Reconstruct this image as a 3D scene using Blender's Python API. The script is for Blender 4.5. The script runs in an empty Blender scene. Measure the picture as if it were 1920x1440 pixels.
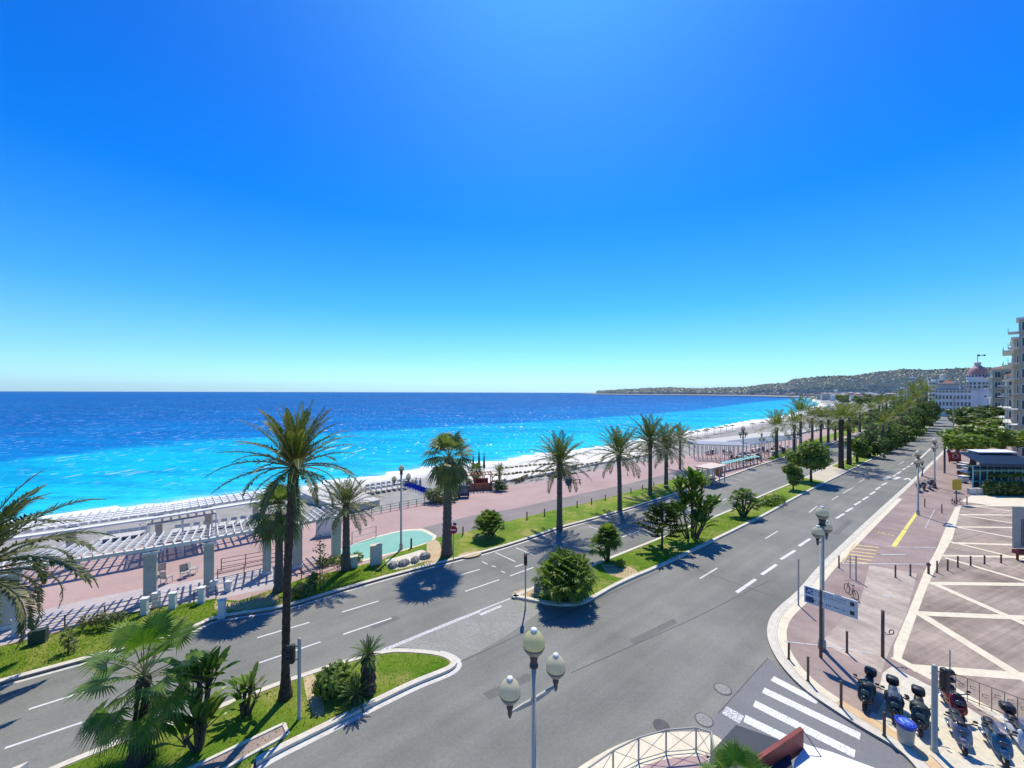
import bpy, bmesh, math, random
from math import sin, cos, pi, radians as rad, sqrt, atan2
from mathutils import Vector, Matrix
from mathutils.geometry import tessellate_polygon

scene = bpy.context.scene
col = scene.collection

# ------------------------------------------------------------------ camera
F = 721.0          # focal length in photo pixels (1920 wide)
CH = 15.0          # camera height
VP = 735.2         # row of the horizon at the middle column
ROLL = 0.0030
cam_d = bpy.data.cameras.new('camera')
cam = bpy.data.objects.new('camera', cam_d)
col.objects.link(cam)
cam_d.sensor_width = 36
cam_d.lens = F / 1920 * 36
cam_d.shift_y = (VP - 720) / 1920
cam_d.clip_start = 0.1
cam_d.clip_end = 60000
R_ = Vector((cos(ROLL), 0, sin(ROLL)))
U_ = Vector((-sin(ROLL), 0, cos(ROLL)))
B_ = Vector((0, -1, 0))
m = Matrix((R_, U_, B_)).transposed().to_4x4()
m.translation = Vector((0, 0, CH))
cam.matrix_world = m
scene.camera = cam

# ------------------------------------------------------------------ light
SUN_AZ = rad(8.0)       # to the right of the view axis
SUN_EL = rad(60.0)
sd = bpy.data.lights.new('sun', 'SUN')
sd.energy = 4.9
sd.angle = rad(0.53)
sd.color = (1.0, 0.925, 0.74)
sun = bpy.data.objects.new('sun', sd)
col.objects.link(sun)
sv = Vector((sin(SUN_AZ) * cos(SUN_EL), cos(SUN_AZ) * cos(SUN_EL), sin(SUN_EL)))
sun.rotation_euler = sv.to_track_quat('Z', 'Y').to_euler()

w = bpy.data.worlds.new('World')
scene.world = w
w.use_nodes = True
nt = w.node_tree
nt.nodes.clear()
sky = nt.nodes.new('ShaderNodeTexSky')
sky.sky_type = 'NISHITA'
sky.sun_disc = False
sky.sun_elevation = SUN_EL
sky.sun_rotation = SUN_AZ
sky.altitude = 0
sky.air_density = 1.0
sky.dust_density = 0.4
sky.ozone_density = 2.5
tc = nt.nodes.new('ShaderNodeTexCoord')
sx = nt.nodes.new('ShaderNodeSeparateXYZ')
nt.links.new(tc.outputs['Generated'], sx.inputs[0])
rp = nt.nodes.new('ShaderNodeValToRGB')     # air colour by elevation
nt.links.new(sx.outputs['Z'], rp.inputs[0])
SKYRAMP = [(0.0, (0.76, 1.25, 1.80)), (0.08, (0.52, 1.03, 1.3)), (0.20, (0.20, 0.86, 1.30)),
           (0.40, (0.005, 0.62, 1.50)), (0.62, (0.0, 0.50, 1.48)), (1.0, (0.005, 0.42, 1.2))]
el = rp.color_ramp.elements
while len(el) < len(SKYRAMP): el.new(0.5)
for e, (p, c) in zip(el, SKYRAMP):
    e.position = p; e.color = (c[0], c[1], c[2], 1)
mx = nt.nodes.new('ShaderNodeMix')
mx.data_type = 'RGBA'; mx.blend_type = 'MULTIPLY'; mx.inputs[0].default_value = 1.0
nt.links.new(sky.outputs[0], mx.inputs[6]); nt.links.new(rp.outputs[0], mx.inputs[7])
bg = nt.nodes.new('ShaderNodeBackground')
bg.inputs[1].default_value = 0.13
wo = nt.nodes.new('ShaderNodeOutputWorld')
# glow of the sky round the sun
dp = nt.nodes.new('ShaderNodeVectorMath'); dp.operation = 'DOT_PRODUCT'; dp.inputs[1].default_value = sv
nt.links.new(tc.outputs['Generated'], dp.inputs[0])
pwn = nt.nodes.new('ShaderNodeMath'); pwn.operation = 'POWER'; pwn.inputs[1].default_value = 9.0; pwn.use_clamp = True
mxx = nt.nodes.new('ShaderNodeMath'); mxx.operation = 'MAXIMUM'; mxx.inputs[1].default_value = 0.0
nt.links.new(dp.outputs['Value'], mxx.inputs[0]); nt.links.new(mxx.outputs[0], pwn.inputs[0])
gl_ = nt.nodes.new('ShaderNodeMix'); gl_.data_type = 'RGBA'; gl_.blend_type = 'ADD'
gl_.inputs[7].default_value = (0.95, 1.75, 0.5, 1)
nt.links.new(pwn.outputs[0], gl_.inputs[0]); nt.links.new(mx.outputs[2], gl_.inputs[6])
nt.links.new(gl_.outputs[2], bg.inputs[0]); nt.links.new(bg.outputs[0], wo.inputs[0])

scene.view_settings.view_transform = 'Standard'
scene.view_settings.look = 'None'
scene.view_settings.exposure = 0.0
scene.view_settings.gamma = 1.0
scene.render.engine = 'CYCLES'
scene.cycles.max_bounces = 6
scene.cycles.diffuse_bounces = 2
scene.cycles.glossy_bounces = 2
scene.cycles.transmission_bounces = 3
scene.cycles.transparent_max_bounces = 6
scene.cycles.sample_clamp_indirect = 4
scene.cycles.sample_clamp_direct = 0

# ------------------------------------------------------------------ helpers
def ray(u, v):
    return R_ * ((u - 960) / F) + U_ * (-(v - VP) / F) - B_
def G(u, v, z=0.0):
    """point of the plane at height z that the photo shows at pixel (u, v)"""
    d = ray(u, v)
    t = (z - CH) / d.z
    return Vector((0, 0, CH)) + d * t
def at_depth(u, v, Y):
    d = ray(u, v); return Vector((0, 0, CH)) + d * (Y / d.y)
def hz(u, v, Y):
    """height of a thing at pixel (u, v) standing at depth Y"""
    return at_depth(u, v, Y).z

def tag(o, label=None, cat=None, group=None, kind=None):
    if label: o['label'] = label
    if cat: o['category'] = cat
    if group: o['group'] = group
    if kind: o['kind'] = kind
    return o
def empty(name, loc, rz=0.0, sc=1.0):
    o = bpy.data.objects.new(name, None)
    o.empty_display_size = 0.2
    col.objects.link(o)
    o.location = loc; o.rotation_euler = (0, 0, rz)
    o.scale = (sc, sc, sc)
    return o
def link(name, me, parent=None, loc=(0, 0, 0), rz=0.0, sc=1.0):
    o = bpy.data.objects.new(name, me)
    col.objects.link(o)
    o.parent = parent
    o.location = loc; o.rotation_euler = (0, 0, rz)
    o.scale = (sc, sc, sc) if not hasattr(sc, '__len__') else sc
    return o
def children(o):
    return KIDS.get(o.name, [])
def copy_tree(o, parent=None):
    c = o.copy(); col.objects.link(c); c.parent = parent
    for ch in [x for x in bpy.data.objects if x.parent == o]:
        copy_tree(ch, c)
    return c

class MB:
    def __init__(s): s.v = []; s.f = []; s.mi = []; s.m = 0; s.uv = None
    def add(s, vs, fs):
        n = len(s.v); s.v.extend(tuple(p) for p in vs)
        for f in fs: s.f.append(tuple(i + n for i in f)); s.mi.append(s.m)
    def box(s, c, d, rz=0.0, rx=0.0, ry=0.0):
        M = Matrix.Rotation(rz, 3, 'Z') @ Matrix.Rotation(ry, 3, 'Y') @ Matrix.Rotation(rx, 3, 'X')
        c = Vector(c); x, y, z = d[0] / 2, d[1] / 2, d[2] / 2
        vs = [c + M @ Vector(p) for p in ((-x,-y,-z),(x,-y,-z),(x,y,-z),(-x,y,-z),(-x,-y,z),(x,-y,z),(x,y,z),(-x,y,z))]
        s.add(vs, [(0,3,2,1),(4,5,6,7),(0,1,5,4),(1,2,6,5),(2,3,7,6),(3,0,4,7)]); return s
    def bar(s, a, b, wdt, hgt, up=Vector((0, 0, 1))):
        a = Vector(a); b = Vector(b); d = (b - a); L = d.length
        if L < 1e-6: return s
        d /= L
        sd_ = d.cross(up)
        if sd_.length < 1e-4: sd_ = d.cross(Vector((1, 0, 0)))
        sd_.normalize(); u2 = sd_.cross(d)
        vs = []
        for p in (a, b):
            for i, j in ((-1,-1),(1,-1),(1,1),(-1,1)):
                vs.append(p + sd_ * (i * wdt / 2) + u2 * (j * hgt / 2))
        s.add(vs, [(0,1,2,3),(7,6,5,4),(0,4,5,1),(1,5,6,2),(2,6,7,3),(3,7,4,0)]); return s
    def tube(s, pts, rs, n=8, cap=True):
        pts = [Vector(p) for p in pts]
        if not hasattr(rs, '__len__'): rs = [rs] * len(pts)
        rings = []
        prev = None
        for i, p in enumerate(pts):
            d = (pts[min(i + 1, len(pts) - 1)] - pts[max(i - 1, 0)])
            d = d.normalized() if d.length > 1e-9 else Vector((0, 0, 1))
            if prev is None:
                a = d.orthogonal().normalized()
            else:
                a = prev - d * prev.dot(d)
                a = a.normalized() if a.length > 1e-6 else d.orthogonal().normalized()
            prev = a; b = d.cross(a)
            rings.append([p + (a * cos(2*pi*k/n) + b * sin(2*pi*k/n)) * rs[i] for k in range(n)])
        vs = [q for r in rings for q in r]; fs = []
        for i in range(len(pts) - 1):
            for k in range(n):
                fs.append((i*n+k, i*n+(k+1)%n, (i+1)*n+(k+1)%n, (i+1)*n+k))
        if cap:
            fs.append(tuple(reversed(range(n)))); fs.append(tuple((len(pts)-1)*n+k for k in range(n)))
        s.add(vs, fs); return s
    def lathe(s, prof, c=(0,0,0), n=20, sx=1.0, sy=1.0):
        c = Vector(c); vs = []; fs = []
        for r, z in prof:
            for k in range(n):
                vs.append((c.x + r*sx*cos(2*pi*k/n), c.y + r*sy*sin(2*pi*k/n), c.z + z))
        for i in range(len(prof) - 1):
            for k in range(n): fs.append((i*n+k, i*n+(k+1)%n, (i+1)*n+(k+1)%n, (i+1)*n+k))
        fs.append(tuple(reversed(range(n)))); fs.append(tuple((len(prof)-1)*n+k for k in range(n)))
        s.add(vs, fs); return s
    def ring(s, c, R, r, axis='Y', n=20, k=8):
        vs = []; fs = []; c = Vector(c)
        for i in range(n):
            a = 2*pi*i/n
            for j in range(k):
                b = 2*pi*j/k; rr = R + r*cos(b); h = r*sin(b)
                p = {'Y': (rr*cos(a), h, rr*sin(a)), 'Z': (rr*cos(a), rr*sin(a), h), 'X': (h, rr*cos(a), rr*sin(a))}[axis]
                vs.append(c + Vector(p))
        for i in range(n):
            for j in range(k):
                fs.append((i*k+j, ((i+1)%n)*k+j, ((i+1)%n)*k+(j+1)%k, i*k+(j+1)%k))
        s.add(vs, fs); return s
    def sup(s, c, d, e=0.6, n=14, rz=0.0, rx=0.0, ry=0.0):
        """rounded box (superellipsoid) of full size d"""
        M = Matrix.Rotation(rz, 3, 'Z') @ Matrix.Rotation(ry, 3, 'Y') @ Matrix.Rotation(rx, 3, 'X')
        c = Vector(c); vs = []; fs = []
        pw = lambda x: (abs(x) ** e) * (1 if x >= 0 else -1)
        h = n // 2
        for i in range(1, h):
            t = -pi/2 + pi*i/h
            for k in range(n):
                a = 2*pi*k/n
                vs.append(c + M @ Vector((pw(cos(t))*pw(cos(a))*d[0]/2, pw(cos(t))*pw(sin(a))*d[1]/2, pw(sin(t))*d[2]/2)))
        b = len(vs); vs.append(c + M @ Vector((0,0,-d[2]/2))); vs.append(c + M @ Vector((0,0,d[2]/2)))
        for i in range(h - 2):
            for k in range(n): fs.append((i*n+k, i*n+(k+1)%n, (i+1)*n+(k+1)%n, (i+1)*n+k))
        for k in range(n):
            fs.append((b, (k+1)%n, k)); fs.append((b+1, (h-2)*n+k, (h-2)*n+(k+1)%n))
        s.add(vs, fs); return s
    def poly(s, pts, z=None, bottom=None):
        """flat polygon (any outline); bottom = depth of a skirt"""
        P = [Vector((p[0], p[1], p[2] if z is None else z)) for p in pts]
        tris = tessellate_polygon([P])
        a2 = sum(P[i].x*P[(i+1)%len(P)].y - P[(i+1)%len(P)].x*P[i].y for i in range(len(P)))
        fs = []
        for t in tris:
            q = [P[i] for i in t]
            cr = (q[1]-q[0]).cross(q[2]-q[0]).z
            fs.append(tuple(t) if cr > 0 else tuple(reversed(t)))
        s.add(P, fs)
        if bottom is not None:
            n = len(P); L = [Vector((p.x, p.y, bottom)) for p in P]
            fs = []
            for i in range(n):
                j = (i+1) % n
                fs.append((i, n+i, n+j, j) if a2 > 0 else (i, j, n+j, n+i))
            s.add(P + L, fs)
        return s
    def strip(s, A, B):
        """sheet between two polylines of equal length"""
        n = len(A)
        s.add(list(A) + list(B), [(i, i+1, n+i+1, n+i) for i in range(n-1)]); return s
    def mesh(s, name, mats, smooth=False):
        me = bpy.data.meshes.new(name)
        me.from_pydata(s.v, [], s.f)
        if not isinstance(mats, (list, tuple)): mats = [mats]
        for mm in mats:
            if mm: me.materials.append(mm)
        if len(mats) > 1: me.polygons.foreach_set('material_index', s.mi)
        if smooth: me.polygons.foreach_set('use_smooth', [True]*len(me.polygons))
        me.update()
        return me
    def build(s, name, mats, parent=None, loc=(0,0,0), rz=0.0, smooth=False, sc=1.0):
        return link(name, s.mesh(name, mats, smooth), parent, loc, rz, sc)

def offset_line(P, d):
    """polyline P (world, flat) moved sideways by d (left positive)"""
    out = []
    n = len(P)
    for i in range(n):
        t = (P[min(i+1, n-1)] - P[max(i-1, 0)]); t.z = 0; t.normalize()
        nn = Vector((-t.y, t.x, 0))
        k = 1.0
        if 0 < i < n-1:
            t2 = (P[i+1]-P[i]); t2.z = 0; t2.normalize()
            k = 1.0 / max(0.6, abs(t2.dot(t)))
        out.append(P[i] + nn * d * k)
    return out
def smooth_line(P, it=2):
    for _ in range(it):
        Q = [P[0]]
        for i in range(len(P)-1):
            a, b = P[i], P[i+1]
            Q.append(a*0.75 + b*0.25); Q.append(a*0.25 + b*0.75)
        Q.append(P[-1]); P = Q
    return P
def kerb(mb, P, wd=0.3, h=0.14, z0=0.0, side=1):
    """kerb stone run: outer line P, the body lies on its left (side=1) or right"""
    A = [p.copy() for p in P]; B = offset_line(A, wd * side)
    n = len(A)
    zt = z0 + h
    vs = [Vector((p.x,p.y,z0-0.15)) for p in A] + [Vector((p.x,p.y,zt)) for p in A] + [Vector((p.x,p.y,zt)) for p in B] + [Vector((p.x,p.y,z0-0.15)) for p in B]
    fs = []
    for i in range(n-1):
        for k in range(3):
            q = (k*n+i, k*n+i+1, (k+1)*n+i+1, (k+1)*n+i)
            fs.append(q if side < 0 else tuple(reversed(q)))
    mb.add(vs, fs)
def lines_px(L, z=0.0): return [G(u, v, z) for u, v in L]
def mark(mb, a, b, wd, z, zz=0.0, ):
    """painted bar from pixel a to pixel b, wd metres wide, lying at height z"""
    A = G(a[0], a[1], zz); Bp = G(b[0], b[1], zz)
    t = (Bp - A); t.z = 0; t.normalize(); n = Vector((-t.y, t.x, 0)) * wd / 2
    q = [A - n, Bp - n, Bp + n, A + n]
    mb.add([(p.x, p.y, z) for p in q], [(0, 1, 2, 3)])

# ------------------------------------------------------------------ materials
def newmat(name):
    mt = bpy.data.materials.new(name); mt.use_nodes = True
    n = mt.node_tree.nodes; n.clear()
    o = n.new('ShaderNodeOutputMaterial'); p = n.new('ShaderNodeBsdfPrincipled')
    mt.node_tree.links.new(p.outputs[0], o.inputs[0])
    return mt, n, mt.node_tree.links, p, o
def rgb(c): return (c[0], c[1], c[2], 1.0)
def mixc(n, l, fac, a, b, blend='MIX'):
    x = n.new('ShaderNodeMix'); x.data_type = 'RGBA'; x.blend_type = blend
    for k, s_ in ((0, fac), (6, a), (7, b)):
        if hasattr(s_, 'links'): l.new(s_, x.inputs[k])
        elif k == 0: x.inputs[0].default_value = s_
        else: x.inputs[k].default_value = rgb(s_)
    return x.outputs[2]
def noise(n, l, vec, scale, detail=3, rough=0.55, dist=0.0):
    x = n.new('ShaderNodeTexNoise'); x.inputs['Scale'].default_value = scale
    x.inputs['Detail'].default_value = detail; x.inputs['Roughness'].default_value = rough
    x.inputs['Distortion'].default_value = dist
    if vec is not None: l.new(vec, x.inputs['Vector'])
    return x.outputs['Fac']
def ramp(n, l, src, a, b, interp='LINEAR'):
    x = n.new('ShaderNodeMapRange'); x.inputs[1].default_value = a; x.inputs[2].default_value = b
    x.interpolation_type = interp
    l.new(src, x.inputs[0]); return x.outputs[0]
def mapping(n, l, vec, sc=(1,1,1), rot=(0,0,0), loc=(0,0,0)):
    x = n.new('ShaderNodeMapping'); x.inputs['Scale'].default_value = sc
    x.inputs['Rotation'].default_value = rot; x.inputs['Location'].default_value = loc
    l.new(vec, x.inputs[0]); return x.outputs[0]
def bump(n, l, h, p, strength=0.3, dist=0.02):
    b = n.new('ShaderNodeBump'); b.inputs['Strength'].default_value = strength
    b.inputs['Distance'].default_value = dist
    l.new(h, b.inputs['Height']); l.new(b.outputs[0], p.inputs['Normal'])
def pos(n): return n.new('ShaderNodeNewGeometry').outputs['Position']
def objc(n): return n.new('ShaderNodeTexCoord').outputs['Object']

def pm(name, c, c2=None, rough=0.7, sc=3.0, metal=0.0, bm=0.0, spec=0.4, world=False, coat=0.0):
    """plain material: two tones mixed by noise, slight fine grain"""
    mt, n, l, p, o = newmat(name)
    c2 = c2 or tuple(x*0.8 for x in c)
    v = pos(n) if world else objc(n)
    f = ramp(n, l, noise(n, l, v, sc, 5, 0.6), 0.32, 0.68)
    base = mixc(n, l, f, c, c2)
    l.new(base, p.inputs['Base Color'])
    rr = n.new('ShaderNodeMapRange'); rr.inputs[3].default_value = max(0.02, rough-0.08); rr.inputs[4].default_value = min(1, rough+0.08)
    l.new(f, rr.inputs[0]); l.new(rr.outputs[0], p.inputs['Roughness'])
    p.inputs['Metallic'].default_value = metal
    p.inputs['Specular IOR Level'].default_value = spec
    p.inputs['Coat Weight'].default_value = coat
    if bm: bump(n, l, noise(n, l, v, sc*12, 3), p, bm, 0.01)
    return mt
def leafmat(name, c, c2, trans=0.35, sc=0.6, rough=0.5):
    mt, n, l, p, o = newmat(name)
    g = n.new('ShaderNodeNewGeometry')
    f = noise(n, l, g.outputs['Position'], sc, 2)
    f2 = n.new('ShaderNodeMath'); f2.operation = 'MULTIPLY_ADD'
    l.new(g.outputs['Random Per Island'], f2.inputs[0]); f2.inputs[1].default_value = 0.7; f2.inputs[2].default_value = -0.35
    f3 = n.new('ShaderNodeMath'); f3.operation = 'ADD'; f3.use_clamp = True
    l.new(ramp(n, l, f, 0.35, 0.65), f3.inputs[0]); l.new(f2.outputs[0], f3.inputs[1])
    base = mixc(n, l, f3.outputs[0], c, c2)
    l.new(base, p.inputs['Base Color']); p.inputs['Roughness'].default_value = rough
    p.inputs['Specular IOR Level'].default_value = 0.35
    t = n.new('ShaderNodeBsdfTranslucent')
    l.new(mixc(n, l, 1.0, base, (1.25, 1.45, 0.45), 'MULTIPLY'), t.inputs[0])
    ms = n.new('ShaderNodeMixShader'); ms.inputs[0].default_value = trans
    l.new(p.outputs[0], ms.inputs[1]); l.new(t.outputs[0], ms.inputs[2]); l.new(ms.outputs[0], o.inputs[0])
    return mt

M = {}
def groundmat(name, c, c2, big=0.25, grain=0.18, gs=9.0, streak=None, rough=0.85, speck=None, bm=0.25, crack=False):
    mt, n, l, p, o = newmat(name)
    v = pos(n)
    f = ramp(n, l, noise(n, l, v, big, 6, 0.62), 0.3, 0.7)
    base = mixc(n, l, f, c, c2)
    if streak:     # wheel tracks / swept streaks along one direction
        ang, sc_, amt = streak
        mv = mapping(n, l, v, (1, 1, 1), (0, 0, ang))
        mv2 = mapping(n, l, mv, (0.035, sc_, 1))
        s = ramp(n, l, noise(n, l, mv2, 1.0, 5, 0.6), 0.3, 0.7)
        base = mixc(n, l, s, base, mixc(n, l, 1.0, base, (1-amt, 1-amt, 1-amt), 'MULTIPLY'))
    g = ramp(n, l, noise(n, l, v, gs, 3, 0.7), 0.3, 0.7)
    base = mixc(n, l, g, base, mixc(n, l, 1.0, base, (1-grain,)*3, 'MULTIPLY'))
    if speck:
        g2 = ramp(n, l, noise(n, l, v, 55, 2, 0.5), 0.62, 0.70)
        base = mixc(n, l, g2, base, speck)
    if crack:
        vo = n.new('ShaderNodeTexVoronoi'); vo.feature = 'DISTANCE_TO_EDGE'; vo.inputs['Scale'].default_value = 0.16
        dv = n.new('ShaderNodeVectorMath'); dv.operation = 'ADD'
        l.new(v, dv.inputs[0])
        nz = n.new('ShaderNodeTexNoise'); nz.inputs['Scale'].default_value = 0.8; nz.inputs['Detail'].default_value = 5
        l.new(v, nz.inputs['Vector'])
        l.new(nz.outputs['Color'], dv.inputs[1]); l.new(dv.outputs[0], vo.inputs['Vector'])
        cr = ramp(n, l, vo.outputs['Distance'], 0.002, 0.006)
        base = mixc(n, l, cr, mixc(n, l, 1.0, base, (0.72,)*3, 'MULTIPLY'), base)
    l.new(base, p.inputs['Base Color'])
    p.inputs['Roughness'].default_value = rough
    p.inputs['Specular IOR Level'].default_value = 0.3
    if bm: bump(n, l, noise(n, l, v, gs*6, 2), p, bm, 0.004)
    return mt
RD = atan2(G(1586,1014).y-G(1706,905).y, G(1586,1014).x-G(1706,905).x)   # heading of the road
M['asphalt'] = groundmat('asphalt', (0.185,0.190,0.170), (0.31,0.302,0.272), 0.13, 0.22, 7.0, (-RD, 0.9, 0.22), speck=(0.33,0.33,0.31))
M['asphalt_old'] = groundmat('asphalt_old', (0.27,0.27,0.24), (0.34,0.34,0.31), 0.5, 0.3, 5.0, speck=(0.5,0.5,0.48))
M['path'] = groundmat('path_asphalt', (0.23,0.20,0.195), (0.31,0.27,0.26), 0.2, 0.12, 6.0, (-RD, 0.7, 0.12))
M['pink'] = groundmat('pink_asphalt', (0.42,0.285,0.268), (0.53,0.375,0.352), 0.12, 0.12, 5.0, (-RD, 0.5, 0.1))
M['pave'] = groundmat('brown_pink_pavement', (0.29,0.21,0.19), (0.45,0.345,0.31), 0.3, 0.14, 4.0, (0.5, 0.6, 0.15))
M['pave_old'] = groundmat('worn_pavement', (0.42,0.335,0.29), (0.72,0.60,0.50), 0.35, 0.2, 3.0, (1.2, 1.4, 0.3))
M['plaza'] = groundmat('plaza_tiles', (0.26,0.198,0.162), (0.58,0.465,0.38), 0.22, 0.18, 3.0, (2.75, 3.4, 0.35))
M['cream'] = groundmat('cream_stone', (0.72,0.62,0.46), (0.82,0.74,0.58), 1.2, 0.16, 4.0)
M['cream_rough'] = groundmat('cream_mosaic', (0.70,0.62,0.48), (0.84,0.78,0.66), 3.0, 0.35, 6.0)
M['ochre'] = groundmat('ochre_stone', (0.62,0.40,0.21), (0.72,0.56,0.36), 1.2, 0.16, 4.0)
M['kerb'] = groundmat('kerb_stone', (0.62,0.57,0.48), (0.76,0.70,0.60), 1.5, 0.2, 5.0)
M['earth'] = groundmat('bare_earth', (0.50,0.36,0.20), (0.62,0.48,0.30), 0.9, 0.2, 5.0)
M['sand'] = groundmat('sandy_path', (0.55,0.47,0.34), (0.66,0.58,0.44), 0.6, 0.2, 5.0)
M['white_line'] = None
def paint(name, c, under=(0.2,0.2,0.2), wear=0.45):
    mt, n, l, p, o = newmat(name)
    v = pos(n)
    f = ramp(n, l, noise(n, l, v, 14, 5, 0.7), wear-0.06, wear+0.06)
    f2 = ramp(n, l, noise(n, l, v, 0.9, 3, 0.6), 0.35, 0.75)
    base = mixc(n, l, f2, c, tuple(x*0.78 for x in c))
    l.new(mixc(n, l, f, under, base), p.inputs['Base Color'])
    p.inputs['Roughness'].default_value = 0.7
    return mt
M['white_line'] = paint('white_road_paint', (0.70,0.70,0.68), (0.26,0.26,0.26), 0.36)
M['worn_line'] = paint('worn_white_paint', (0.66,0.66,0.66), (0.24,0.24,0.24), 0.46)
M['zebra'] = paint('zebra_paint', (0.82,0.82,0.80), (0.30,0.30,0.28), 0.43)
M['yellow_line'] = paint('yellow_paint', (0.80,0.68,0.16), (0.40,0.30,0.26), 0.36)
M['yellow_worn'] = paint('worn_yellow_paint', (0.78,0.58,0.22), (0.42,0.32,0.28), 0.46)
M['basin'] = groundmat('basin_floor', (0.20,0.44,0.37), (0.26,0.50,0.42), 0.5, 0.08, 4.0)

def grassmat():
    mt, n, l, p, o = newmat('lawn')
    v = pos(n)
    a = ramp(n, l, noise(n, l, v, 0.35, 6, 0.65), 0.36, 0.66)
    b = ramp(n, l, noise(n, l, v, 3.5, 6, 0.75), 0.3, 0.7)
    c = mixc(n, l, a, (0.12,0.24,0.015), (0.27,0.34,0.04))
    c = mixc(n, l, b, mixc(n, l, 1.0, c, (0.62,0.66,0.6), 'MULTIPLY'), c)
    d = ramp(n, l, noise(n, l, v, 0.34, 7, 0.7), 0.50, 0.68)
    c = mixc(n, l, d, c, (0.40,0.34,0.12))
    l.new(c, p.inputs['Base Color']); p.inputs['Roughness'].default_value = 0.9
    p.inputs['Specular IOR Level'].default_value = 0.15
    bump(n, l, noise(n, l, v, 14, 5, 0.8), p, 0.9, 0.08)
    return mt
M['lawn'] = grassmat()
M['blade'] = leafmat('grass_blades', (0.14,0.28,0.02), (0.33,0.38,0.06), 0.4, 0.5, 0.7)
M['date'] = leafmat('date_frond', (0.055,0.085,0.02), (0.14,0.15,0.045), 0.28, 0.7)
M['date_y'] = leafmat('young_date_frond', (0.10,0.14,0.022), (0.26,0.25,0.05), 0.32, 0.7)
M['fan_dull'] = leafmat('weathered_fan_frond', (0.08,0.12,0.045), (0.22,0.24,0.10), 0.45, 0.9)
M['fan'] = leafmat('fan_frond', (0.05,0.13,0.015), (0.16,0.25,0.03), 0.35, 0.9)
M['bush'] = leafmat('shrub_leaf', (0.08,0.14,0.022), (0.22,0.29,0.06), 0.4, 0.9)
M['tree'] = leafmat('tree_leaf', (0.055,0.095,0.025), (0.18,0.23,0.07), 0.3, 0.9)
M['tree_y'] = leafmat('bright_tree_leaf', (0.08,0.15,0.02), (0.26,0.32,0.05), 0.35, 0.9)
M['olive'] = leafmat('olive_leaf', (0.13,0.15,0.06), (0.24,0.25,0.10), 0.25, 0.9)
M['pine'] = leafmat('pine_needle', (0.03,0.07,0.012), (0.10,0.15,0.03), 0.15, 0.9)
M['paddle'] = leafmat('paddle_leaf', (0.06,0.14,0.02), (0.19,0.27,0.05), 0.3, 0.9, 0.35)
M['cycad'] = leafmat('cycad_leaf', (0.03,0.09,0.018), (0.10,0.19,0.03), 0.25, 0.9)
M['rachis'] = pm('frond_rib', (0.30,0.30,0.12), (0.22,0.20,0.08), 0.6)
M['orange'] = pm('date_stalks', (0.62,0.33,0.05), (0.45,0.22,0.04), 0.7)
M['trunk'] = pm('palm_trunk', (0.085,0.062,0.045), (0.035,0.026,0.02), 0.95, 5.0, bm=0.8)
M['trunk_g'] = pm('grey_palm_trunk', (0.17,0.145,0.12), (0.09,0.075,0.06), 0.95, 5.0, bm=0.8)
M['bark'] = pm('bark', (0.12,0.09,0.065), (0.06,0.045,0.03), 0.95, 6.0, bm=0.8)
M['skirt'] = pm('dead_frond', (0.26,0.19,0.10), (0.14,0.10,0.055), 0.95, 4.0)
M['white'] = pm('white_paint', (0.80,0.80,0.79), (0.68,0.68,0.67), 0.6, 2.0)
M['white_wall'] = pm('white_render', (0.76,0.76,0.74), (0.62,0.62,0.60), 0.85, 0.8)
M['stonewh'] = pm('pale_concrete', (0.60,0.58,0.54), (0.46,0.44,0.41), 0.9, 3.0, bm=0.3)
M['grey_metal'] = pm('painted_grey_metal', (0.42,0.41,0.37), (0.34,0.33,0.30), 0.45, 4.0, spec=0.5)
M['dark_metal'] = pm('dark_metal', (0.07,0.07,0.075), (0.045,0.045,0.05), 0.5, 5.0)
M['brown_metal'] = pm('brown_painted_metal', (0.13,0.085,0.07), (0.08,0.055,0.05), 0.55, 6.0)
M['black'] = pm('black_plastic', (0.02,0.02,0.022), (0.035,0.035,0.04), 0.4, 8.0)
M['tyre'] = pm('tyre_rubber', (0.02,0.02,0.02), (0.03,0.03,0.03), 0.9, 8.0)
M['chrome'] = pm('bright_metal', (0.6,0.6,0.62), (0.5,0.5,0.52), 0.25, 5.0, metal=1.0)
M['red'] = pm('red_paint', (0.55,0.03,0.025), (0.42,0.02,0.02), 0.5)
M['maroon'] = pm('maroon_panel', (0.23,0.035,0.03), (0.17,0.025,0.02), 0.6, 1.5)
M['blue'] = pm('blue_plastic', (0.02,0.06,0.45), (0.015,0.045,0.36), 0.4)
M['navy'] = pm('navy_panel', (0.02,0.03,0.15), (0.015,0.02,0.09), 0.45)
M['yellow'] = pm('yellow_panel', (0.62,0.42,0.03), (0.5,0.33,0.03), 0.55)
M['rock'] = pm('grey_boulder', (0.30,0.29,0.28), (0.16,0.155,0.16), 0.95, 3.0, bm=0.8)
M['teal'] = pm('turquoise_canvas', (0.20,0.55,0.52), (0.30,0.62,0.58), 0.7, 2.0)
M['terracotta'] = pm('terracotta', (0.42,0.16,0.09), (0.30,0.12,0.07), 0.8, 2.0)
M['slate'] = pm('slate_canopy', (0.018,0.026,0.045), (0.028,0.036,0.055), 0.6, 1.0)
M['canvas'] = pm('white_canvas', (0.84,0.84,0.86), (0.74,0.74,0.76), 0.8, 1.0)
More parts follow.
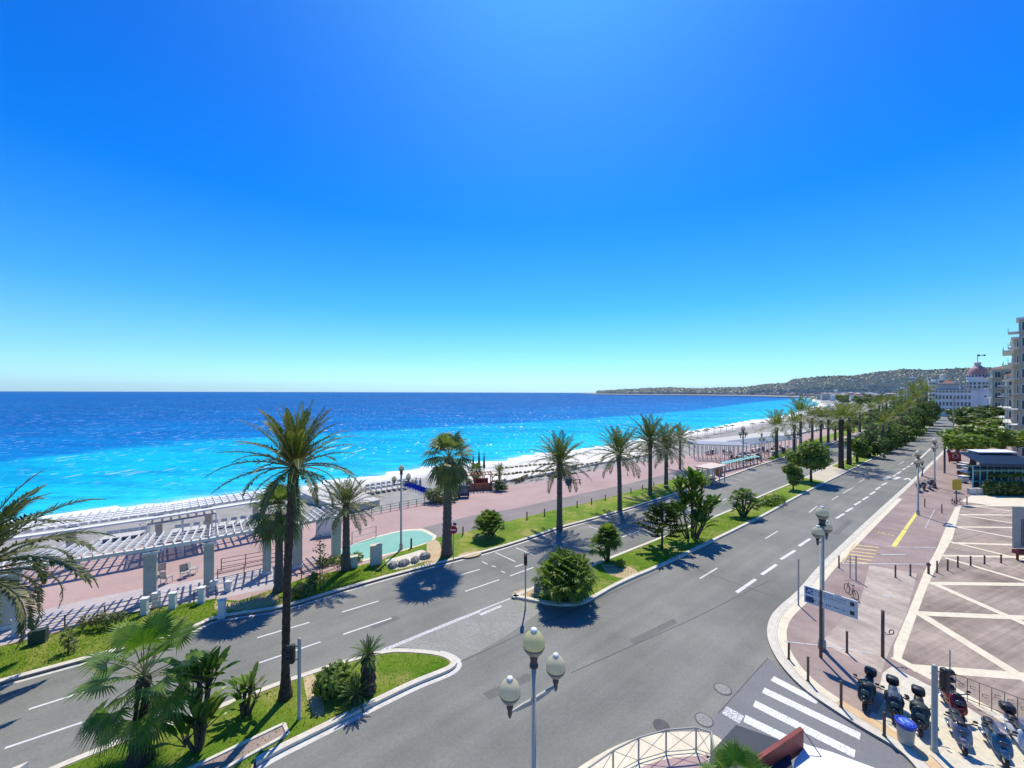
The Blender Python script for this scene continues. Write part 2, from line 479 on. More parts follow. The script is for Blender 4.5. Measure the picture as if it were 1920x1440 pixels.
def globemat(name, c, tr):
    mt, n, l, p, o = newmat(name)
    f = noise(n, l, objc(n), 3.0, 3)
    l.new(mixc(n, l, f, c, tuple(x*0.85 for x in c)), p.inputs['Base Color'])
    p.inputs['Roughness'].default_value = 0.25
    t = n.new('ShaderNodeBsdfTranslucent'); t.inputs[0].default_value = rgb(c)
    ms = n.new('ShaderNodeMixShader'); ms.inputs[0].default_value = tr
    l.new(p.outputs[0], ms.inputs[1]); l.new(t.outputs[0], ms.inputs[2]); l.new(ms.outputs[0], o.inputs[0])
    return mt
M['globe_y'] = globemat('yellowed_globe', (0.80,0.76,0.46), 0.5)
M['globe'] = globemat('milky_globe', (0.80,0.75,0.57), 0.5)
M['globe_low'] = globemat('globe_base', (0.34,0.33,0.27), 0.3)
def glassmat():
    mt, n, l, p, o = newmat('window_glass')
    f = noise(n, l, objc(n), 0.7, 2)
    l.new(mixc(n, l, f, (0.03,0.045,0.06), (0.08,0.10,0.11)), p.inputs['Base Color'])
    p.inputs['Roughness'].default_value = 0.12
    return mt
M['glass'] = glassmat()
def clearmat():
    mt, n, l, p, o = newmat('clear_screen')
    p.inputs['Base Color'].default_value = (0.5,0.55,0.6,1); p.inputs['Roughness'].default_value = 0.1
    t = n.new('ShaderNodeBsdfTransparent')
    ms = n.new('ShaderNodeMixShader'); ms.inputs[0].default_value = 0.55
    l.new(p.outputs[0], ms.inputs[1]); l.new(t.outputs[0], ms.inputs[2]); l.new(ms.outputs[0], o.inputs[0])
    return mt
M['clear'] = clearmat()

# ================================================================== SETTING
rng = random.Random(7)
SEA = -4.0
def W(L, z): return [G(u, v, z) for u, v in L]

# paired control points: water line (z=-4) and promenade edge (z=0)
PAIR = [((0,980),(0,1062)), ((120,967),(150,1040)), ((300,947),(400,1010)), ((475,925),(560,985)),
        ((561,914),(640,973)), ((630,905),(692,965)), ((713,893),(760,951)), ((783,882),(825,937)),
        ((867,873),(877,921)), ((950,866),(950,912)), ((1012,853),(1012,904)), ((1106,843),(1114,883)),
        ((1200,827),(1216,865)), ((1285,812),(1300,853)), ((1354,800),(1372,846)), ((1416,789),(1440,834)),
        ((1476,780),(1500,818)), ((1526,765),(1575,798)), ((1539,758),(1640,780)), ((1526,749),(1668,768)),
        ((1494,745.3),(1640,752)), ((1416,742.0),(1540,745.5)), ((1338,740.6),(1400,742.0)),
        ((1260,739.8),(1270,740.6)), ((1180,739.2),(1185,739.9)), ((1120,738.6),(1122,739.2))]
shore = [G(a[0], a[1], SEA) for a, b in PAIR]
edge = [G(b[0], b[1], 0) for a, b in PAIR]
d0 = (shore[0] - shore[1]).normalized(); shore.insert(0, shore[0] + d0 * 160)
d1 = (edge[0] - edge[1]).normalized(); edge.insert(0, edge[0] + d1 * 150)
def interp(P, t):
    i = min(int(t), len(P) - 2); f = t - i
    p0 = P[max(i-1, 0)]; p1 = P[i]; p2 = P[i+1]; p3 = P[min(i+2, len(P)-1)]
    if (p1-p0).length > 0 and ((p2-p1).length > 4*(p1-p0).length or i == 0 or i > 17): return p1.lerp(p2, f)
    return 0.5*((2*p1) + (p2-p0)*f + (2*p0-5*p1+4*p2-p3)*f*f + (3*p1-p0-3*p2+p3)*f*f*f)
NS = 300
shoreF = [interp(shore, (len(shore)-1)*k/NS) for k in range(NS+1)]
edgeF = [interp(edge, (len(edge)-1)*k/NS) for k in range(NS+1)]
for p in shoreF: p.z = SEA
# beach: slopes from the sea wall to the water and on under it
rows = []
for k in range(NS+1):
    a, b = edgeF[k], shoreF[k]
    dd = (b - a); dd.z = 0; dn = dd.normalized() if dd.length > 0 else Vector((0,1,0))
    r = []
    for t in (0, .2, .4, .6, .75, .87, .95, 1.0):
        p = a.lerp(b, t); p.z = -3.3 + (SEA + 3.3) * t
        if 0.1 < t < 1.0: p.z += rng.uniform(-.12, .12)
        r.append(p)
    q = b + dn * 12; q.z = SEA - 1.2; r.append(q)
    rows.append(r)
mb = MB(); nr = len(rows[0])
mb.add([p for r in rows for p in r], [(k*nr+j, k*nr+j+1, (k+1)*nr+j+1, (k+1)*nr+j) for k in range(NS) for j in range(nr-1)])
me = mb.mesh('beach', groundmat('x', (1,1,1), (1,1,1)), True)
at = me.attributes.new('s', 'FLOAT', 'POINT')
ts = (0, .2, .4, .6, .75, .87, .95, 1.0, 1.1)
at.data.foreach_set('value', [t for r in rows for t in ts])
mt, n, l, p, o = newmat('pebble_beach')
a_ = n.new('ShaderNodeAttribute'); a_.attribute_name = 's'
v = pos(n)
wob = n.new('ShaderNodeMath'); wob.operation = 'MULTIPLY_ADD'
l.new(noise(n, l, v, 0.12, 4), wob.inputs[0]); wob.inputs[1].default_value = 0.30; l.new(a_.outputs['Fac'], wob.inputs[2])
f = ramp(n, l, wob.outputs[0], 0.86, 1.04)
grey = mixc(n, l, ramp(n, l, noise(n, l, v, 0.5, 6, 0.7), .35, .65), (0.30,0.285,0.26), (0.42,0.40,0.37))
c = mixc(n, l, f, grey, (0.80,0.78,0.73))
c = mixc(n, l, ramp(n, l, noise(n, l, v, 5.0, 4, 0.7), .3, .7), c, mixc(n, l, 1.0, c, (0.72,)*3, 'MULTIPLY'))
l.new(c, p.inputs['Base Color']); p.inputs['Roughness'].default_value = 0.95
bump(n, l, noise(n, l, v, 3.0, 5, 0.8), p, 0.7, 0.08)
me.materials.clear(); me.materials.append(mt)
tag(link('beach', me), 'pale pebble beach between the promenade and the surf', kind='structure')

# sea
bnd = W([(-600,905),(0,862),(380,824),(780,803),(960,792),(1100,785),(1300,769),(1400,755.5),(1494,747.5)], SEA)
def pl_dist(P, x, y):
    best = 1e18; sg = 1
    for i in range(len(P)-1):
        ax, ay, bx, by = P[i].x, P[i].y, P[i+1].x, P[i+1].y
        dx, dy = bx-ax, by-ay
        t = max(0, min(1, ((x-ax)*dx+(y-ay)*dy)/(dx*dx+dy*dy+1e-9)))
        qx, qy = x-ax-dx*t, y-ay-dy*t
        d = qx*qx+qy*qy
        if d < best: best = d; sg = 1 if (dx*(y-ay)-dy*(x-ax)) > 0 else -1
    return sqrt(best)*sg
shs = [shoreF[k] for k in range(0, NS+1, 4)]
landp = [(p.x, p.y) for p in shs] + [(1100, 9000), (60000, 9000), (60000, -900), (-900, -900)]
def inside_land(x, y):
    c = False; j = len(landp)-1
    for i in range(len(landp)):
        xi, yi = landp[i]; xj, yj = landp[j]
        if (yi > y) != (yj > y) and x < (xj-xi)*(y-yi)/(yj-yi)+xi: c = not c
        j = i
    return c
NA, NR = 190, 130
verts = []; dep = []
for i in range(NA+1):
    a = rad(-66 + 128*i/NA)
    for j in range(NR+1):
        r = 38 * (16000/38.0) ** (j/NR)
        x, y = r*sin(a), r*cos(a)
        verts.append((x, y, SEA))
        sd_ = abs(pl_dist(shs, x, y)) * (-1 if inside_land(x, y) else 1); bd = pl_dist(bnd, x, y)
        if r > 6500: t = 1.6 + r/20000
        elif sd_ < 0: t = -0.2
        elif bd < 0: t = sd_/(sd_ - bd)
        else: t = 1 + bd/400.0
        dep.append(min(3, t))
mb = MB(); mb.add(verts, [(i*(NR+1)+j, i*(NR+1)+j+1, (i+1)*(NR+1)+j+1, (i+1)*(NR+1)+j) for i in range(NA) for j in range(NR)])
mb.f = [tuple(reversed(q)) for q in mb.f]
me = mb.mesh('sea', M['cream'])
at = me.attributes.new('depth', 'FLOAT', 'POINT'); at.data.foreach_set('value', dep)
mt, n, l, p, o = newmat('sea_water')
a_ = n.new('ShaderNodeAttribute'); a_.attribute_name = 'depth'
v = pos(n)
nz = n.new('ShaderNodeMath'); nz.operation = 'MULTIPLY_ADD'
mv = mapping(n, l, v, (0.012, 0.03, 1))
l.new(noise(n, l, mv, 1.0, 5, 0.6), nz.inputs[0]); nz.inputs[1].default_value = 0.16
ad = n.new('ShaderNodeMath'); ad.operation = 'ADD'; ad.inputs[1].default_value = -0.08; l.new(a_.outputs['Fac'], ad.inputs[0])
l.new(ad.outputs[0], nz.inputs[2])
cr = n.new('ShaderNodeValToRGB'); l.new(ramp(n, l, nz.outputs[0], 0, 2), cr.inputs[0])
S_ = [(0.0,(0.25,0.62,0.66)),(0.03,(0.02,0.55,0.70)),(0.18,(0.001,0.46,0.68)),(0.46,(0.001,0.40,0.66)),(0.505,(0.0,0.20,0.52)),(0.7,(0.0,0.15,0.44)),(1.0,(0.0,0.135,0.40))]
el = cr.color_ramp.elements
while len(el) < len(S_): el.new(0.5)
for e, (pp, cc) in zip(el, S_): e.position = pp; e.color = rgb(cc)
dA = noise(n, l, mapping(n, l, v, (0.010,0.040,1), (0,0,0.12)), 1.0, 3, 0.55)
dB = noise(n, l, mapping(n, l, v, (0.06,0.20,1), (0,0,0.2)), 1.0, 3, 0.55)
dC = noise(n, l, mapping(n, l, v, (0.30,0.80,1), (0,0,0.1)), 1.0, 3, 0.6)
s1 = n.new('ShaderNodeMath'); s1.operation = 'ADD'; l.new(dA, s1.inputs[0]); l.new(dB, s1.inputs[1])
s2 = n.new('ShaderNodeMath'); s2.operation = 'ADD'; l.new(s1.outputs[0], s2.inputs[0]); l.new(dC, s2.inputs[1])
dk = ramp(n, l, s2.outputs[0], 1.36, 1.66)
c = mixc(n, l, dk, cr.outputs[0], mixc(n, l, 1.0, cr.outputs[0], (0.55,0.66,0.80), 'MULTIPLY'))
# foam of the breaking waves, and white flecks painted in as sun glitter
fo = n.new('ShaderNodeMath'); fo.operation = 'MULTIPLY_ADD'
l.new(noise(n, l, v, 0.10, 7, 0.72), fo.inputs[0]); fo.inputs[1].default_value = 0.11; l.new(a_.outputs['Fac'], fo.inputs[2])
foam = n.new('ShaderNodeMapRange'); foam.inputs[1].default_value = 0.075; foam.inputs[2].default_value = 0.055
l.new(fo.outputs[0], foam.inputs[0])
cap = ramp(n, l, noise(n, l, mapping(n, l, v, (1.1,2.2,1), (0,0,0.15)), 1.0, 3, 0.6), 0.70, 0.74)  # mask of the painted glitter flecks
gate = ramp(n, l, noise(n, l, v, 0.02, 3, 0.6), 0.42, 0.60)
cm = n.new('ShaderNodeMath'); cm.operation = 'MULTIPLY'; l.new(cap, cm.inputs[0]); l.new(gate, cm.inputs[1])
fm = n.new('ShaderNodeMath'); fm.operation = 'MAXIMUM'; l.new(foam.outputs[0], fm.inputs[0]); l.new(cm.outputs[0], fm.inputs[1])
c = mixc(n, l, fm.outputs[0], c, (0.86,0.92,0.92))
l.new(c, p.inputs['Base Color'])
p.inputs['Roughness'].default_value = 0.12
p.inputs['Specular IOR Level'].default_value = 0.12
b1 = n.new('ShaderNodeBump'); b1.inputs['Strength'].default_value = 1.0; b1.inputs['Distance'].default_value = 1.5
l.new(noise(n, l, mapping(n, l, v, (0.35,0.75,1), (0,0,0.15)), 1.0, 6, 0.72), b1.inputs['Height'])
l.new(b1.outputs[0], p.inputs['Normal'])
dfs = n.new('ShaderNodeBsdfDiffuse'); l.new(c, dfs.inputs[0])
gls = n.new('ShaderNodeBsdfGlossy'); gls.inputs['Roughness'].default_value = 0.45; gls.inputs['Color'].default_value = (1,1,1,1)
l.new(b1.outputs[0], gls.inputs['Normal'])
b2 = n.new('ShaderNodeBump'); b2.inputs['Strength'].default_value = 0.5; b2.inputs['Distance'].default_value = 1.2
l.new(noise(n, l, mapping(n, l, v, (0.10,0.32,1), (0,0,0.15)), 1.0, 6, 0.7), b2.inputs['Height']); l.new(b2.outputs[0], dfs.inputs['Normal'])
f1_ = ramp(n, l, noise(n, l, mapping(n, l, v, (0.75,0.22,1), (0,0,0.2)), 1.0, 3, 0.6), 0.62, 0.66)
f2_ = ramp(n, l, noise(n, l, mapping(n, l, v, (0.28,0.060,1), (0,0,0.0)), 1.0, 3, 0.6), 0.645, 0.68)
fx_ = n.new('ShaderNodeMath'); fx_.operation = 'MAXIMUM'; l.new(f1_, fx_.inputs[0]); l.new(f2_, fx_.inputs[1]); fac_ = fx_.outputs[0]
gat_ = ramp(n, l, noise(n, l, mapping(n, l, v, (0.02,0.06,1)), 1.0, 4, 0.65), 0.38, 0.62)
mf_ = n.new('ShaderNodeMath'); mf_.operation = 'MULTIPLY'; l.new(fac_, mf_.inputs[0]); l.new(gat_, mf_.inputs[1])
mg_ = n.new('ShaderNodeMath'); mg_.operation = 'MULTIPLY_ADD'; l.new(mf_.outputs[0], mg_.inputs[0]); mg_.inputs[1].default_value = 0.55; mg_.inputs[2].default_value = 0.012
msx = n.new('ShaderNodeMixShader'); l.new(mg_.outputs[0], msx.inputs[0])
l.new(dfs.outputs[0], msx.inputs[1]); l.new(gls.outputs[0], msx.inputs[2]); l.new(msx.outputs[0], o.inputs[0])
me.materials.clear(); me.materials.append(mt)
tag(link('sea', me), 'turquoise sea turning deep blue towards the horizon', kind='structure')

# ground under everything on the land side
P = list(edgeF) + [Vector((1100,6500,0)), Vector((9000,6500,0)), Vector((9000,-400,0)), Vector((-220,-400,0))]
mb = MB(); mb.poly([(p_.x, p_.y, 0) for p_ in P], -0.09, -3.8)
M['town'] = groundmat('town_ground', (0.30,0.29,0.28), (0.40,0.38,0.36), 0.02, 0.2, 1.0)
tag(mb.build('ground', M['town']), 'flat ground of the town behind the sea front', kind='structure')

mb = MB(); q = [G(u, v_, -3.2) for u, v_ in [(848,930),(880,922),(925,906),(1012,890),(1114,870),(1215,852),(1205,838),(1106,850),(1012,864),(950,875),(880,885),(845,905)]]
mb.poly([(a.x, a.y, 0) for a in q], -3.12, -5)
tag(mb.build('beach_terrace', groundmat('pale_terrace', (0.72,0.66,0.56), (0.80,0.76,0.68), 0.2, 0.2, 1.5)), 'pale sandy terraces of the beach', kind='structure')
# ---- outlines read off the photo
K1 = [(-340,1372),(-100,1311),(0,1284),(187,1233),(300,1203),(340,1191),(372,1177),(400,1163),(442,1156),(529,1143),(608,1119),(671,1100),
      (752,1077),(846,1053),(929,1032),(1012,1005),(1054,990),(1100,978),(1164,960),(1218,943),(1256,931),(1327,909),(1380,889),
      (1426,873),(1475,857),(1530,843),(1575,826),(1615,812),(1650,799),(1680,788),(1700,780),(1715,772)]
GU = [(-340,1290),(-100,1238),(37,1207),(107,1190),(175,1166),(275,1146),(330,1137),(400,1126),(448,1130),(517,1106),(575,1085),(660,1067),(712,1053),
      (796,1018),(829,1008),(867,1001),(950,980),(1017,963),(1100,944.5),(1160,929),(1247,906),(1262,900)]
ME_R = [(959,1121),(1005,1130),(1039,1137),(1081,1137),(1107,1129),(1164,1095),(1247,1061),(1346,1012),(1404,983),(1440,965),(1498,931),
        (1592,884),(1633,863),(1680,841),(1706,829.5),(1736,806),(1745,797),(1742,787)]
ME_L = [(1728,787),(1710,799),(1680,815),(1620,846),(1557,874),(1500,900),(1430,928),(1370,957),(1328,974),(1216,1018),(1153,1043),(1070,1077),(1000,1103)]
ISL = [(60,1462),(104,1440),(262,1377),(342,1352),(409,1327),(526,1281),(599,1257),(651,1240),(705,1226),(738,1220),(776,1221),(820,1225),(846,1233),(858,1245),
       (850,1257),(820,1270),(780,1285),(672,1338),(609,1370),(526,1411),(480,1437),(440,1462),(200,1640),(-140,1640)]
RK = [(1738,1470),(1700,1422),(1672,1401),(1616,1369),(1563,1335),(1506,1296),(1464,1252),(1443,1215),(1437,1189),(1441,1166),(1454,1145),(1498,1109),
      (1529,1069),(1587,1014),(1648,957),(1706,905),(1740,873),(1769,846),(1779,828),(1787,806),(1789,790),(1783,776)]
k1 = W(K1, 0); gu = W(GU, 0); meR = W(ME_R, 0); meL = W(ME_L, 0); isl = W(ISL, 0); rk = W(RK, 0)
k1s = smooth_line(k1, 1); rks = smooth_line(rk, 2)
isls = smooth_line(isl[:-3], 2)
med = meR + meL
meds = smooth_line(med + [med[0]], 2)[:-1]

# asphalt of both carriageways
ext = [G(1760,1500,0), G(1700,1900,0), Vector((16,4,0)), Vector((-40,4,0))]
mb = MB(); mb.poly([(q.x,q.y,0) for q in (k1s + list(reversed(rks)) + [Vector((20.5,14.0,0)), Vector((30,4,0)), Vector((-60,4,0))])], 0.0, -0.1)
tag(mb.build('road', M['asphalt']), 'grey asphalt of the two carriageways', kind='structure')
mb = MB()
mb.poly([(q.x,q.y,0) for q in W([(735,1212),(800,1190),(880,1155),(955,1124),(1003,1133),(1020,1143),(960,1185),(900,1222),(862,1240),(835,1226),(780,1216)],0)], 0.004)
tag(mb.build('road_patch', M['asphalt_old']), 'pale worn asphalt of the gap between the green islands', kind='structure')
M['asphalt_side'] = groundmat('side_street_asphalt', (0.19,0.19,0.20), (0.23,0.23,0.235), 0.3, 0.16, 7.0, speck=(0.36,0.36,0.35))
mb = MB(); mb.poly([(q.x,q.y,0) for q in W([(1440,1234),(1346,1338),(1300,1400),(1300,1560),(1720,1560),(1700,1422),(1563,1335),(1480,1270)],0)], 0.003)
tag(mb.build('side_street', M['asphalt_side']), 'newer asphalt of the side street with the crossing', kind='structure')
# seams and joints of the asphalt
M['seam'] = pm('asphalt_joint', (0.075,0.075,0.075), (0.12,0.12,0.12), 0.9)
mb = MB()
for a, b in (((862,1242),(1010,1173)),((1010,1173),(1240,1070)),((1070,1262),(1300,1160)),((1300,1160),(1440,1090)),((1440,1234),(1346,1338)),((1240,1045),(1450,1118)),((860,1244),(640,1340))):
    mark(mb, a, b, 0.035, 0.008)
mb2 = MB()
for q_ in ([(905,1300),(990,1262),(1004,1272),(918,1312)],[(1180,1200),(1262,1160),(1270,1168),(1190,1208)],[(690,1172),(742,1154),(750,1160),(700,1179)],[(1300,1010),(1340,992),(1346,996),(1308,1014)],[(250,1352),(330,1326),(340,1334),(262,1361)],[(1560,1000),(1590,975),(1598,979),(1570,1004)]):
    mb2.poly([(a.x,a.y,0) for a in W(q_,0)], 0.0035)
tag(mb2.build('road_repairs', groundmat('repair_asphalt', (0.145,0.15,0.14), (0.19,0.19,0.175), 0.6, 0.2, 6.0)), 'darker repair patches in the asphalt', kind='structure')
tag(mb.build('road_joints', M['seam']), 'dark joints between strips of asphalt', kind='structure')

# promenade (pink), all the way from the island kerb to the sea wall
far_e = [edgeF[k] for k in range(0, int(NS*19.5/26))]
prom = far_e + [G(1700,763,0), G(1712,770,0)] + list(reversed(k1s))
mb = MB(); mb.poly([(q.x,q.y,0) for q in prom], 0.115, -3.9)
tag(mb.build('promenade', M['pink']), 'wide pink promenade along the beach', kind='structure')
mb = MB()
A = W([(640,1046),(712,1019),(794,991),(883,969),(960,956),(1100,925),(1180,908),(1266,886),(1330,880)],0)
B = W([(660,1068),(712,1054),(796,1019),(867,1001),(950,980),(1100,944.5),(1180,924),(1262,901),(1345,902)],0)
for q in A + B: q.z = 0.119
A2 = A[2:]; B2 = B[2:]
mb.strip(B2, A2)
tag(mb.build('cycle_path', M['path']), 'grey cycle path beside the pink promenade', kind='structure')
# pale footway at the pergola and pale joint along the pink
mb = MB()
A = W([(-340,1235),(0,1168),(150,1130),(275,1105),(400,1085),(520,1062)],0); B = W([(-340,1290),(0,1215),(150,1172),(275,1146),(400,1127),(520,1104)],0)
for q in A + B: q.z = 0.119
mb.strip(B, A)
tag(mb.build('footway', groundmat('blue_grey_footway', (0.42,0.38,0.40), (0.55,0.48,0.48), 0.4, 0.15, 3.0)), 'pale footway under the front of the pergola', kind='structure')

# lawns
mb = MB()
gk = [q for q in k1s if True]
gkk = smooth_line(k1[:22], 1)
gin = offset_line(gkk, 0.42)
lawn = gin + list(reversed(gu))
mb.poly([(q.x,q.y,0) for q in lawn], 0.127)
inner = offset_line(meds, 0.34)
mb.poly([(q.x,q.y,0) for q in inner], 0.127)
ii = offset_line(isls, -0.36)
ii2 = ii + [Vector((-6,4,0)), Vector((-22,4,0))]
mb.poly([(q.x,q.y,0) for q in ii2], 0.127, -0.1)
f3 = W([(1150+300,866),(1494,846),(1550,829),(1600,812),(1650,795),(1640,792),(1585,806),(1540,820),(1480,842),(1440,860)],0)
mb.poly([(q.x,q.y,0) for q in f3], 0.127)
tag(mb.build('lawn', M['lawn']), 'mown green lawn of the verge and the islands', kind='structure')
# body of the islands
mb = MB(); mb.poly([(q.x,q.y,0) for q in offset_line(meds, 0.2)], 0.11, -0.1)
mb.poly([(q.x,q.y,0) for q in (offset_line(isls, -0.2) + [Vector((-6,4,0)), Vector((-22,4,0))])], 0.11, -0.1)
tag(mb.build('island_base', M['earth']), 'raised earth of the two traffic islands', kind='structure')
# bare patches
mb = MB()
def blobpoly(mb, pts, z):
    q = smooth_line(W(pts + [pts[0]], 0), 3)[:-1]
    mb.poly([(a.x, a.y, 0) for a in q], z)
blobpoly(mb, [(568,1271),(588,1264),(600,1300),(612,1345),(592,1352),(575,1320)], 0.131)
blobpoly(mb, [(404,1130),(440,1134),(470,1128),(516,1112),(524,1122),(520,1136),(470,1146),(400,1152)], 0.131)
blobpoly(mb, [(800,1018),(822,1012),(830,1040),(818,1060),(792,1068),(800,1040)], 0.131)
blobpoly(mb, [(1125,1060),(1175,1062),(1200,1075),(1185,1090),(1140,1082)], 0.131)
blobpoly(mb, [(962,1113),(1000,1103),(1030,1110),(1010,1124),(975,1121)], 0.131)
blobpoly(mb, [(858,1043),(880,1036),(905,1036),(900,1044),(870,1050)], 0.131)
tag(mb.build('bare_soil', M['earth']), 'bare sandy soil showing through the lawn', kind='structure')
# crossing path over the median
mb = MB(); q = W([(1545,884),(1500,899),(1532,893),(1590,882)],0)
mb.poly([(a.x,a.y,0) for a in W([(1508,897),(1556,874),(1592,884),(1549,905)],0)], 0.133)
tag(mb.build('median_crossing', M['sand']), 'pale path crossing the median', kind='structure')

# kerbs
mb = MB()
kerb(mb, k1s, 0.34, 0.15, 0.0, 1)
kerb(mb, meds + [meds[0]], 0.30, 0.15, 0.0, 1)
kerb(mb, isls, 0.30, 0.15, 0.0, -1)
tag(mb.build('kerbs', M['kerb']), 'pale stone kerbs of the islands and the verge', kind='structure')
# brown paved inlay of the near island with its white edge
mb = MB()
inl = W([(350,1442),(380,1428),(532,1358),(539,1376),(426,1437),(330,1482)],0.13)
mb.poly([(a.x,a.y,0) for a in inl], 0.14)
tag(mb.build('island_paving', M['pave']), 'brown paved corner of the near island', kind='structure')
mb = MB()
for a, b in (((340,1450),(532,1358)),((532,1358),(540,1377)),((540,1377),(400,1454))):
    A = G(*a, 0.13); Bq = G(*b, 0.13); mb.bar((A.x,A.y,.13), (Bq.x,Bq.y,.13), 0.14, 0.12)
tag(mb.build('island_edging', M['kerb']), 'pale edging round the paved corner of the island', kind='structure')
# concrete gutters / wide pale bands beside the kerbs
mb = MB()
def band(mb, P, d0, d1, z):
    A = offset_line(P, d0); Bq = offset_line(P, d1)
    for q in A + Bq: q.z = z
    if d0 > d1: mb.strip(A, Bq)
    else: mb.strip(Bq, A)
band(mb, isls[46:], 0.04, 0.30, 0.005)
band(mb, k1s[2:44], -0.12, -0.30, 0.005)
tag(mb.build('gutter', groundmat('gutter_concrete', (0.60,0.58,0.55), (0.74,0.72,0.68), 2.0, 0.2, 6.0)), 'pale gutters along the kerbs', kind='structure')

# ---- right pavement and plaza
pv = rks + [G(1830,774,0), Vector((520,330,0)), Vector((330,30,0)), Vector((60,6,0)), Vector((22,6,0)), Vector((19.3,13.2,0))]
mb = MB(); mb.poly([(a.x,a.y,0) for a in pv], 0.12, -0.1)
tag(mb.build('pavement', M['pave']), 'brownish pink pavement on the town side', kind='structure')
mb = MB(); band(mb, rks, 0.0, -0.40, 0.126); band(mb, rks, -0.41, -0.50, 0.123)
kerb(mb, rks, 0.12, 0.13, 0.0, -1)
tag(mb.build('kerb_stones', M['kerb']), 'pale kerb stones of the town side pavement', kind='structure')
mb = MB(); near = rks[18:60]
band(mb, near, -0.52, -1.0, 0.126)
tag(mb.build('cream_paving_band', M['cream']), 'cream paving band along the curved kerb', kind='structure')
mb = MB(); band(mb, rks[0:19], -0.52, -1.0, 0.126)
tag(mb.build('ochre_paving_band', M['ochre']), 'ochre paving band by the crossing', kind='structure')
mb = MB(); band(mb, rks[0:15], -1.05, -1.5, 0.127)
mb.poly([(a.x,a.y,0) for a in W([(1655,1262),(1672,1250),(1712,1270),(1790,1310),(1880,1370),(1990,1440),(2010,1500),(1830,1462),(1742,1415),(1690,1380),(1640,1346),(1660,1310),(1650,1285)],0.12)], 0.1275)
tag(mb.build('mosaic_paving', M['cream_rough']), 'whitish mosaic paving under the parked scooters', kind='structure')
mb = MB()
mb.poly([(a.x,a.y,0) for a in W([(1578,1162),(1610,1140),(1630,1060),(1720,1075),(1700,1152),(1670,1215),(1652,1262),(1540,1205)],0.12)], 0.1245)
tag(mb.build('worn_paving', M['pave_old']), 'scuffed pale paving between the bollards', kind='structure')
mb = MB()
mb.poly([(a.x,a.y,0) for a in W([(1672,1232),(1702,1152),(1757,1030),(1793,948),(1815,928),(1920,900),(2100,930),(2600,1100),(2500,1700),(2050,1480),(1860,1350),(1740,1278)],0.12)], 0.1245)
tag(mb.build('plaza', M['plaza']), 'brown tiled plaza crossed by cream bands', kind='structure')
mb = MB()
mb.poly([(a.x,a.y,0) for a in W([(1800,940),(1830,925),(1920,935),(2100,960),(2100,990),(1920,950),(1860,948)],0.12)], 0.128)
A = W([(1675,1232),(1676,1210),(1701,1152),(1719.5,1106),(1732,1074),(1756,1030),(1777,980),(1792,949)],0.12)
B = W([(1690,1240),(1692,1230),(1716,1162),(1737,1104),(1750,1076),(1768,1040),(1786,1010),(1802,948)],0.12)
for q in A + B: q.z = 0.129
mb.strip(B, A)
ZZ = [((1675,1232),(1760,1277),.55),((1760,1277),(1960,1395),.6),
      ((1705,1252),(2100,1282),.62),((1716,1150),(2100,1166),.55),((1741,1094),(2100,1098),.5),((1766,1042),(2100,1048),.42),((1783,1018),(2100,1028),.42),
      ((1785,988),(2060,991),.42),((1797,965),(2060,968),.42),((1800,949),(2060,948),.4),
      ((1718,1147),(1990,1316),.62),((1745,1092),(2040,1222),.55),((1772,1046),(2080,1136),.45),((1783,1016),(2080,1090),.42),((1790,988),(2080,1042),.42),((1802,966),(2060,1006),.4),((1815,948),(2040,976),.4)]
for k, (a, b, wd) in enumerate(ZZ):
    mark(mb, a, b, wd, 0.1305 + 0.0005*k, 0.12)
tag(mb.build('plaza_bands', M['cream']), 'cream stone bands zigzagging over the plaza', kind='structure')
# thin white joints over the pavement
mb = MB()
for k, (a, b, wd) in enumerate([((1579,1057),(1745,1058),.14),((1618,1014),(1662,1025),.10),((1662,1025),(1756,1027),.12),((1470,1203),(1543,1211),.10),((1543,1211),(1640,1226),.1),
          ((1652,1040),(1698,1040),.18),((1655,1115),(1668,1119),.28),((1706,960),(1725,963),.1),((1690,948),(1716,952),.1),((1676,962),(1696,968),.1),((1735,990),(1753,955),.07)]):
    mark(mb, a, b, wd, 0.132 + 0.0004*k, 0.12)
tag(mb.build('pavement_lines', M['worn_line']), 'faded white lines on the town side pavement', kind='structure')
mb = MB()
for k, (a, b) in enumerate((((1630,1020),(1652,1030)),)): pass
mark(mb, (1675.5,1025), (1697,994), 0.34, 0.1330, 0.12); mark(mb, (1697,993), (1722,958), 0.28, 0.1332, 0.12)
tag(mb.build('yellow_kerb_line', M['yellow_line']), 'bright yellow line on the pavement', kind='structure')
mb = MB()
for k in range(6):
    t = k/5
    a = (1604-16*t, 1022+30*t); b = (1648-17*t, 1027+30*t)
    mark(mb, a, b, 0.30, 0.1325, 0.12)
mark(mb, (1604,1018), (1580,1056), 0.1, 0.1345, 0.12)
tag(mb.build('yellow_hatching', M['yellow_worn']), 'worn yellow hatched box on the pavement', kind='structure')
